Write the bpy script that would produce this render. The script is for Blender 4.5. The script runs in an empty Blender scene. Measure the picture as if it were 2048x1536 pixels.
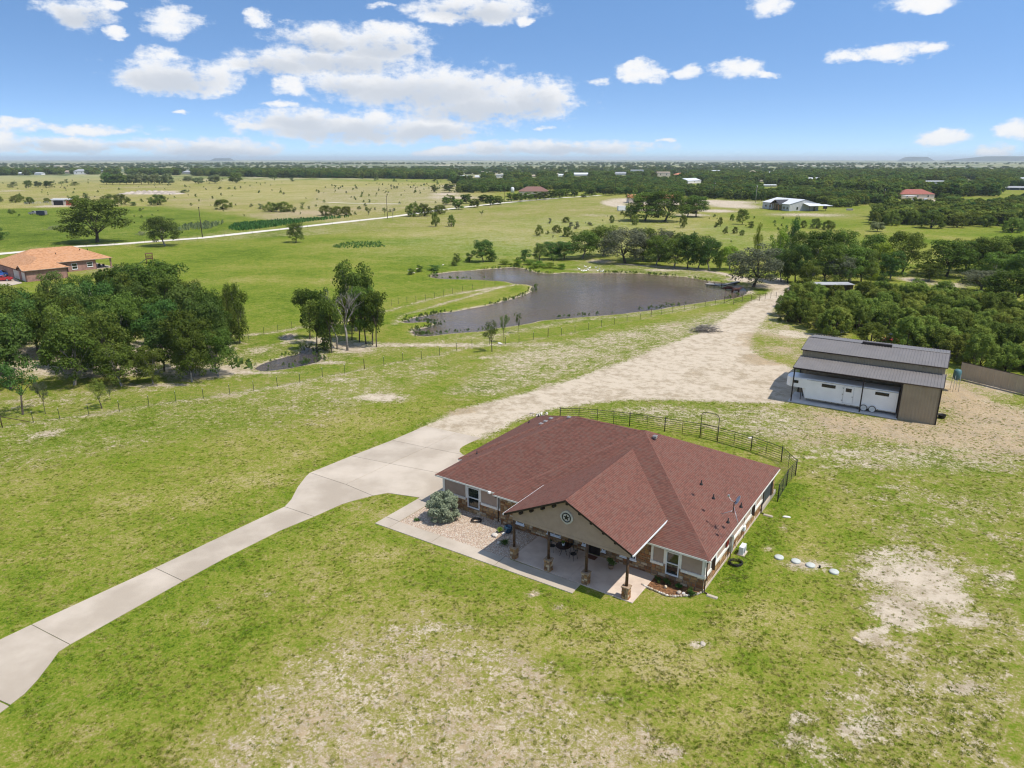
import bpy, bmesh, math, random
import numpy as np
from mathutils import Vector, Matrix
R = math.radians
rnd = random.Random(7)
rng = np.random.default_rng(7)
SC = bpy.context.scene
COL = SC.collection

# ------------------------------------------------------------------ camera
FPX, CX, CY, HY, CAMH = 1421.0, 1024.0, 768.0, 318.0, 30.0
PITCH = math.atan((CY - HY) / FPX)
cam_d = bpy.data.cameras.new('camera')
cam_d.sensor_fit = 'HORIZONTAL'; cam_d.sensor_width = 36.0
cam_d.lens = 36.0 * FPX / 2048.0
cam_d.clip_start = 0.5; cam_d.clip_end = 90000.0
cam = bpy.data.objects.new('camera', cam_d); COL.objects.link(cam)
cam.location = (0, 0, CAMH); cam.rotation_euler = (R(90) - PITCH, 0, 0)
SC.camera = cam

# ------------------------------------------------------------------ light
SUN_H = Vector((0.512, -0.224, 0)).normalized()      # horizontal bearing of the sun
SUN_EL = math.atan(1 / 0.56)
SUN_DIR = Vector((SUN_H.x * math.cos(SUN_EL), SUN_H.y * math.cos(SUN_EL), math.sin(SUN_EL)))
sun_d = bpy.data.lights.new('sun', 'SUN'); sun_d.energy = 3.5; sun_d.angle = R(0.55); sun_d.color = (1.0, 0.95, 0.87)
sun = bpy.data.objects.new('sun', sun_d); COL.objects.link(sun)
sun.rotation_euler = SUN_DIR.to_track_quat('Z', 'Y').to_euler(); sun.location = (0, 0, 60)
SC.view_settings.view_transform = 'Standard'
SC.view_settings.look = 'None'
SC.view_settings.gamma = 1.0
SC.view_settings.use_curve_mapping = False
SC.view_settings.exposure = 0.5
SC.cycles.max_bounces = 7; SC.cycles.diffuse_bounces = 4; SC.cycles.glossy_bounces = 3
SC.cycles.transmission_bounces = 3; SC.cycles.transparent_max_bounces = 6; SC.cycles.volume_bounces = 0
SC.cycles.use_adaptive_sampling = True; SC.cycles.adaptive_threshold = 0.015; SC.cycles.filter_width = 1.2
SC.cycles.caustics_reflective = False; SC.cycles.caustics_refractive = False

# ------------------------------------------------------------------ pixel reading -> place on the ground
def ray(px, py):
    a = (px - CX) / FPX; b = -(py - CY) / FPX
    c, s = math.cos(PITCH), math.sin(PITCH)
    return (a, c + b * s, -s + b * c)
def G(px, py, z=0.0):
    d = ray(px, py); t = (z - CAMH) / d[2]
    return Vector((d[0] * t, d[1] * t, z))
def proj(X, Y, Z):
    c, s = math.cos(PITCH), math.sin(PITCH)
    d = Y * c - (Z - CAMH) * s; u = Y * s + (Z - CAMH) * c
    return CX + FPX * X / d, CY - FPX * u / d
def height_at(px, py, top):
    g = G(px, py); lo, hi = 0.0, 80.0
    for _ in range(40):
        m = (lo + hi) / 2
        if proj(g.x, g.y, m)[1] > top: lo = m
        else: hi = m
    return lo
def mpp(py):                                        # metres per photo pixel for something standing at row py
    g = G(CX, py); return (g.y * math.cos(PITCH) + CAMH * math.sin(PITCH)) / FPX

# ------------------------------------------------------------------ world: physical sky with fair-weather clouds
W = bpy.data.worlds.new('World'); SC.world = W; W.use_nodes = True
wn, wl = W.node_tree.nodes, W.node_tree.links
wn.clear()
def N(nodes, t, **kw):
    n = nodes.new(t)
    for k, v in kw.items(): setattr(n, k, v)
    return n
def vmath(nodes, links, op, a, b=None):
    n = N(nodes, 'ShaderNodeVectorMath', operation=op)
    for i, x in enumerate((a, b)):
        if x is None: continue
        if isinstance(x, (tuple, list, Vector)): n.inputs[i].default_value = x
        else: links.new(x, n.inputs[i])
    return n
def fmath(nodes, links, op, a, b=None, c=None, clamp=False):
    n = N(nodes, 'ShaderNodeMath', operation=op); n.use_clamp = clamp
    for i, x in enumerate((a, b, c)):
        if x is None: continue
        if isinstance(x, (int, float)): n.inputs[i].default_value = x
        else: links.new(x, n.inputs[i])
    return n.outputs[0]
def smooth(nodes, links, x, a, b, lo=0.0, hi=1.0):
    n = N(nodes, 'ShaderNodeMapRange', interpolation_type='SMOOTHSTEP')
    links.new(x, n.inputs[0])
    n.inputs[1].default_value = a; n.inputs[2].default_value = b
    n.inputs[3].default_value = lo; n.inputs[4].default_value = hi
    return n.outputs[0]
def mixc(nodes, links, fac, a, b, blend='MIX'):
    n = N(nodes, 'ShaderNodeMix', data_type='RGBA', blend_type=blend)
    n.inputs[0].default_value = fac if isinstance(fac, (int, float)) else 0.5
    if not isinstance(fac, (int, float)): links.new(fac, n.inputs[0])
    for i, x in ((6, a), (7, b)):
        if isinstance(x, (tuple, list)): n.inputs[i].default_value = (*x[:3], 1)
        else: links.new(x, n.inputs[i])
    return n.outputs[2]
def noise(nodes, links, vec, scale, detail=4, rough=0.55, dist=0.0):
    n = N(nodes, 'ShaderNodeTexNoise'); n.inputs['Scale'].default_value = scale
    n.inputs['Detail'].default_value = detail; n.inputs['Roughness'].default_value = rough
    n.inputs['Distortion'].default_value = dist
    if vec is not None: links.new(vec, n.inputs['Vector'])
    return n.outputs[0]

tc = N(wn, 'ShaderNodeTexCoord')
sep = N(wn, 'ShaderNodeSeparateXYZ'); wl.new(tc.outputs['Generated'], sep.inputs[0])
zr = fmath(wn, wl, 'MULTIPLY_ADD', fmath(wn, wl, 'MAXIMUM', sep.outputs[2], 0.0), 2.6, 0.07)
cmb = N(wn, 'ShaderNodeCombineXYZ'); wl.new(sep.outputs[0], cmb.inputs[0]); wl.new(sep.outputs[1], cmb.inputs[1]); wl.new(zr, cmb.inputs[2])
nrm = vmath(wn, wl, 'NORMALIZE', cmb.outputs[0])
sky = N(wn, 'ShaderNodeTexSky', sky_type='NISHITA'); sky.sun_disc = False
sky.sun_elevation = SUN_EL; sky.sun_rotation = math.atan2(SUN_H.x, SUN_H.y)
sky.air_density = 1.0; sky.dust_density = 0.2; sky.ozone_density = 4.0; sky.altitude = 200
wl.new(nrm.outputs[0], sky.inputs[0])
az = fmath(wn, wl, 'ARCTAN2', sep.outputs[0], sep.outputs[1])
el = fmath(wn, wl, 'ARCSINE', sep.outputs[2])
ae = N(wn, 'ShaderNodeCombineXYZ'); wl.new(az, ae.inputs[0]); wl.new(el, ae.inputs[1])
# warp
wv = vmath(wn, wl, 'MULTIPLY', ae.outputs[0], (1.0, 1.9, 1.0))
wnoise = N(wn, 'ShaderNodeTexNoise'); wnoise.inputs['Scale'].default_value = 22; wnoise.inputs['Detail'].default_value = 5; wnoise.inputs['Roughness'].default_value = 0.6
wl.new(wv.outputs[0], wnoise.inputs['Vector'])
wo = vmath(wn, wl, 'SUBTRACT', wnoise.outputs['Color'], (0.5, 0.5, 0.5))
wo2 = vmath(wn, wl, 'MULTIPLY', wo.outputs[0], (0.055, 0.022, 0.0))
aew = vmath(wn, wl, 'ADD', ae.outputs[0], wo2.outputs[0])
CLOUDS = [(155, 26, 62, 30), (215, 8, 30, 12), (345, 42, 50, 28), (235, 66, 20, 9), (518, 35, 28, 16), (500, 30, 20, 8), (350, 150, 105, 36), (315, 112, 40, 20), (420, 172, 50, 18),
  (555, 125, 85, 24), (640, 80, 90, 26), (760, 88, 85, 36), (680, 118, 130, 26), (800, 70, 40, 22),
  (700, 165, 85, 26), (840, 172, 180, 42), (960, 200, 170, 44), (1070, 195, 70, 38), (580, 172, 32, 17),
  (610, 240, 100, 24), (700, 252, 190, 30), (850, 258, 110, 24), (540, 255, 60, 10),
  (955, 18, 110, 26), (1050, 45, 16, 9), (880, 35, 50, 12), (1545, 6, 42, 20), (1840, 6, 62, 16), (1290, 146, 38, 20), (1282, 130, 20, 14), (1372, 146, 26, 14),
  (1480, 138, 46, 20), (1530, 150, 24, 8), (1700, 112, 48, 13), (1770, 104, 60, 16), (1870, 100, 30, 10),
  (1100, 296, 180, 13), (890, 302, 60, 10), (120, 256, 150, 10), (30, 245, 60, 9), (160, 290, 160, 15), (420, 298, 130, 17), (8, 282, 34, 18),
  (1890, 277, 56, 14), (2040, 262, 34, 20), (1990, 304, 30, 13), (370, 227, 20, 4), (755, 10, 28, 8), (1190, 160, 20, 7), (560, 208, 34, 7), (1085, 256, 16, 5), (1330, 283, 16, 4), (930, 268, 26, 5)]
F = None; S = None
for (x, y, rx, ry) in CLOUDS:
    d = ray(x, y); d2 = ray(x + rx, y); d3 = ray(x, y - ry)
    A = lambda q: (math.atan2(q[0], q[1]), math.asin(q[2] / math.sqrt(q[0]**2 + q[1]**2 + q[2]**2)))
    a0, e0 = A(d); ra = abs(A(d2)[0] - a0) * 1.34; re_ = abs(A(d3)[1] - e0) * 1.34
    s1 = vmath(wn, wl, 'SUBTRACT', aew.outputs[0], (a0, e0, 0))
    s2 = vmath(wn, wl, 'MULTIPLY', s1.outputs[0], (1 / ra, 1 / re_, 0))
    s3 = vmath(wn, wl, 'DOT_PRODUCT', s2.outputs[0], s2.outputs[0])
    v = fmath(wn, wl, 'SUBTRACT', 1.0, s3.outputs['Value'])
    F = v if F is None else fmath(wn, wl, 'SMOOTH_MAX', F, v, 0.25)
    if rx * ry > 1800:
        lo = vmath(wn, wl, 'DOT_PRODUCT', s2.outputs[0], (0, -1, 0))
        t = fmath(wn, wl, 'MULTIPLY', fmath(wn, wl, 'MAXIMUM', v, 0.0), fmath(wn, wl, 'ADD', lo.outputs['Value'], 0.75))
        S = t if S is None else fmath(wn, wl, 'MAXIMUM', S, t)
# beyond the frame: unseen clouds, their cover raised to add fill light
gn = noise(wn, wl, vmath(wn, wl, 'MULTIPLY', ae.outputs[0], (3.2, 7.0, 1.0)).outputs[0], 1.0, 6, 0.6)
outm = fmath(wn, wl, 'MAXIMUM', smooth(wn, wl, fmath(wn, wl, 'ABSOLUTE', az), 0.68, 0.85), smooth(wn, wl, el, 0.20, 0.30))
Fo = fmath(wn, wl, 'MULTIPLY', fmath(wn, wl, 'MULTIPLY', fmath(wn, wl, 'SUBTRACT', gn, 0.505), 7.0), outm)
Fo = fmath(wn, wl, 'SUBTRACT', Fo, fmath(wn, wl, 'MULTIPLY', fmath(wn, wl, 'SUBTRACT', 1.0, outm), 3.0))
F = fmath(wn, wl, 'MAXIMUM', F, Fo)
nf = noise(wn, wl, vmath(wn, wl, 'MULTIPLY', ae.outputs[0], (1.0, 1.7, 1.0)).outputs[0], 24, 9, 0.66)
dens = fmath(wn, wl, 'ADD', F, fmath(wn, wl, 'MULTIPLY', fmath(wn, wl, 'SUBTRACT', nf, 0.500), 3.8))
mask = smooth(wn, wl, dens, -0.10, 0.80)
core = smooth(wn, wl, dens, 0.2, 1.2)
shade = smooth(wn, wl, fmath(wn, wl, 'ADD', S, fmath(wn, wl, 'MULTIPLY', fmath(wn, wl, 'SUBTRACT', nf, 0.5), 0.8)), 0.15, 1.05)
CLB = 4.7
ccol = mixc(wn, wl, core, (CLB * .84, CLB * .90, CLB * 1.0), (CLB * 1.02, CLB * 1.01, CLB * 1.0))
ccol = mixc(wn, wl, fmath(wn, wl, 'MULTIPLY', shade, 0.78), ccol, (CLB * .56, CLB * .615, CLB * .70))
tint = mixc(wn, wl, 1.0, sky.outputs[0], mixc(wn, wl, smooth(wn, wl, el, 0.0, 0.22), (0.80, 0.83, 0.86), (0.84, 0.97, 1.00)), 'MULTIPLY')
skyc = mixc(wn, wl, fmath(wn, wl, 'MULTIPLY', mask, 0.95), tint, ccol)
bg = N(wn, 'ShaderNodeBackground'); bg.inputs[1].default_value = 0.15
wl.new(skyc, bg.inputs[0])
wo_ = N(wn, 'ShaderNodeOutputWorld'); wl.new(bg.outputs[0], wo_.inputs[0])

# ------------------------------------------------------------------ helpers
def tag(o, label=None, cat=None, group=None, kind=None):
    for k, v in (('label', label), ('category', cat), ('group', group), ('kind', kind)):
        if v: o[k] = v
    return o
def empty(name, loc=(0, 0, 0), rz=0.0, label=None, cat=None, group=None, parent=None):
    o = bpy.data.objects.new(name, None); COL.objects.link(o); o.empty_display_size = 0.2
    o.location = loc; o.rotation_euler = (0, 0, rz)
    if parent: o.parent = parent
    return tag(o, label, cat, group)
def link(name, me, parent=None, loc=(0, 0, 0), rot=(0, 0, 0), scale=(1, 1, 1)):
    o = bpy.data.objects.new(name, me); COL.objects.link(o)
    if parent: o.parent = parent
    o.location = loc; o.rotation_euler = rot; o.scale = scale
    return o
def basis(d):
    d = Vector(d).normalized()
    a = Vector((0, 0, 1)) if abs(d.z) < 0.9 else Vector((1, 0, 0))
    u = d.cross(a).normalized(); return d, u, d.cross(u).normalized()
class MB:
    def __init__(s): s.v = []; s.f = []; s.m = []; s.uv = []; s.sm = []
    def add(s, vs, fs, mi=0, uvs=None, smooth=False):
        n = len(s.v); s.v += [tuple(p) for p in vs]
        for i, f in enumerate(fs):
            s.f.append([n + k for k in f]); s.m.append(mi); s.sm.append(smooth)
            s.uv.append(uvs[i] if uvs else None)
        return s
    def box(s, x0, x1, y0, y1, z0, z1, mi=0, M=None, tp=0.0):
        vs = [(x0, y0, z0), (x1, y0, z0), (x1, y1, z0), (x0, y1, z0), (x0 + tp, y0 + tp, z1), (x1 - tp, y0 + tp, z1), (x1 - tp, y1 - tp, z1), (x0 + tp, y1 - tp, z1)]
        if M is not None: vs = [M(*p) if callable(M) else M @ Vector(p) for p in vs]
        return s.add(vs, [(0, 3, 2, 1), (4, 5, 6, 7), (0, 1, 5, 4), (1, 2, 6, 5), (2, 3, 7, 6), (3, 0, 4, 7)], mi)
    def tube(s, pts, rad, n=6, mi=0, cap=True, smooth=True):
        pts = [Vector(p) for p in pts]
        if not isinstance(rad, (list, tuple)): rad = [rad] * len(pts)
        vs = []; u0 = None
        for i, p in enumerate(pts):
            d = (pts[min(i + 1, len(pts) - 1)] - pts[max(i - 1, 0)])
            d, u, w = basis(d)
            if u0 is not None:
                u = (u0 - d * u0.dot(d)).normalized() if (u0 - d * u0.dot(d)).length > 1e-4 else u
                w = d.cross(u)
            u0 = u
            for k in range(n):
                a = 2 * math.pi * k / n
                vs.append(p + (u * math.cos(a) + w * math.sin(a)) * rad[i])
        fs = []
        for i in range(len(pts) - 1):
            for k in range(n):
                a, b = i * n + k, i * n + (k + 1) % n
                fs.append((a, b, b + n, a + n))
        s.add(vs, fs, mi, None, smooth)
        if cap:
            m = len(s.v) - len(vs)
            for ring in (list(range(m, m + n))[::-1], list(range(m + (len(pts) - 1) * n, m + len(pts) * n))):
                s.f.append(ring); s.m.append(mi); s.uv.append(None); s.sm.append(False)
        return s
    def cyl(s, x, y, z0, z1, r, n=16, mi=0, r1=None):
        return s.tube([(x, y, z0), (x, y, z1)], [r, r if r1 is None else r1], n, mi)
    def prism(s, poly, z0, z1, mi=0):
        n = len(poly); vs = [(p[0], p[1], z0) for p in poly] + [(p[0], p[1], z1) for p in poly]
        ar = sum(poly[i][0] * poly[(i + 1) % n][1] - poly[(i + 1) % n][0] * poly[i][1] for i in range(n))
        idx = list(range(n)) if ar > 0 else list(range(n))[::-1]
        fs = [tuple(n + i for i in idx), tuple(idx[::-1])]
        for k in range(n):
            a, b = idx[k], idx[(k + 1) % n]; fs.append((a, b, b + n, a + n))
        return s.add(vs, fs, mi)
    def lathe(s, prof, cx=0, cy=0, n=20, mi=0):
        vs = []
        for (r, z) in prof:
            for k in range(n):
                a = 2 * math.pi * k / n; vs.append((cx + r * math.cos(a), cy + r * math.sin(a), z))
        fs = [(i * n + k, i * n + (k + 1) % n, (i + 1) * n + (k + 1) % n, (i + 1) * n + k) for i in range(len(prof) - 1) for k in range(n)]
        return s.add(vs, fs, mi, None, True)
    def build(s, name, mats, parent=None, loc=(0, 0, 0), rot=(0, 0, 0), me_only=False):
        me = bpy.data.meshes.new(name); me.from_pydata(s.v, [], s.f)
        if not isinstance(mats, (list, tuple)): mats = [mats]
        for m in mats: me.materials.append(m)
        me.polygons.foreach_set('material_index', s.m)
        me.polygons.foreach_set('use_smooth', s.sm)
        if any(u is not None for u in s.uv):
            L = me.uv_layers.new(name='UVMap'); i = 0
            for f, u in zip(s.f, s.uv):
                for k in range(len(f)):
                    L.data[i].uv = u[k] if u is not None else (0, 0); i += 1
        me.update()
        return me if me_only else link(name, me, parent, loc, rot)

# ------------------------------------------------------------------ materials
MATS = {}
def srgb(r, g, b):
    f = lambda c: (c / 255) / 12.92 if c <= 10 else ((c / 255 + 0.055) / 1.055) ** 2.4
    return (f(r), f(g), f(b))
def mat(name, col, rough=0.8, var=0.12, scale=3.0, metal=0.0, spec=0.3, bump=0.0, bscale=20.0, col2=None, objvar=0.0, coat=0.0, detail=4):
    if name in MATS: return MATS[name]
    m = bpy.data.materials.new(name); m.use_nodes = True
    n, l = m.node_tree.nodes, m.node_tree.links
    b = n['Principled BSDF']; b.inputs['Roughness'].default_value = rough; b.inputs['Metallic'].default_value = metal
    b.inputs['Specular IOR Level'].default_value = spec; b.inputs['Coat Weight'].default_value = coat
    t = N(n, 'ShaderNodeTexCoord')
    v = noise(n, l, t.outputs['Object'], scale, detail)
    c2 = col2 if col2 else tuple(min(1, c * (1 - var * 2)) for c in col)
    c = mixc(n, l, smooth(n, l, v, 0.35, 0.65), col, c2)
    if objvar:
        oi = N(n, 'ShaderNodeObjectInfo'); h = N(n, 'ShaderNodeHueSaturation'); l.new(c, h.inputs['Color'])
        l.new(fmath(n, l, 'MULTIPLY_ADD', oi.outputs['Random'], objvar, 1 - objvar / 2), h.inputs['Value'])
        c = h.outputs[0]
    l.new(c, b.inputs['Base Color'])
    if bump:
        bn = noise(n, l, t.outputs['Object'], bscale, 5); bp = N(n, 'ShaderNodeBump'); bp.inputs['Strength'].default_value = bump; bp.inputs['Distance'].default_value = 0.02
        l.new(bn, bp.inputs['Height']); l.new(bp.outputs[0], b.inputs['Normal'])
    MATS[name] = m; return m
def stone_mat(name, cols, objrand=True, scale=2.0):
    m = bpy.data.materials.new(name); m.use_nodes = True
    n, l = m.node_tree.nodes, m.node_tree.links; b = n['Principled BSDF']; b.inputs['Roughness'].default_value = 0.9; b.inputs['Specular IOR Level'].default_value = 0.2
    t = N(n, 'ShaderNodeTexCoord'); g = N(n, 'ShaderNodeNewGeometry')
    src = N(n, 'ShaderNodeObjectInfo').outputs['Random'] if objrand else g.outputs['Random Per Island']
    cr = N(n, 'ShaderNodeValToRGB'); cr.color_ramp.interpolation = 'CONSTANT'
    e = cr.color_ramp.elements
    while len(e) < len(cols): e.new(0.5)
    for i, c in enumerate(cols): e[i].position = i / len(cols); e[i].color = (*c, 1)
    l.new(src, cr.inputs[0])
    v = noise(n, l, g.outputs['Position'], scale, 5)
    c = mixc(n, l, smooth(n, l, v, 0.35, 0.7, 0, 0.5), cr.outputs[0], tuple(x * 0.55 for x in cols[0]))
    l.new(c, b.inputs['Base Color']); MATS[name] = m; return m
def leaf_mat(name, c1, c2, objvar=0.5, hue=0.03, trans=0.33):
    m = bpy.data.materials.new(name); m.use_nodes = True
    n, l = m.node_tree.nodes, m.node_tree.links
    n.clear()
    g = N(n, 'ShaderNodeNewGeometry'); oi = N(n, 'ShaderNodeObjectInfo')
    r = g.outputs['Random Per Island']
    v = noise(n, l, g.outputs['Position'], 0.5, 3)
    f = fmath(n, l, 'ADD', fmath(n, l, 'MULTIPLY', r, 0.55), fmath(n, l, 'MULTIPLY', smooth(n, l, v, 0.35, 0.65), 0.45))
    c = mixc(n, l, f, c1, c2)
    h = N(n, 'ShaderNodeHueSaturation'); l.new(c, h.inputs['Color'])
    l.new(fmath(n, l, 'MULTIPLY_ADD', oi.outputs['Random'], objvar, 1 - objvar / 2), h.inputs['Value'])
    r2 = fmath(n, l, 'FRACT', fmath(n, l, 'MULTIPLY', oi.outputs['Random'], 7.31))
    l.new(fmath(n, l, 'MULTIPLY_ADD', r2, hue * 2, 0.5 - hue), h.inputs['Hue'])
    d = N(n, 'ShaderNodeBsdfDiffuse'); t = N(n, 'ShaderNodeBsdfTranslucent'); mx = N(n, 'ShaderNodeMixShader'); mx.inputs[0].default_value = trans
    l.new(h.outputs[0], d.inputs[0]); l.new(h.outputs[0], t.inputs[0]); l.new(d.outputs[0], mx.inputs[1]); l.new(t.outputs[0], mx.inputs[2])
    o = N(n, 'ShaderNodeOutputMaterial'); l.new(mx.outputs[0], o.inputs[0]); MATS[name] = m; return m
# ------------------------------------------------------------------ house frame (used for the ground too)
HO = Vector((13.83, 44.6, 0)); HA = R(56)
HV = Vector((math.cos(HA), math.sin(HA), 0)); HU = Vector((-math.sin(HA), math.cos(HA), 0))
def UV(u, v, z=0.0): return HO + HU * u + HV * v + Vector((0, 0, z))
def toUV(p):
    q = Vector((p[0], p[1], 0)) - HO; return q.dot(HU), q.dot(HV)

# ------------------------------------------------------------------ water outlines
POND = [(805,641),(812,639),(830,634),(855,630),(905,622),(942,615),(980,609),(1005,602),(1030,595),(1055,587),(1066,580),(1067,571),(1055,567),(1030,565),(1010,561),(980,559),(942,557),(905,556),(880,555.5),(864,552),(868,547),(890,544.5),(910,542),(955,539),(992,535.5),(1022,534),(1045,535.5),(1060,540),(1075,544),(1092,546),(1112,546),(1130,544),(1167,545),(1240,545),(1292,547),(1315,549),(1365,552),(1390,556),(1415,561),(1445,563),(1468,567),(1482,572),(1492,578),(1492,585),(1480,591),(1460,595),(1415,600.5),(1380,606),(1340,612),(1290,619),(1240,625),(1205,628),(1165,631),(1130,633.5),(1080,638),(1055,644),(1030,648),(1005,651),(980,656),(960,659),(930,661),(892,665),(855,669),(835,668),(826,662),(835,656.5),(855,654),(868,650),(872,646),(866,642.5),(850,640.5),(825,643)]
POOL = [(512,734),(525,726),(545,719),(575,711),(598,706),(606,699),(612,692),(624,696),(636,706),(642,713),(634,720),(615,725),(595,729),(575,733),(545,737),(525,738.5)]
PUDDLE = [(568,672),(574,668),(582,666.5),(583,669),(578,674),(571,677)]
def world_poly(px): return np.array([[G(*p).x, G(*p).y] for p in px])
def densify(P, step):
    out = []
    for i in range(len(P)):
        a, b = P[i], P[(i + 1) % len(P)]; k = max(1, int(np.hypot(*(b - a)) / step))
        for j in range(k): out.append(a + (b - a) * j / k)
    return np.array(out)
def sdf_poly(X, Y, P):
    """signed distance, negative inside, only worked out near the outline's box"""
    d = np.full(X.shape, 1e9); inside = np.zeros(X.shape, bool)
    mn, mx = P.min(0) - 25, P.max(0) + 25
    sel = (X > mn[0]) & (X < mx[0]) & (Y > mn[1]) & (Y < mx[1])
    x, y = X[sel], Y[sel]; dd = np.full(x.shape, 1e9); ins = np.zeros(x.shape, bool)
    n = len(P)
    for i in range(n):
        a, b = P[i], P[(i + 1) % n]; e = b - a; L = e @ e + 1e-12
        t = np.clip(((x - a[0]) * e[0] + (y - a[1]) * e[1]) / L, 0, 1)
        dd = np.minimum(dd, np.hypot(x - a[0] - t * e[0], y - a[1] - t * e[1]))
        c = ((a[1] > y) != (b[1] > y)); 
        with np.errstate(divide='ignore', invalid='ignore'):
            xi = (b[0] - a[0]) * (y - a[1]) / (b[1] - a[1] + 1e-12) + a[0]
        ins ^= c & (x < xi)
    dd[ins] *= -1; d[sel] = dd; return d
def dist_line(X, Y, P):
    d = np.full(X.shape, 1e9)
    for i in range(len(P) - 1):
        a, b = P[i], P[i + 1]; e = b - a; L = e @ e + 1e-12
        t = np.clip(((X - a[0]) * e[0] + (Y - a[1]) * e[1]) / L, 0, 1)
        d = np.minimum(d, np.hypot(X - a[0] - t * e[0], Y - a[1] - t * e[1]))
    return d
def grow(start, step, r, lim):
    out = [start]; s = step
    while abs(out[-1]) < lim:
        s *= r; out.append(out[-1] + s)
    return out
xi = np.arange(-100, 110.01, 0.8)
xs = np.array([-v for v in grow(100, 0.8, 1.04, 46000)[:0:-1]] + list(xi) + grow(float(xi[-1]), 0.8, 1.04, 46000)[1:])
yi = np.arange(18, 236.01, 0.8)
ys = np.array([36 - v for v in grow(18, 0.8, 1.16, 2500)[:0:-1]] + list(yi) + grow(float(yi[-1]), 0.8, 1.03, 46000)[1:])
X, Y = np.meshgrid(xs, ys)
# soft value noise from a few rotated sines (cheap relief)
def waves(X, Y, s, seed, n=6):
    r = np.random.default_rng(seed); o = np.zeros(X.shape)
    for i in range(n):
        a = r.uniform(0, math.pi * 2); k = r.uniform(0.6, 1.6) / s; p = r.uniform(0, 6.28)
        o += np.sin((X * math.cos(a) + Y * math.sin(a)) * k * 6.28 + p + 1.3 * np.sin((X * math.sin(a) - Y * math.cos(a)) * k * 3.7 + p))
    return o / n
pond_w, pool_w, pud_w = densify(world_poly(POND), 3), world_poly(POOL), world_poly(PUDDLE)
r_ = np.random.default_rng(3)
pond_w = pond_w + r_.normal(0, 0.18, pond_w.shape)
sd_pond = np.minimum(np.minimum(sdf_poly(X, Y, pond_w), sdf_poly(X, Y, pool_w)), sdf_poly(X, Y, pud_w))
Z = np.zeros(X.shape)
dist = np.hypot(X, Y)
Z += waves(X, Y, 26, 1) * 0.07 * np.clip((dist - 105) / 60, 0, 1)
Z += waves(X, Y, 260, 2) * 1.3 * np.clip((dist - 700) / 1500, 0, 1)
Z += waves(X, Y, 2600, 4) * 10 * np.clip((dist - 2500) / 6000, 0, 1) - 6 * np.clip((dist - 2500) / 6000, 0, 1)
sink = 0.10 - np.clip((2.5 - sd_pond) / 2.5, 0, 1) * 0.40 - np.clip(-sd_pond / 4, 0, 1) * 0.9
Z = np.where(sd_pond < 2.5, Z * np.clip(sd_pond / 2.5, 0, 1) + np.minimum(sink, 0), Z)
WATER_Z = -0.27

# painted tendencies: R bare, G straw, B lush, A far scrub | tone: R orange earth, G mud, B pale wild flowers, A wet-dark
bare = np.zeros(X.shape); straw = np.full(X.shape, 0.28); lush = np.full(X.shape, 0.35); orange = np.full(X.shape, 0.25); mud = np.zeros(X.shape); pale = np.zeros(X.shape)
def blob(A, px, py, rx, ry, amp, ang=0.0, p=1.0):
    c = G(px, py); m = mpp(py); gx = rx * m
    gy = abs(G(px, py - ry).y - G(px, py + ry).y) / 2
    ca, sa = math.cos(ang), math.sin(ang)
    dx, dy = X - c.x, Y - c.y
    q = ((dx * ca + dy * sa) / gx) ** 2 + ((-dx * sa + dy * ca) / gy) ** 2
    w = np.clip(1.25 - np.sqrt(q), 0, 1) ** p
    if amp >= 0: np.maximum(A, A + (amp - A) * w, out=A)
    else: np.minimum(A, A * (1 - np.clip(w * -amp, 0, 1)), out=A)
def region(A, px, amp, soft=1.5, shrink=0.0):
    P = world_poly(px); d = sdf_poly(X, Y, P) + shrink
    w = np.clip(0.5 - d / (2 * soft), 0, 1); A += (amp - A) * w
def strip(A, px, width, amp, soft=1.0):
    P = world_poly(px); d = dist_line(X, Y, P)
    w = np.clip((width / 2 + soft - d) / (2 * soft) + 0.0, 0, 1); np.maximum(A, A * (1 - w) + amp * w, out=A)
# broad land: pasture lush green left of the pond, straw farther off, woods to the right
region(lush, [(-400,800),(0,520),(400,480),(1000,500),(1500,560),(1500,860),(500,860),(-400,980)], 0.5, 8)
region(lush, [(430,720),(330,520),(420,490),(900,500),(1000,520),(860,560),(700,620),(600,690)], 0.75, 6)
region(straw, [(-900,430),(-900,340),(1000,340),(980,400),(700,440),(200,440)], 0.8, 15)
region(lush, [(-200,430),(0,418),(330,412),(560,440),(420,470),(230,490),(0,500),(-200,500)], 0.95, 8)
region(straw, [(-200,430),(0,418),(330,412),(560,440),(420,470),(230,490),(0,500),(-200,500)], 0.25, 8)
region(straw, [(640,505),(820,430),(1280,385),(1500,420),(1340,490),(1100,500),(900,515)], 0.6, 8)
blob(straw, 640, 385, 330, 22, 0.95); blob(straw, 1000, 450, 190, 28, 0.7); blob(straw, 1100, 490, 200, 15, 0.5)
blob(pale, 1050, 480, 330, 35, 0.8); blob(pale, 1150, 445, 200, 18, 0.8); blob(pale, 760, 398, 160, 12, 0.9); blob(pale, 500, 395, 140, 8, 0.5); blob(pale, 1500, 480, 220, 25, 0.6); blob(pale, 1400, 455, 120, 14, .6)
region(lush, [(0,349),(0,356),(210,356),(260,356),(520,358),(900,366),(900,356)], 0.9, 20)
blob(lush, 100, 450, 120, 15, 1.0); blob(lush, 150, 420, 60, 6, 1.0); blob(orange, 150, 418, 60, 6, 1); blob(bare, 110, 412, 55, 4, 0.85)
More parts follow.
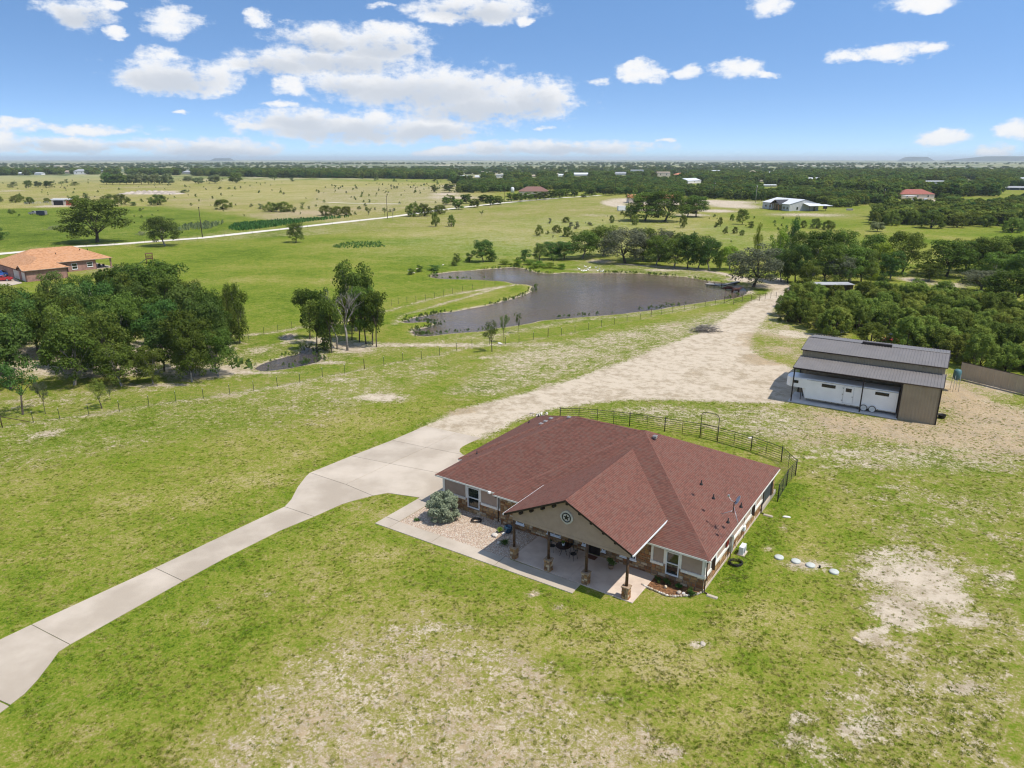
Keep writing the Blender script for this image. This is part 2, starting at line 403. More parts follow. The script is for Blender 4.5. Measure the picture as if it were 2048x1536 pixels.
for (x, y, rx, ry, a) in [(600,428,150,14,.75),(560,440,60,8,.7),(430,455,60,9,.75),(345,463,110,6,.8),(250,470,60,5,.85),(700,418,60,7,.6),(520,412,60,5,.45),(390,400,120,5,.5),(150,395,200,8,.5),(300,375,260,5,.45),(60,470,60,6,.5),(30,440,40,5,.4),(300,483,60,5,.6),(420,560,28,9,.7),(210,540,45,9,.55),(760,460,80,6,.45)]:
    blob(bare, x, y, rx, ry, a * .9); blob(orange, x, y, rx, ry, 0.9)
for (x, y, rx, ry, a) in [(310,384,50,3,1.4),(12,382,40,2,1),(900,372,30,3,.9),(905,395,90,5,.8),(890,388,50,4,.9),(1225,408,26,7,1.2),(1270,402,60,7,1.4),(1330,405,60,6,1.2),(1420,404,110,5,1.3),(1470,412,60,6,1.1),(1430,422,50,4,1.1),(1385,430,60,4,.8),(1620,430,110,5,.7),(1910,412,60,4,1.0),(1930,402,70,6,.8),(1850,400,40,4,1.0),(1290,420,60,4,.8),(1195,430,70,5,.5)]:
    blob(bare, x, y, rx, ry, a)
for (x, y, rx, ry) in [(560,470,90,10),(690,480,90,9),(800,485,100,12),(640,600,120,30),(730,560,70,14),(840,540,60,10),(450,520,80,16),(930,500,120,14),(880,575,90,15),(1620,445,120,10),(2000,470,120,12),(330,455,60,6),(1850,480,90,9)]: blob(lush, x, y, rx, ry, 0.95)
for (x, y, rx, ry) in [(600,530,200,12),(800,545,60,5),(520,560,80,10),(740,522,60,6),(1000,515,80,5),(650,565,90,10),(1560,470,90,9),(1900,475,100,8)]: blob(straw, x, y, rx, ry, 0.75)
# dirt lane, yard and its verges
LANE = [(847,853),(870,842),(930,818),(1000,800),(1080,778),(1150,757),(1250,722),(1330,692),(1400,664),(1430,648),(1462,628),(1500,604),(1535,588),(1552,577),(1540,568),(1505,557),(1560,556),(1585,572),(1577,592),(1552,614),(1527,640),(1506,665),(1498,690),(1520,716),(1580,735),(1600,760),(1590,800),(1565,806),(1450,803),(1300,798),(1230,801),(1140,812),(1080,824),(1040,836),(1000,856),(962,877)]
region(bare, LANE, 1.25, 1.6)
region(orange, LANE, 0.25, 2)
strip(bare, [(1240,528),(1300,532),(1380,537),(1440,546),(1500,560)], 2.6, 1.1, 1.2)
for (x, y, rx, ry, a) in [(1380,700,90,16,.8),(1240,735,80,9,.7),(1120,770,60,8,.65),(760,795,75,13,.78),(690,760,60,8,.55),(860,745,70,8,.5),(95,868,55,14,.75),(60,885,40,8,.55),(880,690,200,5,.7),(1000,715,90,8,.55),(1100,690,120,8,.55),(1250,670,120,10,.55),(1330,650,60,8,.5),(640,725,90,5,.8),(500,745,130,5,.75),(330,770,120,5,.75),(560,682,60,8,.8),(520,700,40,14,.55),(480,690,30,10,.6),(640,680,45,10,.7),(700,700,70,10,.75),(770,690,50,6,.6),
    (1580,668,60,14,.85),(1640,672,60,6,.8),(1730,690,90,8,.85),(1560,700,60,20,.55),(1540,665,30,12,.6),(1480,560,40,6,1.0),(1490,580,22,12,.9),(1530,572,40,8,.9),(1180,540,60,4,.6),(1330,540,70,5,.8),(1200,523,40,6,.7),(1700,585,60,5,.4),(1830,560,40,8,.9),(1900,570,60,8,.7),
    (1800,848,120,15,.85),(1700,838,70,8,.75),(1900,872,120,16,.8),(1960,820,110,55,.95),(1990,770,70,30,.9),(1930,790,30,60,1.1),(1600,840,40,9,.5),(1450,830,140,12,.55),(1300,822,100,9,.62),(1530,860,90,10,.5),(1640,880,70,9,.5),(1790,900,90,7,.35),(1690,905,60,9,.7),(1600,915,60,8,.6),(1740,930,90,9,.6),(1780,975,40,8,.65),(1770,1000,50,7,.55)]:
    blob(bare, x, y, rx, ry, a)
for (x, y, rx, ry) in [(1800,850,190,22),(1560,690,90,30),(1940,800,140,70),(1660,880,120,14),(1900,872,150,18),(1600,960,22,40),(900,820,60,10),(1540,720,60,15)]: blob(orange, x, y, rx, ry, 0.95)
# patches near the house and in the near lawn
for (x, y, rx, ry, a) in [(1845,1155,75,32,.8),(1880,1195,60,22,.8),(1775,1110,60,18,.72),(1755,1150,40,14,.95),(1800,1230,58,38,.8),(1830,1160,170,90,.62),(1740,1278,34,7,.9),(1770,1285,60,10,.7),(1720,1345,45,12,.75),(1700,1400,110,40,.48),(1930,1375,50,14,.85),(1590,1485,36,14,.85),(1645,1500,70,40,.6),(1750,1440,50,8,.75),(1990,1080,30,90,.55),(2010,1150,30,10,.95),(1960,1330,200,120,.40),(1880,1040,120,20,.5),(1820,1110,100,30,.6),
    (1285,1470,30,18,.85),(1340,1505,45,18,.8),(530,1190,20,6,.7),(440,1215,14,7,.65),(415,1245,10,10,.6),(90,1415,20,14,.7),(850,1260,95,12,.78),(960,1310,90,16,.74),(1040,1350,70,22,.72),(1020,1385,60,12,.85),(770,1360,70,22,.8),(720,1400,50,16,.7),(900,1440,90,20,.55),(960,1500,90,22,.75),(1080,1490,60,20,.75),(560,1500,70,25,.75),(640,1530,90,18,.75),(1200,1390,60,10,.6),(640,1330,60,18,.65),(760,1530,80,14,.7),(1160,1530,60,20,.7),(540,1380,40,14,.55),
    (1065,1192,17,5,1.3),(1110,1210,20,7,.9),(1040,1180,26,2.5,.8),(1405,1288,15,5,1.3),(1460,1112,12,6,.8),(1545,1095,12,4,.9),(1573,1060,16,6,.5),(1615,1132,62,9,1.05),(1350,1180,60,8,.3)]:
    blob(bare, x, y, rx, ry, a)
region(straw, [(560,1330),(700,1250),(850,1235),(1000,1285),(1150,1370),(1250,1420),(1400,1600),(300,1600),(430,1440)], 0.85, 2)
region(bare, [(560,1340),(700,1262),(850,1240),(1000,1290),(1150,1375),(1250,1430),(1400,1640),(300,1640),(430,1450)], 0.46, 2.6)
for P_, a_ in (([(880,790),(1000,700),(1250,655),(1480,615),(1540,600),(1480,660),(1250,735),(1000,800)],.50),([(1100,835),(1240,800),(1560,806),(1900,850),(2100,880),(2100,960),(1850,950),(1650,960),(1560,900),(1400,862),(1200,832)],.48),([(1650,960),(1900,950),(2150,960),(2150,1600),(1500,1600),(1700,1300),(1720,1100)],.36),([(1480,600),(1560,590),(1620,680),(1900,740),(2100,850),(1900,880),(1600,740),(1500,690)],.42),([(-100,860),(300,800),(700,740),(900,700),(960,740),(600,860),(-100,960)],.34),([(-100,850),(300,795),(700,725),(1000,675),(1500,590),(1480,585),(1000,655),(780,690),(500,690),(300,760),(-100,800)],.36),([(0,440),(400,400),(900,395),(1300,400),(1250,430),(800,460),(300,490),(0,500)],.30),([(600,420),(640,375),(920,370),(930,412),(760,425)],.42),([(1150,520),(1400,535),(1560,560),(1560,575),(1450,560),(1150,545)],.42)):
    t_ = np.zeros(X.shape); region(t_, P_, a_, 3.5); bare = np.maximum(bare, t_)
region(straw, [(1640,1600),(1700,1400),(1740,1250),(1760,1100),(2100,1000),(2100,1600)], 0.62, 3)
for (x, y, rx, ry) in [(1040,1180,160,25),(1500,1060,60,35),(1440,1160,40,35),(1350,1230,120,14),(860,1160,120,25),(640,1290,60,18),(500,1260,60,18),(420,1040,120,16),(560,1000,40,14),(960,1240,100,14),(1130,1330,90,22),(1240,1400,70,25),(1570,1470,60,20),(1640,1540,60,40),(1900,930,120,22),(1850,905,60,14),(760,880,60,10),(440,1130,90,14),(1500,1320,90,20),(950,780,90,10),(1500,870,50,10),(1300,830,120,10),(40,1150,70,30),(200,1400,90,20),(1460,895,80,8)]: blob(lush, x, y, rx, ry, 0.9)
for (x, y, rx, ry) in [(1330,1330,160,50),(1500,1230,120,40),(1620,1090,60,40),(1700,1020,90,40),(500,960,120,18),(610,905,70,10),(1100,1290,120,25),(760,1110,80,16),(300,1000,160,25),(850,1050,60,16),(1260,1300,120,30),(1450,1420,120,40),(450,880,150,25),(700,840,160,20),(1180,1255,100,14),(100,1350,70,16),(1620,960,60,18)]: blob(straw, x, y, rx, ry, 0.62)
region(orange, [(560,1330),(700,1250),(850,1235),(1000,1285),(1150,1370),(1250,1420),(1400,1600),(300,1600),(430,1440)], 0.62, 3)
for (x, y, rx, ry, a) in [(1845,1155,75,32,1.12),(1885,1195,60,22,1.0),(1795,1225,56,34,1.08),(1760,1150,34,12,.95),(1740,1278,30,6,1.3),(1765,1262,24,8,1.0),(1935,1240,60,14,.8),(1990,1160,40,40,.65),(1720,1460,50,20,.8),(1600,1440,30,12,.9)]:
    blob(bare, x, y, rx, ry, a); blob(orange, x, y, rx * 1.3, ry * 1.3, -1.0)
strip(lush, [(0,1255),(63,1238),(310,1125),(560,1008),(600,945),(700,905),(845,845)], 1.6, 0.8, 1.2)
strip(lush, [(60,1395),(130,1310),(250,1240),(370,1175),(450,1128),(560,1072),(630,1045),(700,1016),(775,998),(830,1004)], 1.8, 0.8, 1.2)
strip(lush, [(740,1060),(850,1108),(1000,1160),(1150,1205)], 1.4, 0.95, 1.2)
strip(lush, [(1430,1190),(1500,1110),(1560,1010),(1590,970)], 2.2, 1.2, 1.5)
t_ = np.zeros(X.shape); region(t_, [(1590,812),(1700,828),(1870,852),(1920,800),(2048,810),(2150,850),(2150,920),(1960,915),(1850,900),(1750,880),(1640,868)], 0.80, 3); bare = np.maximum(bare, t_); region(orange, [(1590,812),(1700,828),(1870,852),(2048,850),(2150,860),(2150,920),(1960,915),(1850,900),(1750,880),(1640,868)], 0.9, 3)
for P_ in ([(-200,430),(0,418),(330,412),(560,440),(420,470),(230,490),(0,500),(-200,500)], [(430,720),(330,520),(420,490),(900,500),(1000,520),(860,560),(700,620),(600,690)]):
    t_ = np.ones(X.shape) * 9; region(t_, P_, 0.08, 4); bare = np.where(t_ < 8.9, np.minimum(bare, np.maximum(t_, 0.08)), bare)
# fence verge, under the groves, shore mud
FENCE = [(-60,872),(5,855),(67,845),(120,838),(178,831),(239,823),(298,812),(352,803),(407,797),(460,789),(508,782),(555,773),(600,766),(645,754),(690,747),(729,738),(768,731),(806,723),(843,718),(879,711),(913,701),(944,695),(979,689),(1011,689),(1038,685),(1067,680),(1096,674),(1123,671),(1150,665),(1177,660),(1203,654),(1229,649),(1254,643),(1280,640),(1302,633),(1323,629),(1345,625),(1368,622),(1389,617),(1410,613),(1430,610),(1448,606),(1466,608)]
strip(bare, FENCE, 0.2, 0.72, 0.9)
for (x, y, rx, ry, a) in [(220,740,260,18,.8),(330,700,160,40,.75),(100,700,180,50,.75),(400,750,60,10,.9),(450,740,40,10,.8),(690,690,80,14,.7)]:
    blob(bare, x, y, rx, ry, a); blob(orange, x, y, rx, ry, 0.35)
strip(bare, [(790,648),(800,632),(860,615),(940,592),(1000,575),(1040,568)], 0.9, 0.8, 1.2)
strip(bare, [(480,672),(550,665),(600,655),(680,645),(790,618),(860,598),(930,585),(1000,573)], 1.2, 0.75, 1.5)
strip(bare, [(955,690),(1000,670),(1080,655),(1160,640),(1240,634),(1340,620),(1480,600)], 0.6, 0.6, 1.4)
shore = np.clip(1 - np.abs(sd_pond - 0.3) / 1.3, 0, 1)
bare = np.maximum(bare, shore * 0.8); mud = np.maximum(mud, np.clip(1 - (sd_pond + 0.2) / 1.0, 0, 1) * (sd_pond < 5))
lush = np.maximum(lush, np.clip(1 - np.abs(sd_pond - 4) / 5, 0, 1) * 0.85)
# asphalt-grey farm lane is a sheet of its own; far scrub grows with distance
scrub = np.clip((dist - 900) / 900, 0, 1)
scrub *= 1 - 0.8 * ((X < 120) & (dist < 1150))
region(bare, [(1585,318.6+14),(1700,318.6+12),(1900,326),(1900,329),(1700,334),(1600,336)], 0.2, 200)
nv = X.size; ny, nx = X.shape
co = np.stack([X.ravel(), Y.ravel(), Z.ravel()], 1).astype(np.float32)
ii = (np.arange(ny - 1)[:, None] * nx + np.arange(nx - 1)[None, :]).ravel()
quads = np.stack([ii, ii + 1, ii + 1 + nx, ii + nx], 1).astype(np.int32)
gm = bpy.data.meshes.new('ground')
gm.vertices.add(nv); gm.vertices.foreach_set('co', co.ravel())
gm.loops.add(quads.size); gm.loops.foreach_set('vertex_index', quads.ravel())
gm.polygons.add(len(quads)); gm.polygons.foreach_set('loop_start', np.arange(0, quads.size, 4, dtype=np.int32))
gm.polygons.foreach_set('use_smooth', np.ones(len(quads), bool))
gm.update(calc_edges=True)
for nm, chans in (('cover', (bare, straw, lush, scrub)), ('tone', (orange, mud, pale, np.zeros(X.shape)))):
    a = gm.color_attributes.new(nm, 'FLOAT_COLOR', 'POINT')
    a.data.foreach_set('color', np.stack([c.ravel() for c in chans], 1).astype(np.float32).ravel())
def ground_material():
    m = bpy.data.materials.new('ground'); m.use_nodes = True
    n, l = m.node_tree.nodes, m.node_tree.links; b = n['Principled BSDF']; b.inputs['Roughness'].default_value = 0.95; b.inputs['Specular IOR Level'].default_value = 0.05
    rp = N(n, 'ShaderNodeMapping'); rp.inputs['Rotation'].default_value = (R(33), R(41), R(17)); l.new(N(n, 'ShaderNodeNewGeometry').outputs['Position'], rp.inputs[0]); pos = rp.outputs[0]
    c1 = N(n, 'ShaderNodeAttribute', attribute_name='cover'); c2 = N(n, 'ShaderNodeAttribute', attribute_name='tone')
    s1 = N(n, 'ShaderNodeSeparateColor'); l.new(c1.outputs['Color'], s1.inputs[0])
    s2 = N(n, 'ShaderNodeSeparateColor'); l.new(c2.outputs['Color'], s2.inputs[0])
    B, ST, LU = s1.outputs; SCR = c1.outputs['Alpha']; OR, MU, PA = s2.outputs
    mapn = N(n, 'ShaderNodeMapping'); mapn.inputs['Rotation'].default_value = (R(20), R(-15), R(25)); mapn.inputs['Scale'].default_value = (1, 1.35, 1.2); l.new(pos, mapn.inputs[0])
    nb = noise(n, l, pos, 0.03, 8, 0.72); nm = noise(n, l, mapn.outputs[0], 0.2, 8, 0.75, 0.3); nf = noise(n, l, mapn.outputs[0], 0.95, 8, 0.72, 0.2); nt = noise(n, l, pos, 3.2, 6, 0.8)
    nt2 = noise(n, l, pos, 6.5, 4, 0.85)
    nz = noise(n, l, pos, 0.9, 5, 0.7)
    nl = noise(n, l, pos, 0.006, 5, 0.6)
    A = lambda x, y: fmath(n, l, 'ADD', x, y)
    M = lambda x, y: fmath(n, l, 'MULTIPLY', x, y)
    c = lambda x: fmath(n, l, 'MULTIPLY', fmath(n, l, 'SUBTRACT', x, 0.5), 2.2)
    # grass
    t = A(A(0.535, M(fmath(n, l, 'SUBTRACT', ST, 0.28), 0.42)), M(fmath(n, l, 'SUBTRACT', LU, 0.35), -0.42))
    t = A(t, A(A(M(c(nf), 0.50), M(c(nt), 0.60)), A(M(c(nm), 0.42), M(c(nb), 0.42))))
    t = A(t, M(c(nt2), 0.85))
    cr = N(n, 'ShaderNodeValToRGB'); l.new(t, cr.inputs[0]); e = cr.color_ramp.elements
    stops = ((0.04, (0.040, 0.064, 0.006)), (0.25, (0.112, 0.172, 0.011)), (0.48, (0.158, 0.190, 0.020)), (0.66, (0.222, 0.214, 0.042)), (0.82, (0.305, 0.258, 0.088)), (0.97, (0.410, 0.340, 0.185)))
    while len(e) < len(stops): e.new(0.5)
    for i, (p_, c_) in enumerate(stops): e[i].position = p_; e[i].color = (*c_, 1)
    g = cr.outputs[0]
    pl_ = M(PA, smooth(n, l, A(nm, M(c(nf), 0.8)), 0.46, 0.62))
    g = mixc(n, l, M(pl_, 0.55), g, (0.29, 0.33, 0.20))
    # earth
    e_w = (0.50, 0.415, 0.31); e_o = (0.375, 0.275, 0.160); e_g = (0.27, 0.21, 0.130)
    e = mixc(n, l, smooth(n, l, A(OR, M(c(nm), 0.9)), 0.35, 0.8), e_w, e_o)
    e = mixc(n, l, smooth(n, l, A(A(nz, M(c(nm), 0.35)), M(c(nt2), 0.4)), 0.42, 0.66, 0, 0.8), e, e_g)
    e = mixc(n, l, smooth(n, l, nt2, 0.5, 0.62, 0, 0.5), e, (0.60, 0.53, 0.43))
    tb = A(B, A(A(M(c(nf), 0.75), M(c(nt2), 0.75)), A(A(M(c(nm), 0.60), M(c(nb), 0.40)), M(c(nt), 0.85))))
    tb = fmath(n, l, 'MULTIPLY_ADD', B, 0.18, tb)
    fb = smooth(n, l, tb, 0.52, 0.84)
    fb2 = smooth(n, l, tb, 0.10, 0.62, 0, 0.60)
    g = mixc(n, l, fb2, g, (0.235, 0.200, 0.075))
    base = mixc(n, l, fb, g, e)
    base = mixc(n, l, smooth(n, l, MU, 0.15, 0.9, 0, 0.85), base, (0.10, 0.075, 0.05))
    # scrub country far off
    f1 = noise(n, l, pos, 0.0042, 7, 0.62, 0.3); f2 = noise(n, l, pos, 0.0009, 5, 0.6); f3 = noise(n, l, pos, 0.03, 4, 0.7)
    fs = A(A(f1, M(c(f2), 0.9)), M(c(f3), 0.55))
    fc = mixc(n, l, smooth(n, l, fs, 0.42, 0.54), (0.30, 0.29, 0.15), (0.060, 0.095, 0.038))
    fc = mixc(n, l, smooth(n, l, A(f3, M(c(f2), .6)), 0.62, 0.70), fc, (0.50, 0.44, 0.33))
    base = mixc(n, l, SCR, base, fc)
    l.new(base, b.inputs['Base Color'])
    hh = A(M(nt, 0.5), A(M(nf, 0.6), M(nt2, 0.35)))
    bp = N(n, 'ShaderNodeBump'); bp.inputs['Strength'].default_value = 0.7; bp.inputs['Distance'].default_value = 0.13
    l.new(hh, bp.inputs['Height']); l.new(bp.outputs[0], b.inputs['Normal'])
    return m
gm.materials.append(ground_material())
tag(link('ground', gm), kind='structure')

# water sheets
def water_material(deep=(0.118, 0.082, 0.052)):
    m = bpy.data.materials.new('water'); m.use_nodes = True
    n, l = m.node_tree.nodes, m.node_tree.links; b = n['Principled BSDF']
    b.inputs['Roughness'].default_value = 0.06; b.inputs['IOR'].default_value = 1.33
    pos = N(n, 'ShaderNodeNewGeometry').outputs['Position']
    big = noise(n, l, pos, 0.03, 3)
    l.new(mixc(n, l, smooth(n, l, big, 0.35, 0.65), (deep[0], deep[1], deep[2]), tuple(x * .85 for x in deep)), b.inputs['Base Color'])
    mp = N(n, 'ShaderNodeMapping'); mp.inputs['Rotation'].default_value = (0, 0, R(-28)); mp.inputs['Scale'].default_value = (1, 2.6, 1); l.new(pos, mp.inputs[0])
    n1 = noise(n, l, mp.outputs[0], 0.62, 6, 0.68, 0.8)
    calm = smooth(n, l, noise(n, l, pos, 0.022, 3), 0.36, 0.58, 0.25, 1.0)
    bp = N(n, 'ShaderNodeBump'); bp.inputs['Distance'].default_value = 0.30
    l.new(fmath(n, l, 'MULTIPLY', calm, 0.85), bp.inputs['Strength']); l.new(n1, bp.inputs['Height']); l.new(bp.outputs[0], b.inputs['Normal'])
    return m
WM = water_material()
def sheet(name, pts, z, m, kind='structure', thick=0.0):
    b = MB(); P = [(p[0], p[1]) for p in pts]
    bm = bmesh.new(); vs = [bm.verts.new((x, y, z)) for x, y in P]; f = bm.faces.new(vs); f.normal_update()
    if f.normal.z < 0: f.normal_flip()
    bmesh.ops.triangulate(bm, faces=[f]); me = bpy.data.meshes.new(name); bm.to_mesh(me); bm.free(); me.materials.append(m)
    return tag(link(name, me), kind=kind)
def expand(P, d):
    P = np.asarray(P); n = len(P); ar = np.sum(P[:, 0] * np.roll(P[:, 1], -1) - np.roll(P[:, 0], -1) * P[:, 1])
    out = []
    for i in range(n):
        t = P[(i + 1) % n] - P[i - 1]; t = t / (np.hypot(*t) + 1e-9); nn = np.array([t[1], -t[0]]) * (1 if ar > 0 else -1)
        out.append(P[i] + nn * d)
    return out
sheet('pond_water', expand(world_poly(POND), 2.2), WATER_Z, WM)
WM2 = water_material((0.050, 0.036, 0.030))
sheet('creek_pool_water', expand(pool_w, 2.0), WATER_Z + 0.004, WM2)
sheet('puddle_water', expand(pud_w, 1.2), WATER_Z + 0.008, WM2)

# farm lanes beyond the pasture
road_m = mat('pale_caliche', srgb(214, 206, 190), 0.95, 0.08, 0.4)
def ribbon(name, px, w, z, m):
    P = [np.array(G(*p)[:2]) for p in px]; Lf, Rt = [], []
    for i, p in enumerate(P):
        t = P[min(i + 1, len(P) - 1)] - P[max(i - 1, 0)]; t = t / np.hypot(*t); nn = np.array([-t[1], t[0]])
        ww = w * (1 + 0.12 * math.sin(i * 2.1)); Lf.append(p + nn * ww / 2); Rt.append(p - nn * ww / 2)
    b = MB()
    for i in range(len(P) - 1):
        b.add([(*Lf[i], z), (*Rt[i], z), (*Rt[i + 1], z), (*Lf[i + 1], z)], [(0, 1, 2, 3)])
    o = b.build(name, m); return tag(o, kind='structure')
ribbon('farm_road', [(-220,532),(0,508),(40,504.5),(160,493),(230,489),(310,483),(400,476.5),(500,465.5),(560,459),(620,452),(700,443),(775,435),(815,429.5),(860,423),(905,417),(960,411),(1000,406.5),(1060,401),(1120,396),(1200,391)], 5.5, 0.09, road_m)
ribbon('far_track', [(655,405),(700,406.5),(760,407.5),(800,408)], 3.5, 0.09, road_m)
# ------------------------------------------------------------------ shared materials
def shingle_material(name, cols, row=0.145, tab=0.30):
    m = bpy.data.materials.new(name); m.use_nodes = True
    n, l = m.node_tree.nodes, m.node_tree.links; b = n['Principled BSDF']; b.inputs['Roughness'].default_value = 0.92; b.inputs['Specular IOR Level'].default_value = 0.15
    uv = N(n, 'ShaderNodeUVMap').outputs[0]; s = N(n, 'ShaderNodeSeparateXYZ'); l.new(uv, s.inputs[0])
    fl = lambda x: fmath(n, l, 'FLOOR', x)
    rw = fmath(n, l, 'DIVIDE', s.outputs[1], row); ri = fl(fmath(n, l, 'ADD', rw, 0.0005))
    fr = fmath(n, l, 'FRACT', rw)
    wn_ = N(n, 'ShaderNodeTexWhiteNoise', noise_dimensions='1D'); l.new(ri, wn_.inputs['W'])
    ci = fl(fmath(n, l, 'ADD', fmath(n, l, 'DIVIDE', s.outputs[0], tab), fmath(n, l, 'MULTIPLY', wn_.outputs[0], 5.0)))
    cv = N(n, 'ShaderNodeCombineXYZ'); l.new(ci, cv.inputs[0]); l.new(ri, cv.inputs[1])
    w2 = N(n, 'ShaderNodeTexWhiteNoise', noise_dimensions='2D'); l.new(cv.outputs[0], w2.inputs['Vector'])
    cr = N(n, 'ShaderNodeValToRGB'); e = cr.color_ramp.elements
    while len(e) < len(cols): e.new(0.5)
    for i, c in enumerate(cols): e[i].position = i / (len(cols) - 1); e[i].color = (*c, 1)
    big = noise(n, l, uv, 0.55, 4)
    l.new(fmath(n, l, 'ADD', fmath(n, l, 'MULTIPLY', w2.outputs[0], 0.75), fmath(n, l, 'MULTIPLY_ADD', big, 0.5, -0.13)), cr.inputs[0])
    band = smooth(n, l, fr, 0.42, 0.16)
    c = mixc(n, l, fmath(n, l, 'MULTIPLY', band, 0.5), cr.outputs[0], tuple(x * 0.38 for x in cols[0]))
    gr = noise(n, l, uv, 30, 3); c = mixc(n, l, smooth(n, l, gr, 0.4, 0.7, 0, 0.25), c, tuple(min(1, x * 1.7) for x in cols[-1]))
    l.new(c, b.inputs['Base Color']); MATS[name] = m; return m
red_shingle = shingle_material('red_shingle', [(0.102, 0.054, 0.043), (0.140, 0.062, 0.047), (0.172, 0.073, 0.055), (0.150, 0.086, 0.068), (0.190, 0.082, 0.057)])
orange_shingle = shingle_material('tan_shingle', [(0.36, 0.17, 0.085), (0.50, 0.25, 0.12), (0.58, 0.31, 0.16), (0.46, 0.27, 0.17)], 0.3, 0.5)
stucco = mat('tan_stucco', (0.385, 0.285, 0.220), 0.95, 0.05, 2.0, bump=0.25, bscale=60)
trim_m = mat('cream_trim', (0.78, 0.74, 0.66), 0.7, 0.04, 2.0)
fascia_m = mat('dark_fascia', (0.035, 0.024, 0.018), 0.6, 0.1, 3.0)
soffit_m = mat('soffit', (0.66, 0.60, 0.52), 0.8, 0.05)
white_m = mat('white_paint', (0.80, 0.80, 0.79), 0.45, 0.03, 2.0)
post_m = mat('stained_post', (0.115, 0.062, 0.034), 0.6, 0.25, 5.0)
concrete_m = mat('concrete', srgb(184, 171, 154), 0.9, 0.05, 0.22, bump=0.12, bscale=40, col2=srgb(164, 151, 134), detail=7, objvar=.10)
concrete_d = mat('patio_concrete', srgb(206, 188, 170), 0.85, 0.07, 0.8, col2=srgb(190, 171, 154), detail=6)
black_m = mat('black_iron', (0.018, 0.017, 0.016), 0.5, 0.1)
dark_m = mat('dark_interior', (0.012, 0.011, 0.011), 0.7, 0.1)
metal_m = mat('grey_metal', (0.45, 0.46, 0.47), 0.35, 0.08, metal=0.7)
glass_m = mat('window_glass', (0.015, 0.022, 0.022), 0.04, 0.2, 0.6, spec=0.8)
screen_m = mat('screen_mesh', (0.07, 0.078, 0.085), 0.6, 0.15, 1.2)
door_m = mat('dark_wood_door', (0.030, 0.018, 0.012), 0.5, 0.2)
down_m = mat('brown_downspout', (0.055, 0.030, 0.022), 0.5, 0.1)
ledge_cols = [tuple(min(1, x * k) for x, k in zip(c, (1.38, 1.30, 1.15))) for c in [(0.19, 0.105, 0.050), (0.30, 0.20, 0.105), (0.24, 0.145, 0.075), (0.34, 0.245, 0.15), (0.155, 0.080, 0.042), (0.28, 0.17, 0.08), (0.42, 0.35, 0.26), (0.21, 0.14, 0.09), (0.27, 0.125, 0.055)]]
stone_o = stone_mat('wall_stone', ledge_cols); stone_i = stone_mat('ledge_stone', ledge_cols, objrand=False)
mortar_m = mat('mortar', (0.20, 0.165, 0.125), 0.95, 0.1, 4)
cap_m = mat('cap_stone', (0.36, 0.255, 0.165), 0.9, 0.12, 3)
rock_m = stone_mat('limestone_rock', [(0.62, 0.56, 0.48), (0.55, 0.44, 0.30), (0.70, 0.66, 0.60), (0.45, 0.38, 0.30)])

def clip(poly, a, b, c):
    """keep the part of a 3D polygon (with tuples) where a*s + b*t >= c, s,t its last two values"""
    out = []
    for i in range(len(poly)):
        p, q = poly[i], poly[(i + 1) % len(poly)]
        dp, dq = a * p[-2] + b * p[-1] - c, a * q[-2] + b * q[-1] - c
        if dp >= 0: out.append(p)
        if (dp >= 0) != (dq >= 0):
            k = dp / (dp - dq); out.append(tuple(p[j] + (q[j] - p[j]) * k for j in range(len(p))))
    return out
def roof_plane(mb, pts, row=0.145, lip=0.014, courses=True):
    P = [Vector(p) for p in pts]; nrm_ = (P[1] - P[0]).cross(P[2] - P[0]).normalized()
    if nrm_.z < 0: P.reverse(); nrm_ = -nrm_
    sd = Vector((0, 0, 1)).cross(nrm_); sd = sd.normalized(); td = nrm_.cross(sd).normalized()
    o = min(P, key=lambda p: p.z); t0 = o.dot(td)
    st = [(p.x, p.y, p.z, p.dot(sd) + 50, p.dot(td) - t0) for p in P]
    mb.add([p - nrm_ * 0.004 for p in P], [tuple(range(len(P)))], 0, [[(s[3], s[4]) for s in st]])
    if not courses: return
    k = 0; tm = max(s[4] for s in st)
    while k * row < tm:
        q = clip(clip(st, 0, 1, k * row), 0, -1, -(k + 1) * row)
        if len(q) >= 3:
            vs = []; u = []
            for x, y, z, s, t in q:
                f = 1 - (t - k * row) / row; f = min(max(f, 0), 1)
                vs.append(Vector((x, y, z)) + nrm_ * (0.001 + lip * f)); u.append((s, min(max(t, k * row + 1e-4), (k + 1) * row - 1e-4)))
            mb.add(vs, [tuple(range(len(q)))], 0, [u])
        k += 1
def caps(mb, a, b, w=0.15):
    a, b = Vector(a), Vector(b); L = (b - a).length; d = (b - a) / L; side = d.cross(Vector((0, 0, 1))).normalized(); up = side.cross(d).normalized()
    k = 0; st = 0.2
    while k * st < L:
        p0 = a + d * (k * st); p1 = a + d * min(L, (k + 1) * st + 0.02); s = [(0, (k % 3) * .3)] * 4
        e0, e1 = 0.045, 0.028
        vs = [p0 - side * w - up * 0.035 + up * 0, p0 + up * e0, p0 + side * w - up * 0.035, p1 - side * w - up * 0.045, p1 + up * e1, p1 + side * w - up * 0.045]
        uu = lambda i: [(k * .31 + i, 0.07), (k * .31 + .2 + i, 0.07), (k * .31 + .2 + i, .12), (k * .31 + i, .12)]
        mb.add(vs, [(0, 1, 4, 3), (1, 2, 5, 4), (0, 2, 1)], 0, [uu(0), uu(1), uu(0)[:3]])
        k += 1
def face(origin, sdir, ndir):
    o, s, n = Vector(origin), Vector(sdir), Vector(ndir)
    return lambda a, d, z: o + s * a + n * d + Vector((0, 0, z))
def boxm(mb, F, s0, s1, d0, d1, z0, z1, mi=0):
    return mb.box(s0, s1, d0, d1, z0, z1, mi, M=lambda a, b, c: F(a, b, c))
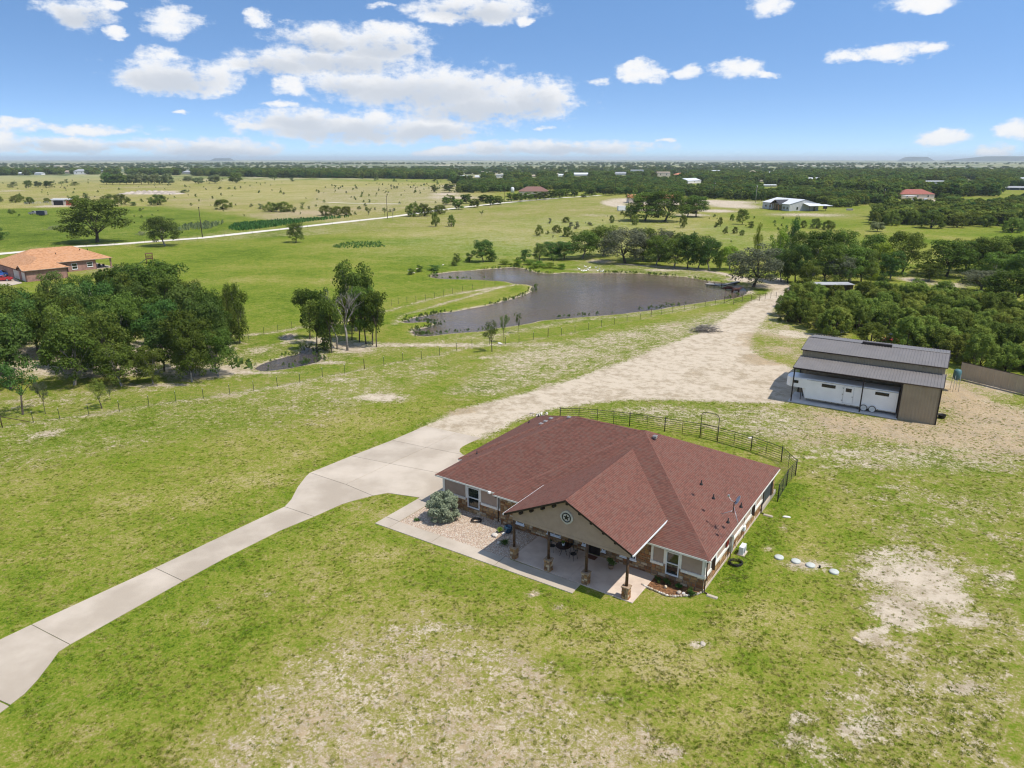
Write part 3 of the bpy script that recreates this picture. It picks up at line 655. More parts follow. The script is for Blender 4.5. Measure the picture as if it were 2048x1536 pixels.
def wall(mb, F, s0, s1, z0, z1, holes, th=0.2, mi=0):
    xs_ = sorted({s0, s1, *[h[0] for h in holes], *[h[1] for h in holes]}); zs_ = sorted({z0, z1, *[h[2] for h in holes], *[h[3] for h in holes]})
    for i in range(len(xs_) - 1):
        zz0 = None
        for j in range(len(zs_) - 1):
            cx, cz = (xs_[i] + xs_[i + 1]) / 2, (zs_[j] + zs_[j + 1]) / 2
            hole = any(h[0] < cx < h[1] and h[2] < cz < h[3] for h in holes) or cx < s0 or cx > s1 or cz < z0 or cz > z1
            if not hole and zz0 is None: zz0 = zs_[j]
            if (hole or j == len(zs_) - 2) and zz0 is not None:
                e = zs_[j] if hole else zs_[j + 1]
                boxm(mb, F, xs_[i], xs_[i + 1], -th, 0, zz0, e, mi); zz0 = None
UNIT = []
for k in range(8):
    q = random.Random(k); b_ = MB()
    j = lambda a: a * (1 - q.uniform(0, 0.09))
    vs = [(-.5 * j(1), 0, -.5 * j(1)), (.5 * j(1), 0, -.5 * j(1)), (.5 * j(1), 0, .5 * j(1)), (-.5 * j(1), 0, .5 * j(1))]
    fr = [(v[0] * .9, 1 - q.uniform(0, .25), v[2] * .9) for v in vs]
    b_.add(vs + fr, [(0, 1, 5, 4), (1, 2, 6, 5), (2, 3, 7, 6), (3, 0, 4, 7), (4, 5, 6, 7)])
    UNIT.append((vs, fr, b_.build('stone', stone_o, me_only=True)))
def stone_layout(s0, s1, z0, z1, holes, q, wmin=0.26, wmax=0.62, hs=(0.17, 0.22, 0.27)):
    z = z0; out = []
    while z < z1 - 0.06:
        h = min(q.choice(hs), z1 - z)
        if z1 - z - h < 0.09: h = z1 - z
        s = s0
        while s < s1 - 0.02:
            w = min(q.uniform(wmin, wmax), s1 - s)
            if s1 - s - w < 0.12: w = s1 - s
            segs = [(s, s + w)]
            for hh in holes:
                if hh[3] > z + 0.03 and hh[2] < z + h - 0.03:
                    ns = []
                    for a, c in segs:
                        if hh[0] >= c or hh[1] <= a: ns.append((a, c)); continue
                        if hh[0] > a: ns.append((a, hh[0]))
                        if hh[1] < c: ns.append((hh[1], c))
                    segs = ns
            for a, c in segs:
                if c - a > 0.05: out.append((a, c, z, z + h))
            s += w
        z += h
    return out
def stones_obj(parent, F, ang, s0, s1, z0, z1, holes, seed, **kw):
    q = random.Random(seed)
    for a, c, z, zz in stone_layout(s0, s1, z0, z1, holes, q, **kw):
        p = F((a + c) / 2, 0.002, (z + zz) / 2)
        link('stone', UNIT[q.randrange(8)][2], parent, p, (0, 0, ang + (math.pi if q.random() < 0 else 0)), (c - a - 0.02, q.uniform(0.025, 0.05), zz - z - 0.018))
def stones_joined(mb, F, s0, s1, z0, z1, holes, seed, mi=0, **kw):
    q = random.Random(seed)
    for a, c, z, zz in stone_layout(s0, s1, z0, z1, holes, q, **kw):
        vs, fr, _ = UNIT[q.randrange(8)]; w, h, d = c - a - 0.02, zz - z - 0.018, q.uniform(0.025, 0.05)
        mb.add([F((a + c) / 2 + v[0] * w, 0.002 + v[1] * d, (z + zz) / 2 + v[2] * h) for v in vs + fr], [(0, 4, 5, 1), (1, 5, 6, 2), (2, 6, 7, 3), (3, 7, 4, 0), (4, 7, 6, 5)], mi)
def window(parent, F, s0, s1, z0, z1, rail=True, name='window', fr=0.07, out=0.05, sill=True, mull=None, m=None, label=None):
    m = m or white_m
    b = MB(); boxm(b, F, s0, s0 + fr, -0.10, out, z0, z1); boxm(b, F, s1 - fr, s1, -0.10, out, z0, z1)
    boxm(b, F, s0 + fr, s1 - fr, -0.10, out, z1 - fr, z1); boxm(b, F, s0 + fr, s1 - fr, -0.10, out, z0, z0 + fr)
    if rail: boxm(b, F, s0 + fr, s1 - fr, -0.07, out - 0.015, (z0 + z1) / 2 - 0.03, (z0 + z1) / 2 + 0.03)
    if mull:
        for k in range(1, mull): x = s0 + (s1 - s0) * k / mull; boxm(b, F, x - 0.025, x + 0.025, -0.07, out - 0.01, z0 + fr, z1 - fr)
    w = b.build(name, m, parent)
    g = MB(); 
    zs_ = [z0 + fr, (z0 + z1) / 2 - 0.03, (z0 + z1) / 2 + 0.03, z1 - fr] if rail else [z0 + fr, z1 - fr]
    for k in range(0, len(zs_), 2):
        g = MB(); boxm(g, F, s0 + fr, s1 - fr, -0.09, -0.06, zs_[k], zs_[k + 1]); g.build('pane', glass_m, w)
    if sill:
        g = MB(); boxm(g, F, s0 - 0.06, s1 + 0.06, 0.003, out + 0.06, z0 - 0.09, z0 - 0.002); g.build('sill', m, w)
    if label: w['label'] = label
    return w

# ------------------------------------------------------------------ the ranch house
house = empty('ranch_house', HO, math.atan2(-HU.y, -HU.x), 'long stone and stucco house under a dark red hipped shingle roof with a gabled porch', 'house')
def H(u, v, z=0.0): return Vector((-u, v, z))
front = lambda v: face((0, v, 0), (-1, 0, 0), (0, -1, 0))      # s runs to the left as u does
FW, FP, FL = front(0.0), front(0.15), front(0.35)
right = face((0, 0, 0), (0, 1, 0), (1, 0, 0))                   # s = v
leftF = face((-24.45, 0, 0), (0, 1, 0), (-1, 0, 0)); leftB = face((-24.95, 0, 0), (0, 1, 0), (-1, 0, 0))
back = face((0, 18.0, 0), (-1, 0, 0), (0, 1, 0))
win_wing = [(1.90, 2.92, 0.58, 2.48)]
win_left = [(20.35, 21.65, 0.52, 2.48)]
holes_porch = [(5.35, 6.65, 0.75, 2.15), (7.93, 8.25, 0.62, 2.1), (8.42, 9.42, 0.0, 2.15), (9.66, 9.98, 0.62, 2.1), (12.0, 13.25, 0.62, 2.15), (15.55, 16.35, 0.62, 2.1)]
win_side = [(1.35, 2.35, 1.25, 2.25), (11.4, 12.5, 1.25, 2.25)]
WALLS = {}
def wobj(key, m, fn):
    g_ = MB(); fn(g_); WALLS[key] = g_.build('wall', m, house); return WALLS[key]
wobj('wing', stucco, lambda g: wall(g, FW, 0.0, 4.05, 0, 2.88, win_wing)); wobj('porch', mortar_m, lambda g: wall(g, FP, 4.05, 18.0, 0, 2.88, holes_porch)); wobj('left', stucco, lambda g: wall(g, FL, 18.0, 24.45, 0, 2.88, win_left))
wobj('right', stucco, lambda g: wall(g, right, 0.20, 14.7, 0, 2.88, win_side))
wb = MB()
boxm(wb, right, 14.5, 18.0, -3.2, -3.0, 0, 2.88); boxm(wb, right, 14.5, 14.7, -3.2, -0.2, 0, 2.88)
wall(wb, leftF, 0.55, 4.2, 0, 2.88, [(1.4, 2.6, 0.9, 2.2)]); wall(wb, leftB, 4.2, 17.4, 0, 2.88, [(5.2, 8.4, 0, 2.3), (9.4, 12.6, 0, 2.3)])
boxm(wb, FL, 24.45, 24.95, -4.05, -3.85, 0, 2.88)
wall(wb, back, 3.2, 24.75, 0, 2.88, [(8, 10, 0.9, 2.1), (14, 16.4, 0, 2.1)])
WALLS['rest'] = wall_o = wb.build('wall', stucco, house)
# stone facing: laid stones one by one on the fronts and the right side, the porch wall as one laid surface
for ky, F, a, b_, hs in (('wing', FW, 0.0, 4.05, win_wing), ('left', FL, 18.0, 24.45, win_left), ('right', right, 0.0, 14.7, [])):
    mort = MB(); wall(mort, F, a, b_, 0, 1.16, hs, th=-0.006); mort.build('mortar_bed', mortar_m, WALLS[ky])
stones_obj(WALLS['wing'], FW, math.pi, 0.02, 4.03, 0.02, 1.15, win_wing, 11)
stones_obj(WALLS['left'], FL, math.pi, 18.02, 24.43, 0.02, 1.15, win_left, 12)
stones_obj(WALLS['right'], right, -math.pi / 2, 0.02, 14.68, 0.22, 1.15, [], 13, wmin=0.35, wmax=0.75, hs=(0.22, 0.28, 0.31))
pb = MB(); stones_joined(pb, FP, 4.07, 17.98, 0.02, 2.86, holes_porch, 14)
o = pb.build('stone_facing', stone_i, WALLS['porch']); o['kind'] = 'stuff'
pl = MB(); boxm(pl, right, -0.02, 14.72, 0.004, 0.05, 0.0, 0.2)
pl.build('plinth', concrete_d, house)
# trim bands and corner boards
for F, segs in ((FW, [(0.0, 1.72), (3.1, 4.12)]), (FL, [(17.95, 20.15), (21.85, 24.5)]), (right, [(-.11, 14.72)]), (leftF, [(.2, 4.2)])):
    for a, c in segs: tb = MB(); boxm(tb, F, a, c, 0.008, 0.12 if F is right else 0.11, 1.16, 1.37 if F is right else 1.36); tb.build('trim_band', trim_m, house)
for F, segs in ((FW, [(0.0, 0.18), (1.72, 1.895), (2.925, 3.1), (3.93, 4.11)]), (FL, [(20.15, 20.345), (21.655, 21.85), (24.2, 24.44), (18.2, 18.45)])):
    for a, c in segs: cb = MB(); boxm(cb, F, a, c, 0.006, 0.055, 1.37, 2.87); cb.build('corner_board', trim_m, house)
for a, c in ((0.0, 0.2), (1.1, 1.34), (2.36, 2.62), (11.15, 11.39), (12.51, 12.75), (14.5, 14.7)): cb = MB(); boxm(cb, right, a, c, 0.006, 0.055, 1.38, 2.87); cb.build('corner_board', trim_m, house)
window(house, FW, 1.90, 2.92, 0.58, 2.48, sill=False); window(house, FL, 20.35, 21.65, 0.52, 2.48, sill=False)
for h in holes_porch:
    if h[2] > 0: window(house, FP, *h, rail=False, mull=2 if h[1] - h[0] > 1 else None)
for h in win_side:
    w = window(house, right, *h, rail=False, sill=False, out=0.08)
    hood = MB(); boxm(hood, right, h[0] - .02, h[0] + 0.05, 0.082, 0.32, h[2], h[3]); hood.build('shutter', down_m, w)
window(house, leftF, 1.4, 2.6, 0.9, 2.2); 
db = MB(); boxm(db, FP, 8.42, 9.42, -0.12, -0.07, 0.05, 2.12); d_ = db.build('front_door', door_m, house)
k_ = MB(); k_.tube([FP(8.55, -0.07, 1.0), FP(8.55, 0.0, 1.0)], 0.035, 8); k_.build('handle', metal_m, d_)
for a in (5.2, 9.4):
    g = MB()
    for j in range(4): boxm(g, leftB, a, a + 3.2, -0.14, -0.08, 0.03 + j * 0.57, 0.03 + j * 0.57 + 0.55)
    g.build('garage_door', trim_m, house)
g = MB(); boxm(g, back, 14, 16.4, -0.14, -0.1, 0.05, 2.1); g.build('patio_door', glass_m, house); window(house, back, 8, 10, 0.9, 2.1)
# back porch on the right end: low slab, dark screen panels, stone pier
g = MB(); boxm(g, right, 14.7, 19.4, -2.9, 0.12, 0.005, 0.42); g.build('back_porch_slab', concrete_m, house)
for k in range(4):
    g = MB(); boxm(g, right, 14.78 + k * 0.78, 14.78 + k * 0.78 + 0.74, -0.06, -0.03, 0.425, 2.86); g.build('screen_panel', screen_m, house)
g = MB(); boxm(g, right, 17.92, 18.35, -0.3, 0.11, 0.425, 2.0, 0); pr = g.build('stone_pier', mortar_m, house)
stones_obj(pr, face((0, 0, 0), (0, 1, 0), (1, 0, 0)) if False else (lambda a, d, z: right(a, 0.11 + d, z)), -math.pi / 2, 17.93, 18.34, 0.44, 1.99, [], 21, wmin=.2, wmax=.3)
# roof: right block, left block, garage bump, porch gable
def hip_block(mb, u0, u1, v0, v1, ze, sl=0.5, capmb=None):
    hv, hu = (v1 - v0) / 2, (u1 - u0) / 2
    if hv <= hu: zt = ze + hv * sl; r0, r1 = (u0 + hv, (v0 + v1) / 2), (u1 - hv, (v0 + v1) / 2)
    else: zt = ze + hu * sl; r0, r1 = ((u0 + u1) / 2, v0 + hu), ((u0 + u1) / 2, v1 - hu)
    a, b, c, d = H(u0, v0, ze), H(u1, v0, ze), H(u1, v1, ze), H(u0, v1, ze); p, q = H(*r0, zt), H(*r1, zt)
    if hv <= hu: planes = [(a, b, q, p), (b, c, q), (c, d, p, q), (d, a, p)]
    else: planes = [(a, b, p), (b, c, q, p), (c, d, q), (d, a, p, q)]
    for pl_ in planes: roof_plane(mb, [tuple(x) for x in pl_])
    if hv <= hu: prs = [(a, p), (d, p), (b, q), (c, q), (p, q)]
    else: prs = [(a, p), (b, p), (c, q), (d, q), (p, q)]
    if capmb is not None:
        for x, y in prs: CAPS.append((x, y))
    mb.add([H(u0, v0, ze - 0.02), H(u1, v0, ze - 0.02), H(u1, v1, ze - 0.02), H(u0, v1, ze - 0.02)], [(0, 1, 2, 3)], 0)
CAPS = []
roofb = MB()
hip_block(roofb, -0.45, 18.3, -0.5, 18.5, 3.0, capmb=1)
hip_block(roofb, -0.1, 24.87, -0.15, 18.3, 2.998)
for x, y in ((H(24.87, -.15, 3), H(24.87 - 9.225, 9.075, 3 + 4.6125)), (H(24.87, 18.3, 3), H(24.87 - 9.225, 9.075, 7.61)), (H(15.6, 9.075, 7.61), H(9.4, 9.075, 7.61))): CAPS.append((x, y))
hip_block(roofb, 12.0, 25.35, 3.8, 17.9, 2.996)
for x, y in ((H(25.35, 3.8, 3), H(25.35 - 6.6, 10.4, 6.3)), (H(25.35, 17.9, 3), H(25.35 - 6.6, 11.3, 6.3))): CAPS.append((x, y))
pe0, pe1, pz, pk, pf = 3.65, 14.5, 4.05, 6.7, -4.45
pc = (pe0 + pe1) / 2
for u in (pe0, pe1): 
    vb = 1.75
    roof_plane(roofb, [tuple(H(u, pf, pz)), tuple(H(pc, pf, pk)), tuple(H(pc, 7.2, pk)), tuple(H(u, vb, pz))])
CAPS.append((H(pc, pf, pk), H(pc, 6.9, pk)))
roof = roofb.build('roof', red_shingle, house)
for x, y in CAPS: capb = MB(); caps(capb, x, y); o = capb.build('ridge_cap', red_shingle, roof); o['kind'] = 'stuff'
def eave(mb, a, b, inn, z, h=0.14, t=0.03, top=0.0):       # a board hung along an eave, a-b in u,v ; inn = inward direction
    (u0, v0), (u1, v1) = a, b
    P = [H(u0, v0, z - h), H(u1, v1, z - h), H(u1 + inn[0] * t, v1 + inn[1] * t, z - h), H(u0 + inn[0] * t, v0 + inn[1] * t, z - h)]
    mb.add([*P, *[p + Vector((0, 0, h + top)) for p in P]], [(0, 1, 2, 3), (4, 7, 6, 5), (0, 4, 5, 1), (1, 5, 6, 2), (2, 6, 7, 3), (3, 7, 4, 0)])
for a, b_, inn in (((-.47, -.54), (18.3, -.54), (0, 1)), ((18.3, -.19), (24.9, -.19), (0, 1)), ((-.49, -.54), (-.49, 18.5), (1, 0)), ((24.91, -.19), (24.91, 3.78), (-1, 0)), ((25.39, 3.76), (25.39, 17.9), (-1, 0)), ((-.45, 18.53), (25.3, 18.53), (0, -1)), ((24.9, 3.77), (25.38, 3.77), (0, 1))):
    fb = MB(); eave(fb, a, b_, inn, 2.985); fb.build('gutter', trim_m, roof)
sb = MB(); sb.add([H(-.45, -.5, 2.86), H(18.3, -.5, 2.86), H(18.3, -.15, 2.86), H(24.87, -.15, 2.86), H(24.87, 3.8, 2.86), H(25.35, 3.8, 2.86), H(25.35, 17.9, 2.86), H(24.0, 18.3, 2.86), H(-.45, 18.5, 2.86)], [tuple(range(9))])
sb.build('soffit', soffit_m, roof)
# porch gable: soffits, rake boards, gutters, front wall, beams, medallion
g = MB()
for u, vb in ((pe0, 1.7), (pe1, 1.7)):
    sg = 1 if u > pc else -1
    P = [H(u - sg * .02, pf + .02, pz - .13), H(pc, pf + .02, pk - .13), H(pc, 4.0, pk - .13), H(u - sg * .02, vb, pz - .13)]; g.add(P, [(0, 1, 2, 3)])
g.build('porch_soffit', soffit_m, roof)
g = MB()
for u in (pe0, pe1):
    P = [H(u, pf, pz - .17), H(pc, pf, pk - .17), H(pc, pf, pk - .01), H(u, pf, pz - .01)]; Q = [p + Vector((0, .045, 0)) for p in P]
    g.add(P + Q, [(0, 1, 2, 3), (4, 7, 6, 5), (0, 4, 5, 1), (3, 2, 6, 7), (0, 3, 7, 4)])
g.build('rake_board', fascia_m, roof)
for u, sg in ((pe0 - .04, 1), (pe1 + .04, -1)): g = MB(); eave(g, (u, pf - .02), (u, 1.6), (sg, 0), pz - .005, 0.13, 0.09, 0.01); g.build('porch_gutter', white_m, roof)
g = MB(); T = [H(4.15, -3.9, 3.66), H(14.0, -3.9, 3.66), H(14.0, -3.9, pz + .48 * .38 - .14), H(pc, -3.9, pk - .15), H(4.15, -3.9, pz + .48 * .38 - .14)]
Q = [p + Vector((0, .22, 0)) for p in T]; g.add(T + Q, [(0, 1, 2, 3, 4), (9, 8, 7, 6, 5), (0, 5, 6, 1), (1, 6, 7, 2), (2, 7, 8, 3), (3, 8, 9, 4), (4, 9, 5, 0)])
gable = g.build('gable_wall', stucco, house)
g = MB()
for u in (4.3, 13.85): g.box(-u - .12, -u + .12, -3.66, 0.0, 3.4, 3.64)
g.box(-14.0, -4.15, -3.91, -3.67, 3.42, 3.655)
g.build('porch_beam', stucco, house)
for u, z in ((13.15, 4.32), (12.2, 4.78), (11.22, 5.26), (10.25, 5.74), (9.1, 6.27), (8.05, 5.78), (7.1, 5.32), (6.1, 4.84), (5.15, 4.37)):
    g = MB(); g.tube([(-u, -3.905, z), (-u, -4.15, z + .02), (-u, -4.28, z + .03)], [.14, .135, .06], 10); g.build('beam_end', fascia_m, gable)
for u in (0.35, 1.62, 3.3): g = MB(); g.tube([(-u, -.01, 2.74), (-u, -.32, 2.76)], [.11, .08], 8); g.build('beam_end', fascia_m, WALLS['wing' if u < 4 else 'left'])
for u in (18.4, 19.2, 22.3): g = MB(); g.tube([(-u, .34, 2.74), (-u, .02, 2.76)], [.11, .08], 8); g.build('beam_end', fascia_m, WALLS['wing' if u < 4 else 'left'])
mu, mz = 9.2, 5.08
g = MB()
R0 = 0.50
poly = []
for k in range(48):
    a = 2 * math.pi * k / 48; r = R0 * (1 + 0.09 * abs(math.cos(2 * a)) ** 3 + 0.015 * math.cos(8 * a)); poly.append((r * math.cos(a), r * math.sin(a)))
def plate(mb, pts, y0, y1, mi=0):
    n = len(pts); vs = [(-mu + x, y0, mz + z) for x, z in pts] + [(-mu + x, y1, mz + z) for x, z in pts]
    mb.add(vs, [tuple(range(n)), tuple(range(2 * n - 1, n - 1, -1))] + [(i, i + n, (i + 1) % n + n, (i + 1) % n) for i in range(n)], mi)
plate(g, poly, -3.99, -3.905); med = g.build('medallion', mat('cast_stone', (0.52, 0.49, 0.44), .85, .05), gable)
g = MB(); ring = [(-mu + .34 * math.cos(t * math.pi / 16), -4.005, mz + .34 * math.sin(t * math.pi / 16)) for t in range(33)]; g.tube(ring, .04, 6, cap=False); g.build('ring', black_m, med)
g = MB(); star = []
for k in range(10): a = math.pi / 2 + k * math.pi / 5; r = .26 if k % 2 == 0 else .105; star.append((r * math.cos(a), r * math.sin(a)))
plate(g, star, -4.02, -3.985); g.build('star', black_m, med)
# posts on stone bases
for k, u in enumerate((4.3, 7.55, 10.78, 13.93)):
    po = MB(); po.tube([(-u, -3.78, 1.05), (-u, -3.78, 3.43)], [.115, .10], 10); pp = po.build('porch_post', post_m, house)
    b_ = MB(); b_.box(-u - .235, -u + .235, -4.015, -3.545, 0.02, 0.97); bb = b_.build('post_base', mortar_m, pp)
    for F, ang in ((lambda a, d, z, u=u: Vector((-u + a, -4.015 - d, z)), math.pi), (lambda a, d, z, u=u: Vector((-u + .235 + d, -3.78 + a, z)), -math.pi / 2), (lambda a, d, z, u=u: Vector((-u - .235 - d, -3.78 - a, z)), math.pi / 2), (lambda a, d, z, u=u: Vector((-u - a, -3.545 + d, z)), 0)):
        stones_obj(pp, F, ang, -.235, .235, .05, .96, [], 30 + k, wmin=.16, wmax=.3, hs=(.14, .18, .22))
    c_ = MB(); c_.box(-u - .31, -u + .31, -4.09, -3.47, 0.972, 1.05, tp=.01); c_.build('cap_stone', cap_m, pp)
# vents and pipes on the roof
def onroof_z(u, v):
    zs_ = [min(3 + (u + .45) * .5, 3 + (18.3 - u) * .5, 3 + (v + .5) * .5, 3 + (18.5 - v) * .5), min(3 + (24.87 - u) * .5, 3 + (v + .15) * .5, 3 + (18.3 - v) * .5)]
    if u > 12: zs_.append(min(3 + (25.35 - u) * .5, 3 + (v - 3.8) * .5, 3 + (17.9 - v) * .5))
    return max(zs_)
def uv_on_roof(px, py):
    d = Vector(ray(px, py)); o_ = Vector((0, 0, CAMH)); t = 30.0
    while t < 160:
        p = o_ + d * t; u, v = toUV(p)
        if p.z <= onroof_z(u, v): return u, v, p.z
        t += 0.03
vent_m = mat('vent_metal', (0.30, 0.28, 0.27), .5, .1, metal=.3)
for (px, py) in ((1310, 874), (1102, 838), (1091, 844), (1082, 849), (1138, 836), (1178, 836)):
    r__ = uv_on_roof(px, py)
    if not r__: continue
    u, v, z = r__; g = MB(); g.box(-u - .16, -u + .16, v - .16, v + .16, z - .08, z + .10, tp=.03); g.box(-u - .19, -u + .19, v - .19, v + .19, z + .10, z + .15, tp=.05)
    g.build('roof_vent', vent_m, roof)
for (px, py) in ((1402.5, 968), (1482, 1013), (1456, 1044), (954, 908), (1058, 846), (1427, 996), (1077, 834)):
    r__ = uv_on_roof(px, py)
    if not r__: continue
    u, v, z = r__; g = MB(); g.cyl(-u, v, z - .1, z + .33, .045, 8); g.lathe([(.14, z - .06), (.1, z + .06), (.055, z + .1)], -u, v, 10); g.build('vent_pipe', black_m, roof)
# gutters' downspouts and elbows
def downspout(F, s, z1, name='downspout'):
    g = MB(); g.tube([F(s, .45, z1), F(s, .42, z1 - .12), F(s, .16, z1 - .38), F(s, .16, 1.5), F(s, .22, 1.36), F(s, .22, 1.15), F(s, .12, 1.0), F(s, .12, .1), F(s, .35, .06)], .05, 6); g.build(name, down_m, house)
downspout(right, -.02, 2.88); downspout(right, 14.6, 2.88)
g = MB(); g.tube([FW(18.25, .5, 2.86), FW(18.25, .2, 2.6), FW(18.25, -.2, 2.45), FW(18.3, -.25, .1)], .045, 6); g.build('downspout', down_m, house)
for a in (-.15, 14.5):
    g = MB(); g.box(.35, 1.15, a - .15, a + .15, .005, .09, tp=.03); o = g.build('splash_block', concrete_m, None); o.location = HO; o.rotation_euler = house.rotation_euler
    tag(o, 'pale splash block under the downspout at the %s of the house' % ('front right corner' if a < 0 else 'screened porch'), 'splash block')
g = MB(); b_ = MB(); g.box(-18.9, -18.7, -.42, -.2, 2.86, 3.02); g.build('floodlight', white_m, roof)
# side wall gear: breaker cabinet with conduit, meter, hose reel
g = MB(); boxm(g, right, 5.35, 5.75, .13, .32, .75, 2.1); mb_ = g.build('breaker_cabinet', metal_m, house); g = MB(); g.tube([right(5.55, .22, .74), right(5.55, .22, .05)], .04, 6); g.build('conduit', down_m, mb_)
g = MB(); boxm(g, right, 4.7, 5.1, .06, .12, 1.42, 2.1); g.build('red_panel', mat('red_panel', (.22, .02, .015), .5), house)
g = MB(); boxm(g, right, 9.0, 9.35, .05, .25, .85, 1.25); m_ = g.build('electric_meter', white_m, house); g = MB(); g.tube([right(9.1, .12, 1.26), right(9.1, .12, 2.5)], .025, 6); g.tube([right(9.2, .15, .84), right(9.25, .18, .1)], .02, 6); g.build('conduit', black_m, m_)
# ------------------------------------------------------------------ paving
def xy(p): return (p[0], p[1])
def gp(*pts): return [xy(G(*p)) for p in pts]
drive = empty('driveway', (0, 0, 0)); drive['kind'] = 'structure'
def inset(P, d):
    P = [np.array(p) for p in P]; c = sum(P) / len(P); ar = sum(P[i][0] * P[(i + 1) % len(P)][1] - P[(i + 1) % len(P)][0] * P[i][1] for i in range(len(P)))
    n = len(P); out = []
    for i in range(n):
        e1 = P[i] - P[i - 1]; e2 = P[(i + 1) % n] - P[i]; e1 = e1 / np.hypot(*e1); e2 = e2 / np.hypot(*e2)
        s = 1 if ar > 0 else -1; n1 = np.array([-e1[1], e1[0]]) * s; n2 = np.array([-e2[1], e2[0]]) * s; b = n1 + n2; b = b / (np.hypot(*b) + 1e-9)
        k = d / max(0.4, float(b @ n1)); out.append(tuple(P[i] + b * k))
    return out
def slab(parent, P, z1, m, gap=0.02, name='concrete_slab', z0=-0.12):
    P = inset(P, gap); b = MB(); b.prism(P, z0, z1 - 0.012); 
    Q = inset(P, 0.015); n = len(P)
    b = MB(); ar = sum(P[i][0] * P[(i + 1) % n][1] - P[(i + 1) % n][0] * P[i][1] for i in range(n))
    if ar < 0: P = P[::-1]; Q = Q[::-1]
    vs = [(*p, z0) for p in P] + [(*p, z1 - .012) for p in P] + [(*p, z1) for p in Q]
    fs = []
    for i in range(n):
        j = (i + 1) % n; fs += [(i, j, j + n, i + n), (i + n, j + n, j + 2 * n, i + 2 * n)]
    fs.append(tuple(range(2 * n, 3 * n))); b.add(vs, fs)
    me = b.build(name, m, None, me_only=True)
    bm = bmesh.new(); bm.from_mesh(me); bmesh.ops.triangulate(bm, faces=[f for f in bm.faces if len(f.verts) > 4]); bm.to_mesh(me); bm.free()
    return link(name, me, parent)
def uvclip(P, umin):
    st = [(*p, *toUV(p)) for p in P]; q = clip(st, 1, 0, umin); return [(a[0], a[1]) for a in q]
DZ = 0.055
slabs = [[(-120,1400),(-90,1312),(0,1280),(63,1250),(140,1290),(118,1304),(103,1325),(76,1360),(50,1388),(20,1411),(0,1402),(-90,1368)],
  [(-90,1370),(0,1404),(19,1413),(0,1427),(-60,1480),(-150,1560),(-260,1480),(-120,1402)],
  [(63,1250),(310,1136.5),(366,1163),(250,1228),(140,1290)],
  [(310,1136.5),(450,1070),(569,1014),(628,1034),(560,1062),(450,1117),(366,1163)],
  [(569,1014),(582,1000),(595,975),(612,953),(620,946),(691.5,969.5),(745,992),(700,1004),(684,1009),(628,1034)],
  [(620,946),(702.5,912.5),(780.5,928),(691.5,969.5)], [(702.5,912.5),(784,881),(852.5,895.5),(780.5,928)], [(784,881),(850,852.5),(912.5,865.5),(852.5,895.5)],
  [(852.5,895.5),(912.5,865.5),(962,876.5),(940,886),(926,893),(920,898),(919.5,904),(926,910)]]
for P in slabs: slab(drive, gp(*P), DZ, concrete_m)
for P in ([(691.5,969.5),(780.5,928),(890,949),(935,1010),(876,1000),(841,996),(775,986.6),(745,992)], [(780.5,928),(852.5,895.5),(926,910),(985,925),(1000,960),(890,949)]):
    q = uvclip(gp(*P), 25.0)
    if P[0][0] == 691.5:   # leave the walk along the house free
        q = uvclip(gp(*P[:-5], (935,1010)), 25.0) if False else q
    slab(drive, q, DZ, concrete_m)
walk = empty('walkway', (0, 0, 0)); walk['kind'] = 'structure'
W2 = lambda *uv: [xy(UV(*p)) for p in uv]
ws = [[(27.0,-5.9),(25.45,-5.86),(25.45,-4.48),(27.0,-4.48)], [(25.45,-5.86),(20.9,-5.76),(20.9,-4.32),(25.45,-4.48)], [(20.9,-5.76),(14.6,-5.62),(14.6,-4.15),(20.9,-4.32)], [(14.6,-5.62),(7.75,-5.45),(7.8,-4.08),(14.6,-4.15)],
      [(27.0,-4.48),(25.45,-4.48),(25.45,-0.3),(27.0,-.3)], [(27.0,-0.3),(25.05,-0.3),(25.05,3.3),(27.6,3.3)]]
for P in ws[:5]: slab(walk, W2(*P), 0.062, concrete_m)
slab(walk, W2(*ws[5]), 0.066, concrete_m)
pat = empty('patio', (0, 0, 0)); pat['kind'] = 'structure'
slab(pat, W2((3.65,-4.1),(8.9,-4.06),(8.9,0.12),(3.65,0.12)), 0.07, concrete_d, 0.004); slab(pat, W2((8.9,-4.06),(14.1,-4.02),(14.1,0.12),(8.9,0.12)), 0.07, concrete_d, 0.004)
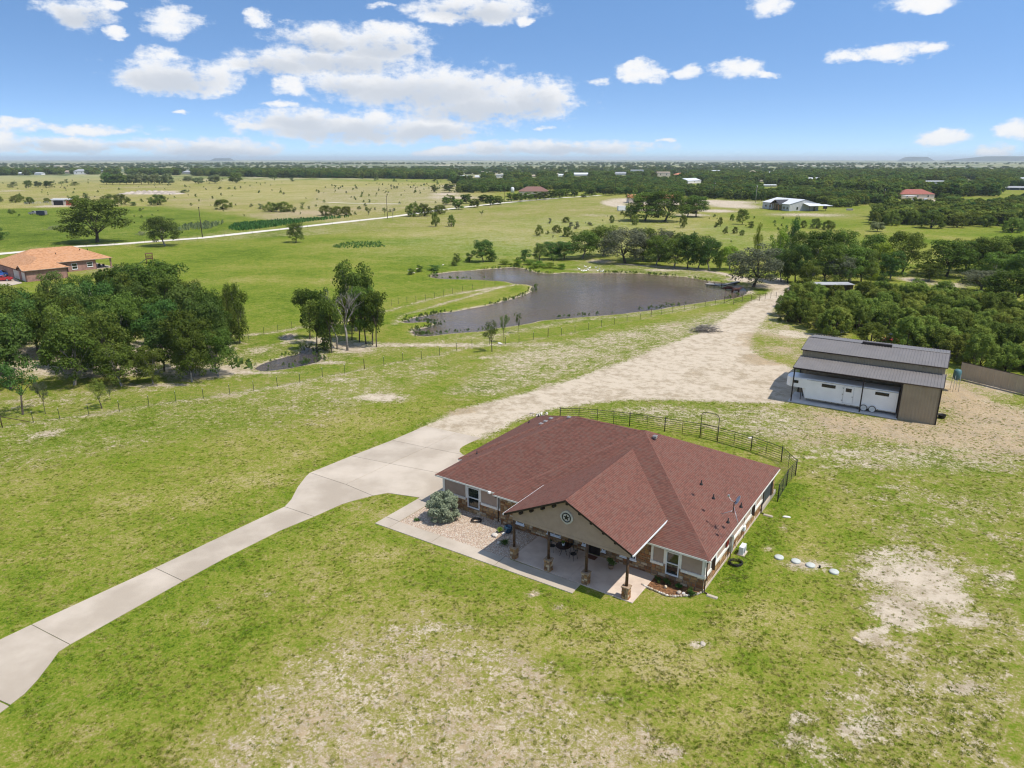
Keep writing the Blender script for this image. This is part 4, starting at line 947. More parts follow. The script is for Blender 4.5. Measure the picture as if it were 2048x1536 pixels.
# gravel bed beside the walk
gravel_m = mat('river_gravel_base', srgb(196, 176, 154), 0.95, 0.25, 9.0, col2=srgb(146, 122, 106), bump=0.6, bscale=25)
pebble_m = stone_mat('pebbles', [(0.50,0.42,0.32),(0.64,0.58,0.48),(0.34,0.24,0.17),(0.56,0.49,0.39),(0.27,0.21,0.17),(0.70,0.66,0.57),(0.45,0.35,0.24)], objrand=False, scale=20)
P = W2((14.12,-4.13),(20.9,-4.30),(25.42,-4.46),(25.42,-0.3),(24.6,-.3),(24.4,0.34),(18.1,0.34),(18,0.14),(14.12,0.14)); b = MB(); b.prism(P, -0.05, 0.028); o = b.build('gravel_bed', gravel_m); tag(o, kind='structure')
b = MB(); q = random.Random(5)
for i in range(5200):
    u = q.uniform(14.2, 25.35); v = q.uniform(-4.4, 0.25)
    if v < -4.13 - (u - 14.1) * .028 or (u > 24.5 and v > -.35): continue
    p = UV(u, v, 0.03); r = q.uniform(.025, .062); a = q.uniform(0, 3.14); e = q.uniform(.6, 1)
    ca, sa = math.cos(a) * r, math.sin(a) * r
    b.add([p + Vector((ca, sa, 0)), p + Vector((-sa * e, ca * e, 0)), p - Vector((ca, sa, 0)), p + Vector((sa * e, -ca * e, 0)), p + Vector((q.uniform(-.01, .01), 0, r * .75))], [(0, 1, 4), (1, 2, 4), (2, 3, 4), (3, 0, 4)])
tag(b.build('gravel', pebble_m), kind='stuff')

# ------------------------------------------------------------------ rocks and plants near the house
def rock_mesh(seed, name='rock', m=None, flat=0.6):
    q = random.Random(seed); bm = bmesh.new(); bmesh.ops.create_icosphere(bm, subdivisions=2, radius=0.5)
    dirs = [Vector((q.gauss(0, 1), q.gauss(0, 1), q.gauss(0, 1))).normalized() for _ in range(9)]; offs = [q.uniform(.28, .44) for _ in dirs]
    for v in bm.verts:
        for d, o_ in zip(dirs, offs):
            k = v.co.dot(d) - o_
            if k > 0: v.co -= d * k
        v.co.z = max(v.co.z, -0.25)
    me = bpy.data.meshes.new(name); bm.to_mesh(me); bm.free(); me.materials.append(m or rock_m); return me
ROCKS = [rock_mesh(k) for k in range(8)]
def rock(p, sx, sy, sz, label=None, group=None, rz=None, name='rock', parent=None, k=None, cat='rock'):
    o = link(name, ROCKS[(k if k is not None else rnd.randrange(8)) % 8], parent, (p[0], p[1], p[2] + sz * .2), (0, 0, rnd.uniform(0, 6) if rz is None else rz), (sx, sy, sz))
    if label: tag(o, label, cat, group)
    return o
bed = empty('flower_bed', (0, 0, 0)); tag(bed, 'curved mulch bed edged with pale stones under the front right window', 'flower bed')
zz5 = lambda x, y: (1240 + x / 6.827, 1040 + y / 6.827)
curve = [zz5(*p) for p in ((292,888),(340,915),(395,940),(450,962),(520,992),(580,1018),(640,1040),(700,1052),(770,1055),(850,1048),(930,1040),(1000,1032),(1060,1022),(1105,1005))]
cw = [np.array(G(*p)[:2]) for p in curve]
outline = [tuple(c) for c in cw] + W2((0.1,-.06),(3.6,-.06))
b = MB(); b.prism(outline, -.05, .05); b.build('mulch', mat('mulch', (0.24, 0.115, 0.05), .95, .3, 6, bump=.7, bscale=18), bed)
tot = [0]; 
for i in range(len(cw) - 1): tot.append(tot[-1] + float(np.hypot(*(cw[i + 1] - cw[i]))))
s = 0.08
while s < tot[-1]:
    i = max(k for k in range(len(tot)) if tot[k] <= s); i = min(i, len(cw) - 2); t = (s - tot[i]) / (tot[i + 1] - tot[i]); p = cw[i] * (1 - t) + cw[i + 1] * t; dd = cw[i + 1] - cw[i]
    w = rnd.uniform(.17, .30); rock((p[0], p[1], .04), w * 1.15, w * .8, .22, rz=math.atan2(dd[1], dd[0]), name='edging_stone', parent=bed); s += w * .95
for u, v, r in ((2.45, -1.0, .34), (1.35, -1.15, .42), (1.05, -1.05, .3)): 
    p = UV(u, v, .06); rock(p, r, r * .8, r * .8, {.34: 'small pale rock in the flower bed below the window', .42: 'larger of the two white rocks side by side in the flower bed', .3: 'smaller of the two white rocks side by side in the flower bed'}[r])

leaf_green = leaf_mat('leaf_green', (0.062, 0.110, 0.026), (0.120, 0.185, 0.045))
leaf_sage = leaf_mat('leaf_sage', (0.20, 0.235, 0.145), (0.37, 0.41, 0.28), objvar=.1, hue=.005)
leaf_bright = leaf_mat('leaf_bright', (0.10, 0.19, 0.02), (0.19, 0.30, 0.05), objvar=.3)
bark_m = mat('bark', (0.105, 0.083, 0.062), .95, .25, 3.0); bark_pale = mat('pale_bark', (0.30, 0.27, 0.235), .95, .2, 3.0)
def leaf_arrays(cent, rad, n, size, q, squash=(1, 1, 1), shell=(0.62, 1.0), up=0.25, jitter=0.8, long=1.0, vert=0.0, zmin=None, upn=.45):
    cent = np.asarray(cent, float); rad = np.asarray(rad, float)
    if rad.ndim == 1: rad = np.stack([rad] * 3, 1)
    w = (rad.prod(1)) ** (2 / 3); w /= w.sum()
    idx = q.choice(len(cent), n, p=w); d = q.normal(size=(n, 3)); d[:, 2] += up; d /= np.linalg.norm(d, axis=1)[:, None]
    r = shell[0] + (shell[1] - shell[0]) * q.random(n) ** 0.6
    c = cent[idx] + d * rad[idx] * r[:, None]
    if zmin is not None: c[:, 2] = np.maximum(c[:, 2], zmin + q.random(n) * 0.2)
    nn = d + q.normal(size=(n, 3)) * jitter; nn[:, 2] += upn; nn /= np.linalg.norm(nn, axis=1)[:, None]
    t = q.normal(size=(n, 3)); t[:, 2] += vert * 3; t -= nn * (t * nn).sum(1)[:, None]; t /= np.linalg.norm(t, axis=1)[:, None]; b = np.cross(nn, t)
    s = size * (0.6 + 0.8 * q.random(n))[:, None]
    k = q.uniform(.45, .8, (n, 1))
    v0 = c - t * s * long; v1 = c + b * s * k + nn * s * .15; v2 = c + t * s * long; v3 = c - b * s * k + nn * s * .15
    return np.stack([v0, v1, v2, v3], 1).reshape(-1, 3)
def quads_mesh(name, V, m, tri=False):
    n = len(V) // 4; me = bpy.data.meshes.new(name); me.vertices.add(len(V)); me.vertices.foreach_set('co', V.astype(np.float32).ravel())
    me.loops.add(len(V)); me.loops.foreach_set('vertex_index', np.arange(len(V), dtype=np.int32)); me.polygons.add(n); me.polygons.foreach_set('loop_start', np.arange(0, 4 * n, 4, dtype=np.int32))
    me.materials.append(m); me.update(calc_edges=True); return me
def small_plant(p, r, h, m, n, size, label, group=None, name='plant', spiky=False, seed=1, cat='plant'):
    q = np.random.default_rng(seed)
    if spiky:
        V = []
        for i in range(n):
            a = q.uniform(0, 6.28); o_ = q.uniform(.1, 1.0); L = h * q.uniform(.6, 1.05); dx, dy = math.cos(a), math.sin(a); w = .018 + .01 * q.random()
            p0 = np.array([0, 0, 0.]); p1 = np.array([dx * r * o_ * .6, dy * r * o_ * .6, L * .75]); p2 = np.array([dx * r * o_, dy * r * o_, L * (1 - .45 * o_)]); sd = np.array([-dy, dx, 0]) * w
            V += [p0 - sd, p0 + sd, p1 + sd, p1 - sd, p1 - sd, p1 + sd, p2 + sd * .3, p2 - sd * .3]
        V = np.array(V)
    else:
        cs = [(q.normal(0, r * .4), q.normal(0, r * .4), h * q.uniform(.3, .7)) for _ in range(8)]; V = leaf_arrays(cs, [min(r, h) * .42] * 8, n, size, q, zmin=.02)
    o_ = empty(name, p, label=label, cat=cat, group=group); link('foliage', quads_mesh('foliage', V, m), o_)
    g = MB(); 
    for k in range(3): g.tube([(0, 0, 0), (q.normal(0, r * .25), q.normal(0, r * .25), h * .55)], [.02, .008], 4)
    g.build('stem', bark_m, o_); return o_
for i, (u, v) in enumerate(((3.2,-.55),(2.55,-.5),(1.6,-.6),(0.75,-.75),(0.45,-.9))):
    small_plant(UV(u, v, .05), .28, .5, leaf_green, 420, .045, ['leftmost leafy green plant in the flower bed by the patio', 'leafy plant under the left edge of the front right window', 'leafy plant between the white rocks and the wall', 'dark green plant beside the pair of white rocks', 'green plant nearest the right corner of the house'][i], seed=50 + i)
# big silvery bush in the gravel
q = np.random.default_rng(9); sb_ = empty('sage_bush', UV(22.55, -2.0, .03), label='big round silver-grey sage bush on the gravel by the front wall', cat='bush')
cs = []; rs = []
for i in range(130):
    a = q.uniform(0, 6.28); e = q.uniform(0.0, 1.0); z = .25 + 2.0 * e; rr = 1.38 * math.sqrt(max(0.05, 1 - (abs(z - .95) / 1.45) ** 2.2)) * q.uniform(.5, 1.0); cs.append((rr * math.cos(a), rr * math.sin(a), z)); rs.append(q.uniform(.20, .36))
V = leaf_arrays(cs, rs, 20000, .058, q, zmin=.04, jitter=.9, long=1.3, vert=.4, shell=(.2, 1.0), up=.5); link('foliage', quads_mesh('foliage', V, leaf_sage), sb_)
g = MB()
for k in range(7): a = k * .9; g.tube([(0, 0, 0), (.4 * math.cos(a), .4 * math.sin(a), .7), (.8 * math.cos(a), .8 * math.sin(a), 1.5)], [.05, .035, .012], 5)
g.build('stem', bark_m, sb_)
small_plant(UV(24.3, -3.55, .03), .25, .28, leaf_green, 260, .04, 'tiny dark shrub alone on the gravel near the walk', seed=61)
small_plant(G(1000, 1066), .42, .6, leaf_bright, 90, .05, 'bright green spiky tuft beside the blue pot', spiky=True, seed=62)
small_plant(G(1010, 1090), .55, .5, leaf_green, 130, .05, 'dark spiky fern plant beside the ornamental boulders', spiky=True, seed=63)
for i, (px, py, r, h, lb) in enumerate(((990,1073,.75,.4,'tan ornamental boulder at the edge of the shade on the gravel'), (1008,1069,.5,.3,'pale boulder between the bright tuft and the dark fern'), (1017,1078,.45,.3,'pale boulder behind the dark spiky fern'), (999,1088,.5,.35,'upright pale boulder left of the dark spiky fern'))):
    p = G(px, py); rock((p.x, p.y, .03), r, r * .75, h, lb, k=i)
# blue pot, hose on the gravel, tap
g = MB(); g.lathe([(.02, .04), (.22, .04), (.27, .12), (.36, .38), (.34, .58), (.30, .62), (.27, .60), (.25, .5), (0.02, .5)], n=24); pot = g.build('glazed_pot', mat('blue_glaze', (.020, .060, .105), .18, .15, coat=.5), None, UV(16.55, -.75, .02)); tag(pot, 'dark blue glazed pot standing on the gravel by the stone wall', 'pot')
g = MB(); pts = []
for k in range(90):
    a = k * .33; r = .30 + .012 * math.sin(k * .9) + .06 * (k % 7) / 7; pts.append((r * math.cos(a) * 1.35, r * math.sin(a), .03 + .0022 * k + .01 * math.sin(k)))
g.tube(pts, .02, 5); hs = g.build('garden_hose', black_m, None, UV(19.9, -.75, .05)); tag(hs, 'black hose heaped in loops on the shaded gravel', 'hose')
g = MB(); pts = []
for k in range(150):
    a = k * .30; r = .34 + .20 * ((k * .37) % 1); pts.append((r * math.cos(a) * 1.1, r * math.sin(a), .03 + .0012 * k + .012 * math.sin(k * 1.7)))
g.tube(pts, .022, 5); p = G(1471, 1128); hs = g.build('garden_hose', black_m, None, (p.x, p.y, .03)); tag(hs, 'black hose coiled flat on the grass by the right side wall', 'hose')
g = MB(); g.tube([UV(17.9, .0, .02) - HO, UV(17.9, .0, .45) - HO, UV(17.9, -.12, .47) - HO], .022, 6); o = g.build('yard_hydrant', white_m, None, HO); tag(o, 'thin white standpipe tap rising from the gravel near the porch', 'tap')
# AC unit
def boxobj(name, p, rz, dims, m, label, cat, parent=None):
    g = MB(); g.box(-dims[0] / 2, dims[0] / 2, -dims[1] / 2, dims[1] / 2, 0, dims[2], tp=.01); return g
p = UV(-.75, 7.0, 0); ac = empty('air_conditioner', p, house.rotation_euler.z, 'white split air conditioner unit standing by the right side wall', 'air conditioner')
g = MB(); g.box(-.18, .18, -.42, .42, .06, .72, tp=.01); g.build('case', white_m, ac); g = MB(); g.box(-.3, .3, -.5, .5, 0, .06); g.build('pad', concrete_m, ac)
g = MB(); ring = [(.2, .25 * math.cos(t * .3927) - .08, .38 + .25 * math.sin(t * .3927)) for t in range(17)]; g.tube(ring, .014, 4); 
for k in range(8): a = k * math.pi / 8; g.tube([(.195, -.08 - .25 * math.cos(a), .38 - .25 * math.sin(a)), (.195, -.08 + .25 * math.cos(a), .38 + .25 * math.sin(a))], .008, 4)
g.build('fan_grille', metal_m, ac); g = MB(); g.tube([(-.1, -.3, .5), (-.4, -.35, .55), (-.62, -.35, 1.0)], .02, 5); g.build('pipe', black_m, ac)
# patio furniture
def iron_chair(p, rz, label):
    c = empty('patio_chair', p, rz, label, 'chair', 'iron chairs round the patio table')
    g = MB(); g.lathe([(.02, .44), (.22, .44), (.25, .46), (.25, .48), (.02, .47)], n=18); g.build('seat', black_m, c)
    g = MB(); g.tube([(-.22, .2, .46), (-.24, .26, .8), (-.12, .3, 1.0), (.12, .3, 1.0), (.24, .26, .8), (.22, .2, .46)], .018, 6)
    for k in range(-2, 3): g.tube([(k * .08, .21, .47), (k * .09, .285, .97)], .011, 5)
    g.build('backrest', black_m, c)
    for sx in (-1, 1):
        g = MB(); g.tube([(sx * .24, .24, .72), (sx * .28, 0, .68), (sx * .25, -.2, .66), (sx * .22, -.2, .46)], .016, 6); g.build('armrest', black_m, c)
        for sy in (-1, 1): g = MB(); g.tube([(sx * .2, sy * .18, .45), (sx * .25, sy * .24, 0.0)], [.018, .014], 6); g.build('leg', black_m, c)
    return c
tu, tv = 11.0, -1.15; tp_ = UV(tu, tv, .07); tbl = empty('patio_table', tp_, .3, 'round dark iron table under the porch roof', 'table')
g = MB(); g.lathe([(.02, .71), (.60, .71), (.62, .73), (.60, .75), (.02, .75)], n=28); g.build('tabletop', mat('bronze_mesh', (.045, .024, .02), .55), tbl)
for k in range(4): a = k * math.pi / 2 + .5; g = MB(); g.tube([(.35 * math.cos(a), .35 * math.sin(a), .71), (.18 * math.cos(a), .18 * math.sin(a), .4), (.42 * math.cos(a), .42 * math.sin(a), 0)], .02, 6); g.build('leg', black_m, tbl)
iron_chair(UV(tu - 1.05, tv - .25, .07), house.rotation_euler.z - 1.7, 'black iron chair on the door side of the patio table'); iron_chair(UV(tu + .95, tv - .1, .07), house.rotation_euler.z + 1.6, 'black iron chair on the window side of the patio table'); iron_chair(UV(tu - .1, tv + .85, .07), house.rotation_euler.z, 'black iron chair between the patio table and the wall')
g = MB(); g.lathe([(.02, 0), (.09, 0), (.13, .18), (.12, .2), (.1, .17), (.02, .17)], n=16); o = g.build('flower_pot', white_m, None, tuple(tp_ + Vector((0, 0, .75)))); tag(o, 'white flower pot standing on the patio table', 'pot')
small_plant(tp_ + Vector((0, 0, .90)), .2, .28, leaf_bright, 160, .04, 'bright green houseplant growing in the white pot', seed=70)
pp = UV(6.9, -.95, .07); g = MB(); g.lathe([(.02, 0), (.17, 0), (.24, .3), (.26, .34), (.22, .33), (.02, .3)], n=18); o = g.build('flower_pot', mat('terracotta', (.30, .20, .12), .8), None, tuple(pp)); tag(o, 'tan clay planter beside the front door', 'pot')
small_plant(pp + Vector((0, 0, .3)), .42, .6, leaf_green, 420, .06, 'bushy dark green plant growing in the clay planter', seed=71)
g = MB(); g.box(-.45, .45, -.28, .28, 0, .02, tp=.01); o = g.build('doormat', mat('coir', (.19, .07, .035), .95, .2, 20), None, tuple(UV(8.92, -.35, .072)), (0, 0, house.rotation_euler.z)); tag(o, 'rust brown doormat in front of the dark front door', 'doormat')
small_plant(UV(12.75, -.25, .09), .22, .34, leaf_green, 120, .05, 'little potted plant by the wall left of the table', seed=72)
# satellite dish on the roof
u, v, z = uv_on_roof(1466, 1026); dish = empty('satellite_dish', UV(u, v, z), house.rotation_euler.z, 'grey satellite dish on a three-legged mast on the red roof', 'satellite dish')
zr_ = lambda x, y: onroof_z(u - x, v + y) - z
g = MB(); g.tube([(0, 0, .0), (0, 0, .85), (.12, .06, .98)], .035, 8); g.build('mast', down_m, dish)
for x, y in ((.65, -.75), (-.75, -.35), (-.1, .5)): g = MB(); g.tube([(0, 0, .55 if x > -.2 else .2), (x, y, zr_(x, y) + .03)], .022, 6); g.build('strut', metal_m, dish)
g = MB(); prof = [(r, .55 * r * r) for r in (0.01, .1, .2, .3, .38)]; prof += [(.38, .085), (.3, .035), (.1, .0), (.01, -.01)]; g.lathe(prof, n=24); d_ = g.build('reflector', mat('dish_grey', (.5, .53, .56), .5), dish, (.28, .12, 1.05), (R(18), R(-62), 0))
g = MB(); g.tube([(.22, .1, .85), (-.2, -.05, .98), (-.42, -.05, 1.3)], .022, 6); g.box(-.5, -.36, -.12, .04, 1.26, 1.38); g.build('feed_arm', metal_m, dish)
# septic lids, white stone, marker stones
for i, (px, py) in enumerate(((1558,1116),(1591.6,1123.7),(1621,1132),(1668,1145))):
    p = G(px, py); g = MB(); g.lathe([(.34, 0), (.36, .1), (.33, .14), (.1, .17), (.01, .17)], n=24); o = g.build('septic_lid', mat('pale_lid', (.50, .51, .46), .6, .05), None, tuple(p))
    tag(o, ['white septic lid nearest the house wall, first of the row of four', 'second white septic lid from the house wall', 'third white septic lid from the house, next to the dark valve', 'white septic lid farthest from the house wall, last of the row of four'][i], 'septic lid', 'septic lids in the lawn')
p = G(1639, 1136); g = MB(); g.cyl(0, 0, 0, .16, .07, 10); g.cyl(0, 0, .16, .2, .09, 10); o = g.build('valve', black_m, None, tuple(p)); tag(o, 'small black valve cap between two white septic lids', 'valve')
p = G(1573, 1035); rock(p, .75, .42, .22, 'flat white stone alone on the green lawn right of the house')
p = G(1405, 1288); rock(p, .62, .4, .12, 'flat yellowish stone in a bare patch of the front lawn')
p = G(1064, 1191); rock(p, .5, .3, .16, 'small pale stone in the lawn in front of the walkway')
q2 = random.Random(8)
for i in range(14):
    x = 1060 + q2.uniform(0, 34); y = 830 + q2.uniform(-4, 3); p = G(x, y); w = q2.uniform(.25, .6); rock(p, w, w * .7, w * .6, 'limestone rock in the low row behind the garage end of the house', 'rocks in the row behind the garage')
q2 = random.Random(4)
for i, (x, y) in enumerate(((823,693),(886,530),(818,541),(835,538),(828,546),(1000,688),(1716,1281),(1420,912),(1500,876),(1430,926))):
    p = G(x, y); w = (1.9 if y < 700 else .8) * q2.uniform(.6, 1); rock((p.x, p.y, 0), w, w * .6, w * .25, ['pale flat boulder beside the wire fence below the pond arm', 'limestone outcrop on the pond shore', 'white rock at the far tip of the pond', 'white rock among the bushes at the far end of the pond', 'white rock at the shallow end of the pond', 'flat limestone slab by the wire fence near the small tree', 'pale rock slab in the bare patch of the right lawn', 'flat pale rock outside the pipe fence', 'pale rock beyond the gate arch', 'low pale rock inside the pipe fence'][i])
# ------------------------------------------------------------------ barn
BO = G(1581.6, 802.4); BA = R(-32.1)
def BW(x, y, z=0.0): return BO + Vector((x * math.cos(BA) - y * math.sin(BA), x * math.sin(BA) + y * math.cos(BA), z))
barn = empty('metal_barn', BO, BA, 'brown metal barn with an open lean-to and a raised centre roof', 'barn')
tin_roof = mat('bronze_roof_tin', (0.175, 0.160, 0.150), 0.55, 0.05, 0.6, metal=0.0, spec=.35)
tin_wall = mat('taupe_wall_tin', (0.35, 0.28, 0.185), 0.6, 0.05, 0.5)
tin_light = mat('taupe_fence_tin', (0.48, 0.38, 0.27), 0.6, 0.05, 0.5)
def tin(mb, F, s0, s1, t0, t1, pitch=0.34, rib=0.045, t_top=None):
    """ribbed sheet: F(s, d, t) ; t may be cut along a slope by t_top(s)"""
    T = t_top or (lambda s: t1); s = s0
    while s < s1 - 1e-6:
        e = min(s + pitch, s1); a = min(s + .045, e); b = min(s + .09, e)
        prof = [(s, 0), (s + .015, rib), (a + .015, rib), (b, 0), (e, 0)] if e - s > .12 else [(s, 0), (e, 0)]
        for (p, dp), (q, dq) in zip(prof[:-1], prof[1:]):
            mb.add([F(p, dp, t0), F(q, dq, t0), F(q, dq, T(q)), F(p, dp, T(p))], [(0, 1, 2, 3)])
        s = e
def slope_face(y0, z0, y1, z1):
    L = math.hypot(y1 - y0, z1 - z0); ty, tz = (y1 - y0) / L, (z1 - z0) / L
    return (lambda s, d, t: Vector((s, y0 + ty * t - tz * d, z0 + tz * t + abs(ty) * d))), L
LB = 16.3
for nm, (y0, z0, y1, z1, x0, x1) in {'lean_to_roof': (-.25, 4.62, 4.5, 5.12, -.2, LB + .2), 'main_roof': (4.15, 6.0, 9.0, 6.66, -.2, LB + .25)}.items():
    for side in (0, 1):
        a0, a1 = (y0, y1) if side == 0 else (18 - y0, 18 - y1)
        F, L = slope_face(a0, z0, a1, z1); g = MB(); tin(g, F, x0, x1, 0, L)
        g.add([F(x0, -.03, 0), F(x1, -.03, 0), F(x1, -.03, L), F(x0, -.03, L)], [(3, 2, 1, 0)]); r_o = g.build(nm, tin_roof, barn)
        t = MB(); t.tube([F(x0, -.03, 0), F(x1, -.03, 0)], .065, 4); t.tube([F(x1, 0, 0), F(x1, 0, L)], .05, 4); t.tube([F(x0, 0, 0), F(x0, 0, L)], .05, 4); t.build('eave_trim', fascia_m, r_o)
for y in (4.42, 13.58):
    g = MB(); sgn = -1 if y < 9 else 1
    tin(g, lambda s, d, t, y=y, sgn=sgn: Vector((s, y + sgn * d, t)), 0, LB, 5.05, 5.98); g.build('clerestory_wall', tin_wall, barn)
    g = MB(); tin(g, lambda s, d, t, y=y, sgn=sgn: Vector((s, y + sgn * d, t)), 0, LB, 0, 5.0); g.build('inner_wall', tin_wall, barn)
g = MB(); g.box(6.5, 10.0, 8.75, 9.25, 6.5, 6.95); g.build('ridge_vent', fascia_m, barn)
g = MB(); g.tube([(-.2, 9, 6.69), (LB + .25, 9, 6.69)], .07, 6); g.build('ridge_cap', tin_roof, barn)
g = MB(); tin(g, lambda s, d, t: Vector((s, -d, t)), 12.35, LB, 0, 4.55); g.build('front_wall', tin_wall, barn)
g = MB(); tin(g, lambda s, d, t: Vector((12.35 - d, s, t)), 0, 4.4, 0, 5, t_top=lambda s: 4.6 + s * .105); g.build('tack_room_wall', tin_wall, barn)
def gz(y):
    y = min(y, 18 - y); return (4.6 + y * .104) if y < 4.4 else (6.0 + (y - 4.15) * .136)
doors_r = [(5.2, 8.0, 3.6), (9.6, 12.4, 4.2)]
segs_r = [(0, 1.6), (2.6, 5.2), (8.0, 9.6), (12.4, 18.0)]
g = MB()
for a, b_ in segs_r: tin(g, lambda s, d, t: Vector((LB + d, s, t)), a, b_, 0, 6, t_top=gz)
for a, b_, z in ((1.6, 2.6, 2.2), (5.2, 8.0, 3.6), (9.6, 12.4, 4.2)): tin(g, lambda s, d, t: Vector((LB + d, s, t)), a, b_, z, 6, t_top=gz)
ew = g.build('end_wall', tin_wall, barn); 
g = MB(); tin(g, lambda s, d, t: Vector((-d, s, t)), 4.42, 13.58, 0, 6, t_top=gz); g.build('end_wall', tin_wall, barn)
g = MB(); g.box(LB - .12, LB - .06, 1.62, 2.58, .02, 2.18); g.build('side_door', mat('brown_door', (.10, .035, .022), .6), barn)
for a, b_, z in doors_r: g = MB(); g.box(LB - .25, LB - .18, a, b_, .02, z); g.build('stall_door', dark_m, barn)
for x, y in ((0.0, 0.0), (8.1, 0.0), (12.28, -.03), (LB + .02, -.03), (0, 4.35), (8.1, 18), (0, 18), (LB, 18)):
    g = MB(); g.box(x - .07, x + .07, y - .07, y + .07, 0, 4.6 if y != 4.35 else 5.0); g.build('post', fascia_m, barn)
g = MB(); g.box(0, 12.3, -.06, .06, 4.38, 4.56); g.build('header_beam', fascia_m, barn)
g = MB(); g.box(-.35, 12.3, -.35, 4.38, 0, .07); g.build('floor_slab', mat('barn_concrete', srgb(205, 200, 194), .9, .08, .6), barn)
g = MB(); g.tube([(LB + .35, -.1, 4.5), (LB + .35, -.1, .1)], .05, 6)
# gooseneck trailer under the lean-to
tr = empty('horse_trailer', BW(0, 0, .07), BA, 'long white gooseneck horse trailer parked under the barn lean-to', 'trailer')
tw = mat('trailer_white', (.90, .88, .85), .35, .03, .8, spec=.5); 
def bevbox(g, x0, x1, y0, y1, z0, z1, r=.12, mi=0):
    g.add([(x0, y0, z0), (x1, y0, z0), (x1, y1, z0), (x0, y1, z0), (x0, y0, z1 - r), (x1, y0, z1 - r), (x1, y1, z1 - r), (x0, y1, z1 - r), (x0, y0 + r, z1), (x1, y0 + r, z1), (x1, y1 - r, z1), (x0, y1 - r, z1)],
          [(0, 3, 2, 1), (0, 1, 5, 4), (2, 3, 7, 6), (4, 5, 9, 8), (6, 7, 11, 10), (8, 9, 10, 11), (1, 2, 6, 10, 9, 5), (3, 0, 4, 8, 11, 7)], mi)
g = MB(); bevbox(g, 1.5, 12.0, .75, 3.15, .42, 3.05); body = g.build('body', tw, tr)
g = MB()
N_ = [(1.5, .75), (1.5, 3.15), (-.55, 3.15), (-.98, 2.75), (-1.05, 1.95), (-.98, 1.15), (-.55, .75)]
n = len(N_); g.add([(x, y, 1.72 + (0 if x > 0 else .05)) for x, y in N_] + [(x, y, 2.95) for x, y in N_] + [(x + (0.12 if x < 1.4 else 0), 1.95 + (y - 1.95) * .9, 3.05) for x, y in N_],
      [tuple(range(n)), tuple(range(3 * n - 1, 2 * n - 1, -1))] + [(i, i + n, (i + 1) % n + n, (i + 1) % n) for i in range(n)] + [(i + n, i + 2 * n, (i + 1) % n + 2 * n, (i + 1) % n + n) for i in range(n)])
g.build('gooseneck_nose', tw, tr)
g = MB(); g.add([(1.5, .76, 1.72), (1.5, 3.14, 1.72), (1.5, 3.14, .42), (1.5, .76, .42), (.95, 1.1, 1.72), (.95, 2.8, 1.72)], [(0, 4, 5, 1), (4, 3, 2, 5), (0, 3, 4), (1, 5, 2)]); g.build('front_skirt', tw, tr)
blackrub = mat('black_glass', (.012, .012, .013), .12, .05, spec=.6)
for x0, x1, z0, z1 in ((-.12, .5, 2.28, 2.62), (3.35, 4.95, 2.3, 2.68), (9.5, 11.0, 2.32, 2.68)):
    g = MB(); g.box(x0, x1, .72, .75, z0, z1); w_ = g.build('window', blackrub, tr); g = MB(); g.tube([(x0, .715, z0), (x1, .715, z0), (x1, .715, z1), (x0, .715, z1), (x0, .715, z0)], .018, 4); g.build('frame', black_m, w_)
g = MB(); g.box(5.95, 7.1, .715, .748, .62, 2.78); d_ = g.build('door', tw, tr); g = MB(); g.box(6.17, 6.85, .70, .714, 2.1, 2.58); g.build('window', blackrub, d_)
g = MB(); g.tube([(5.95, .71, .62), (5.95, .71, 2.78), (7.1, .71, 2.78), (7.1, .71, .62), (5.95, .71, .62)], .014, 4); g.box(6.95, 7.05, .69, .713, 1.45, 1.6); g.build('frame', metal_m, d_)
for x in (5.95, ): 
    for z in (.9, 1.7, 2.5): g = MB(); g.box(5.78, 5.95, .70, .748, z, z + .06); g.build('hinge', black_m, tr)
for x in (8.45, 9.42):
    wq = empty('wheel', (x, .80, .40), 0, parent=tr)
    g = MB(); g.tube([(0, -.12, 0), (0, .14, 0)], .40, 24); g.build('tyre', black_m, wq); g = MB(); g.tube([(0, -.15, 0), (0, -.10, 0)], .34, 24); g.build('rim', mat('wheel_cover', (.72, .70, .64), .5, .05), wq)
    g = MB(); pts = [(x + .50 * math.cos(a), .70, .42 + .50 * math.sin(a)) for a in [math.pi * k / 12 for k in range(13)]]; g.tube(pts, .045, 5); g.build('fender', tw, tr)
g = MB(); g.box(1.5, 12.02, .735, .748, .36, .47); g.box(1.5, 12.02, .72, .748, 3.0 - .12, 3.0 - .07); g.build('rub_rail', metal_m, tr)
g = MB()
for k in range(14): g.box(1.7 + k * .75, 1.8 + k * .75, .725, .733, .38, .44)
g.build('marker_strip', black_m, tr)
g = MB(); g.tube([(-.3, 1.95, 1.72), (-.3, 1.95, .7)], .06, 6); g.tube([(.9, 1.2, 1.72), (.9, 1.2, .0)], .045, 6); g.tube([(.9, 2.7, 1.72), (.9, 2.7, .0)], .045, 6); g.build('jack_leg', black_m, tr)
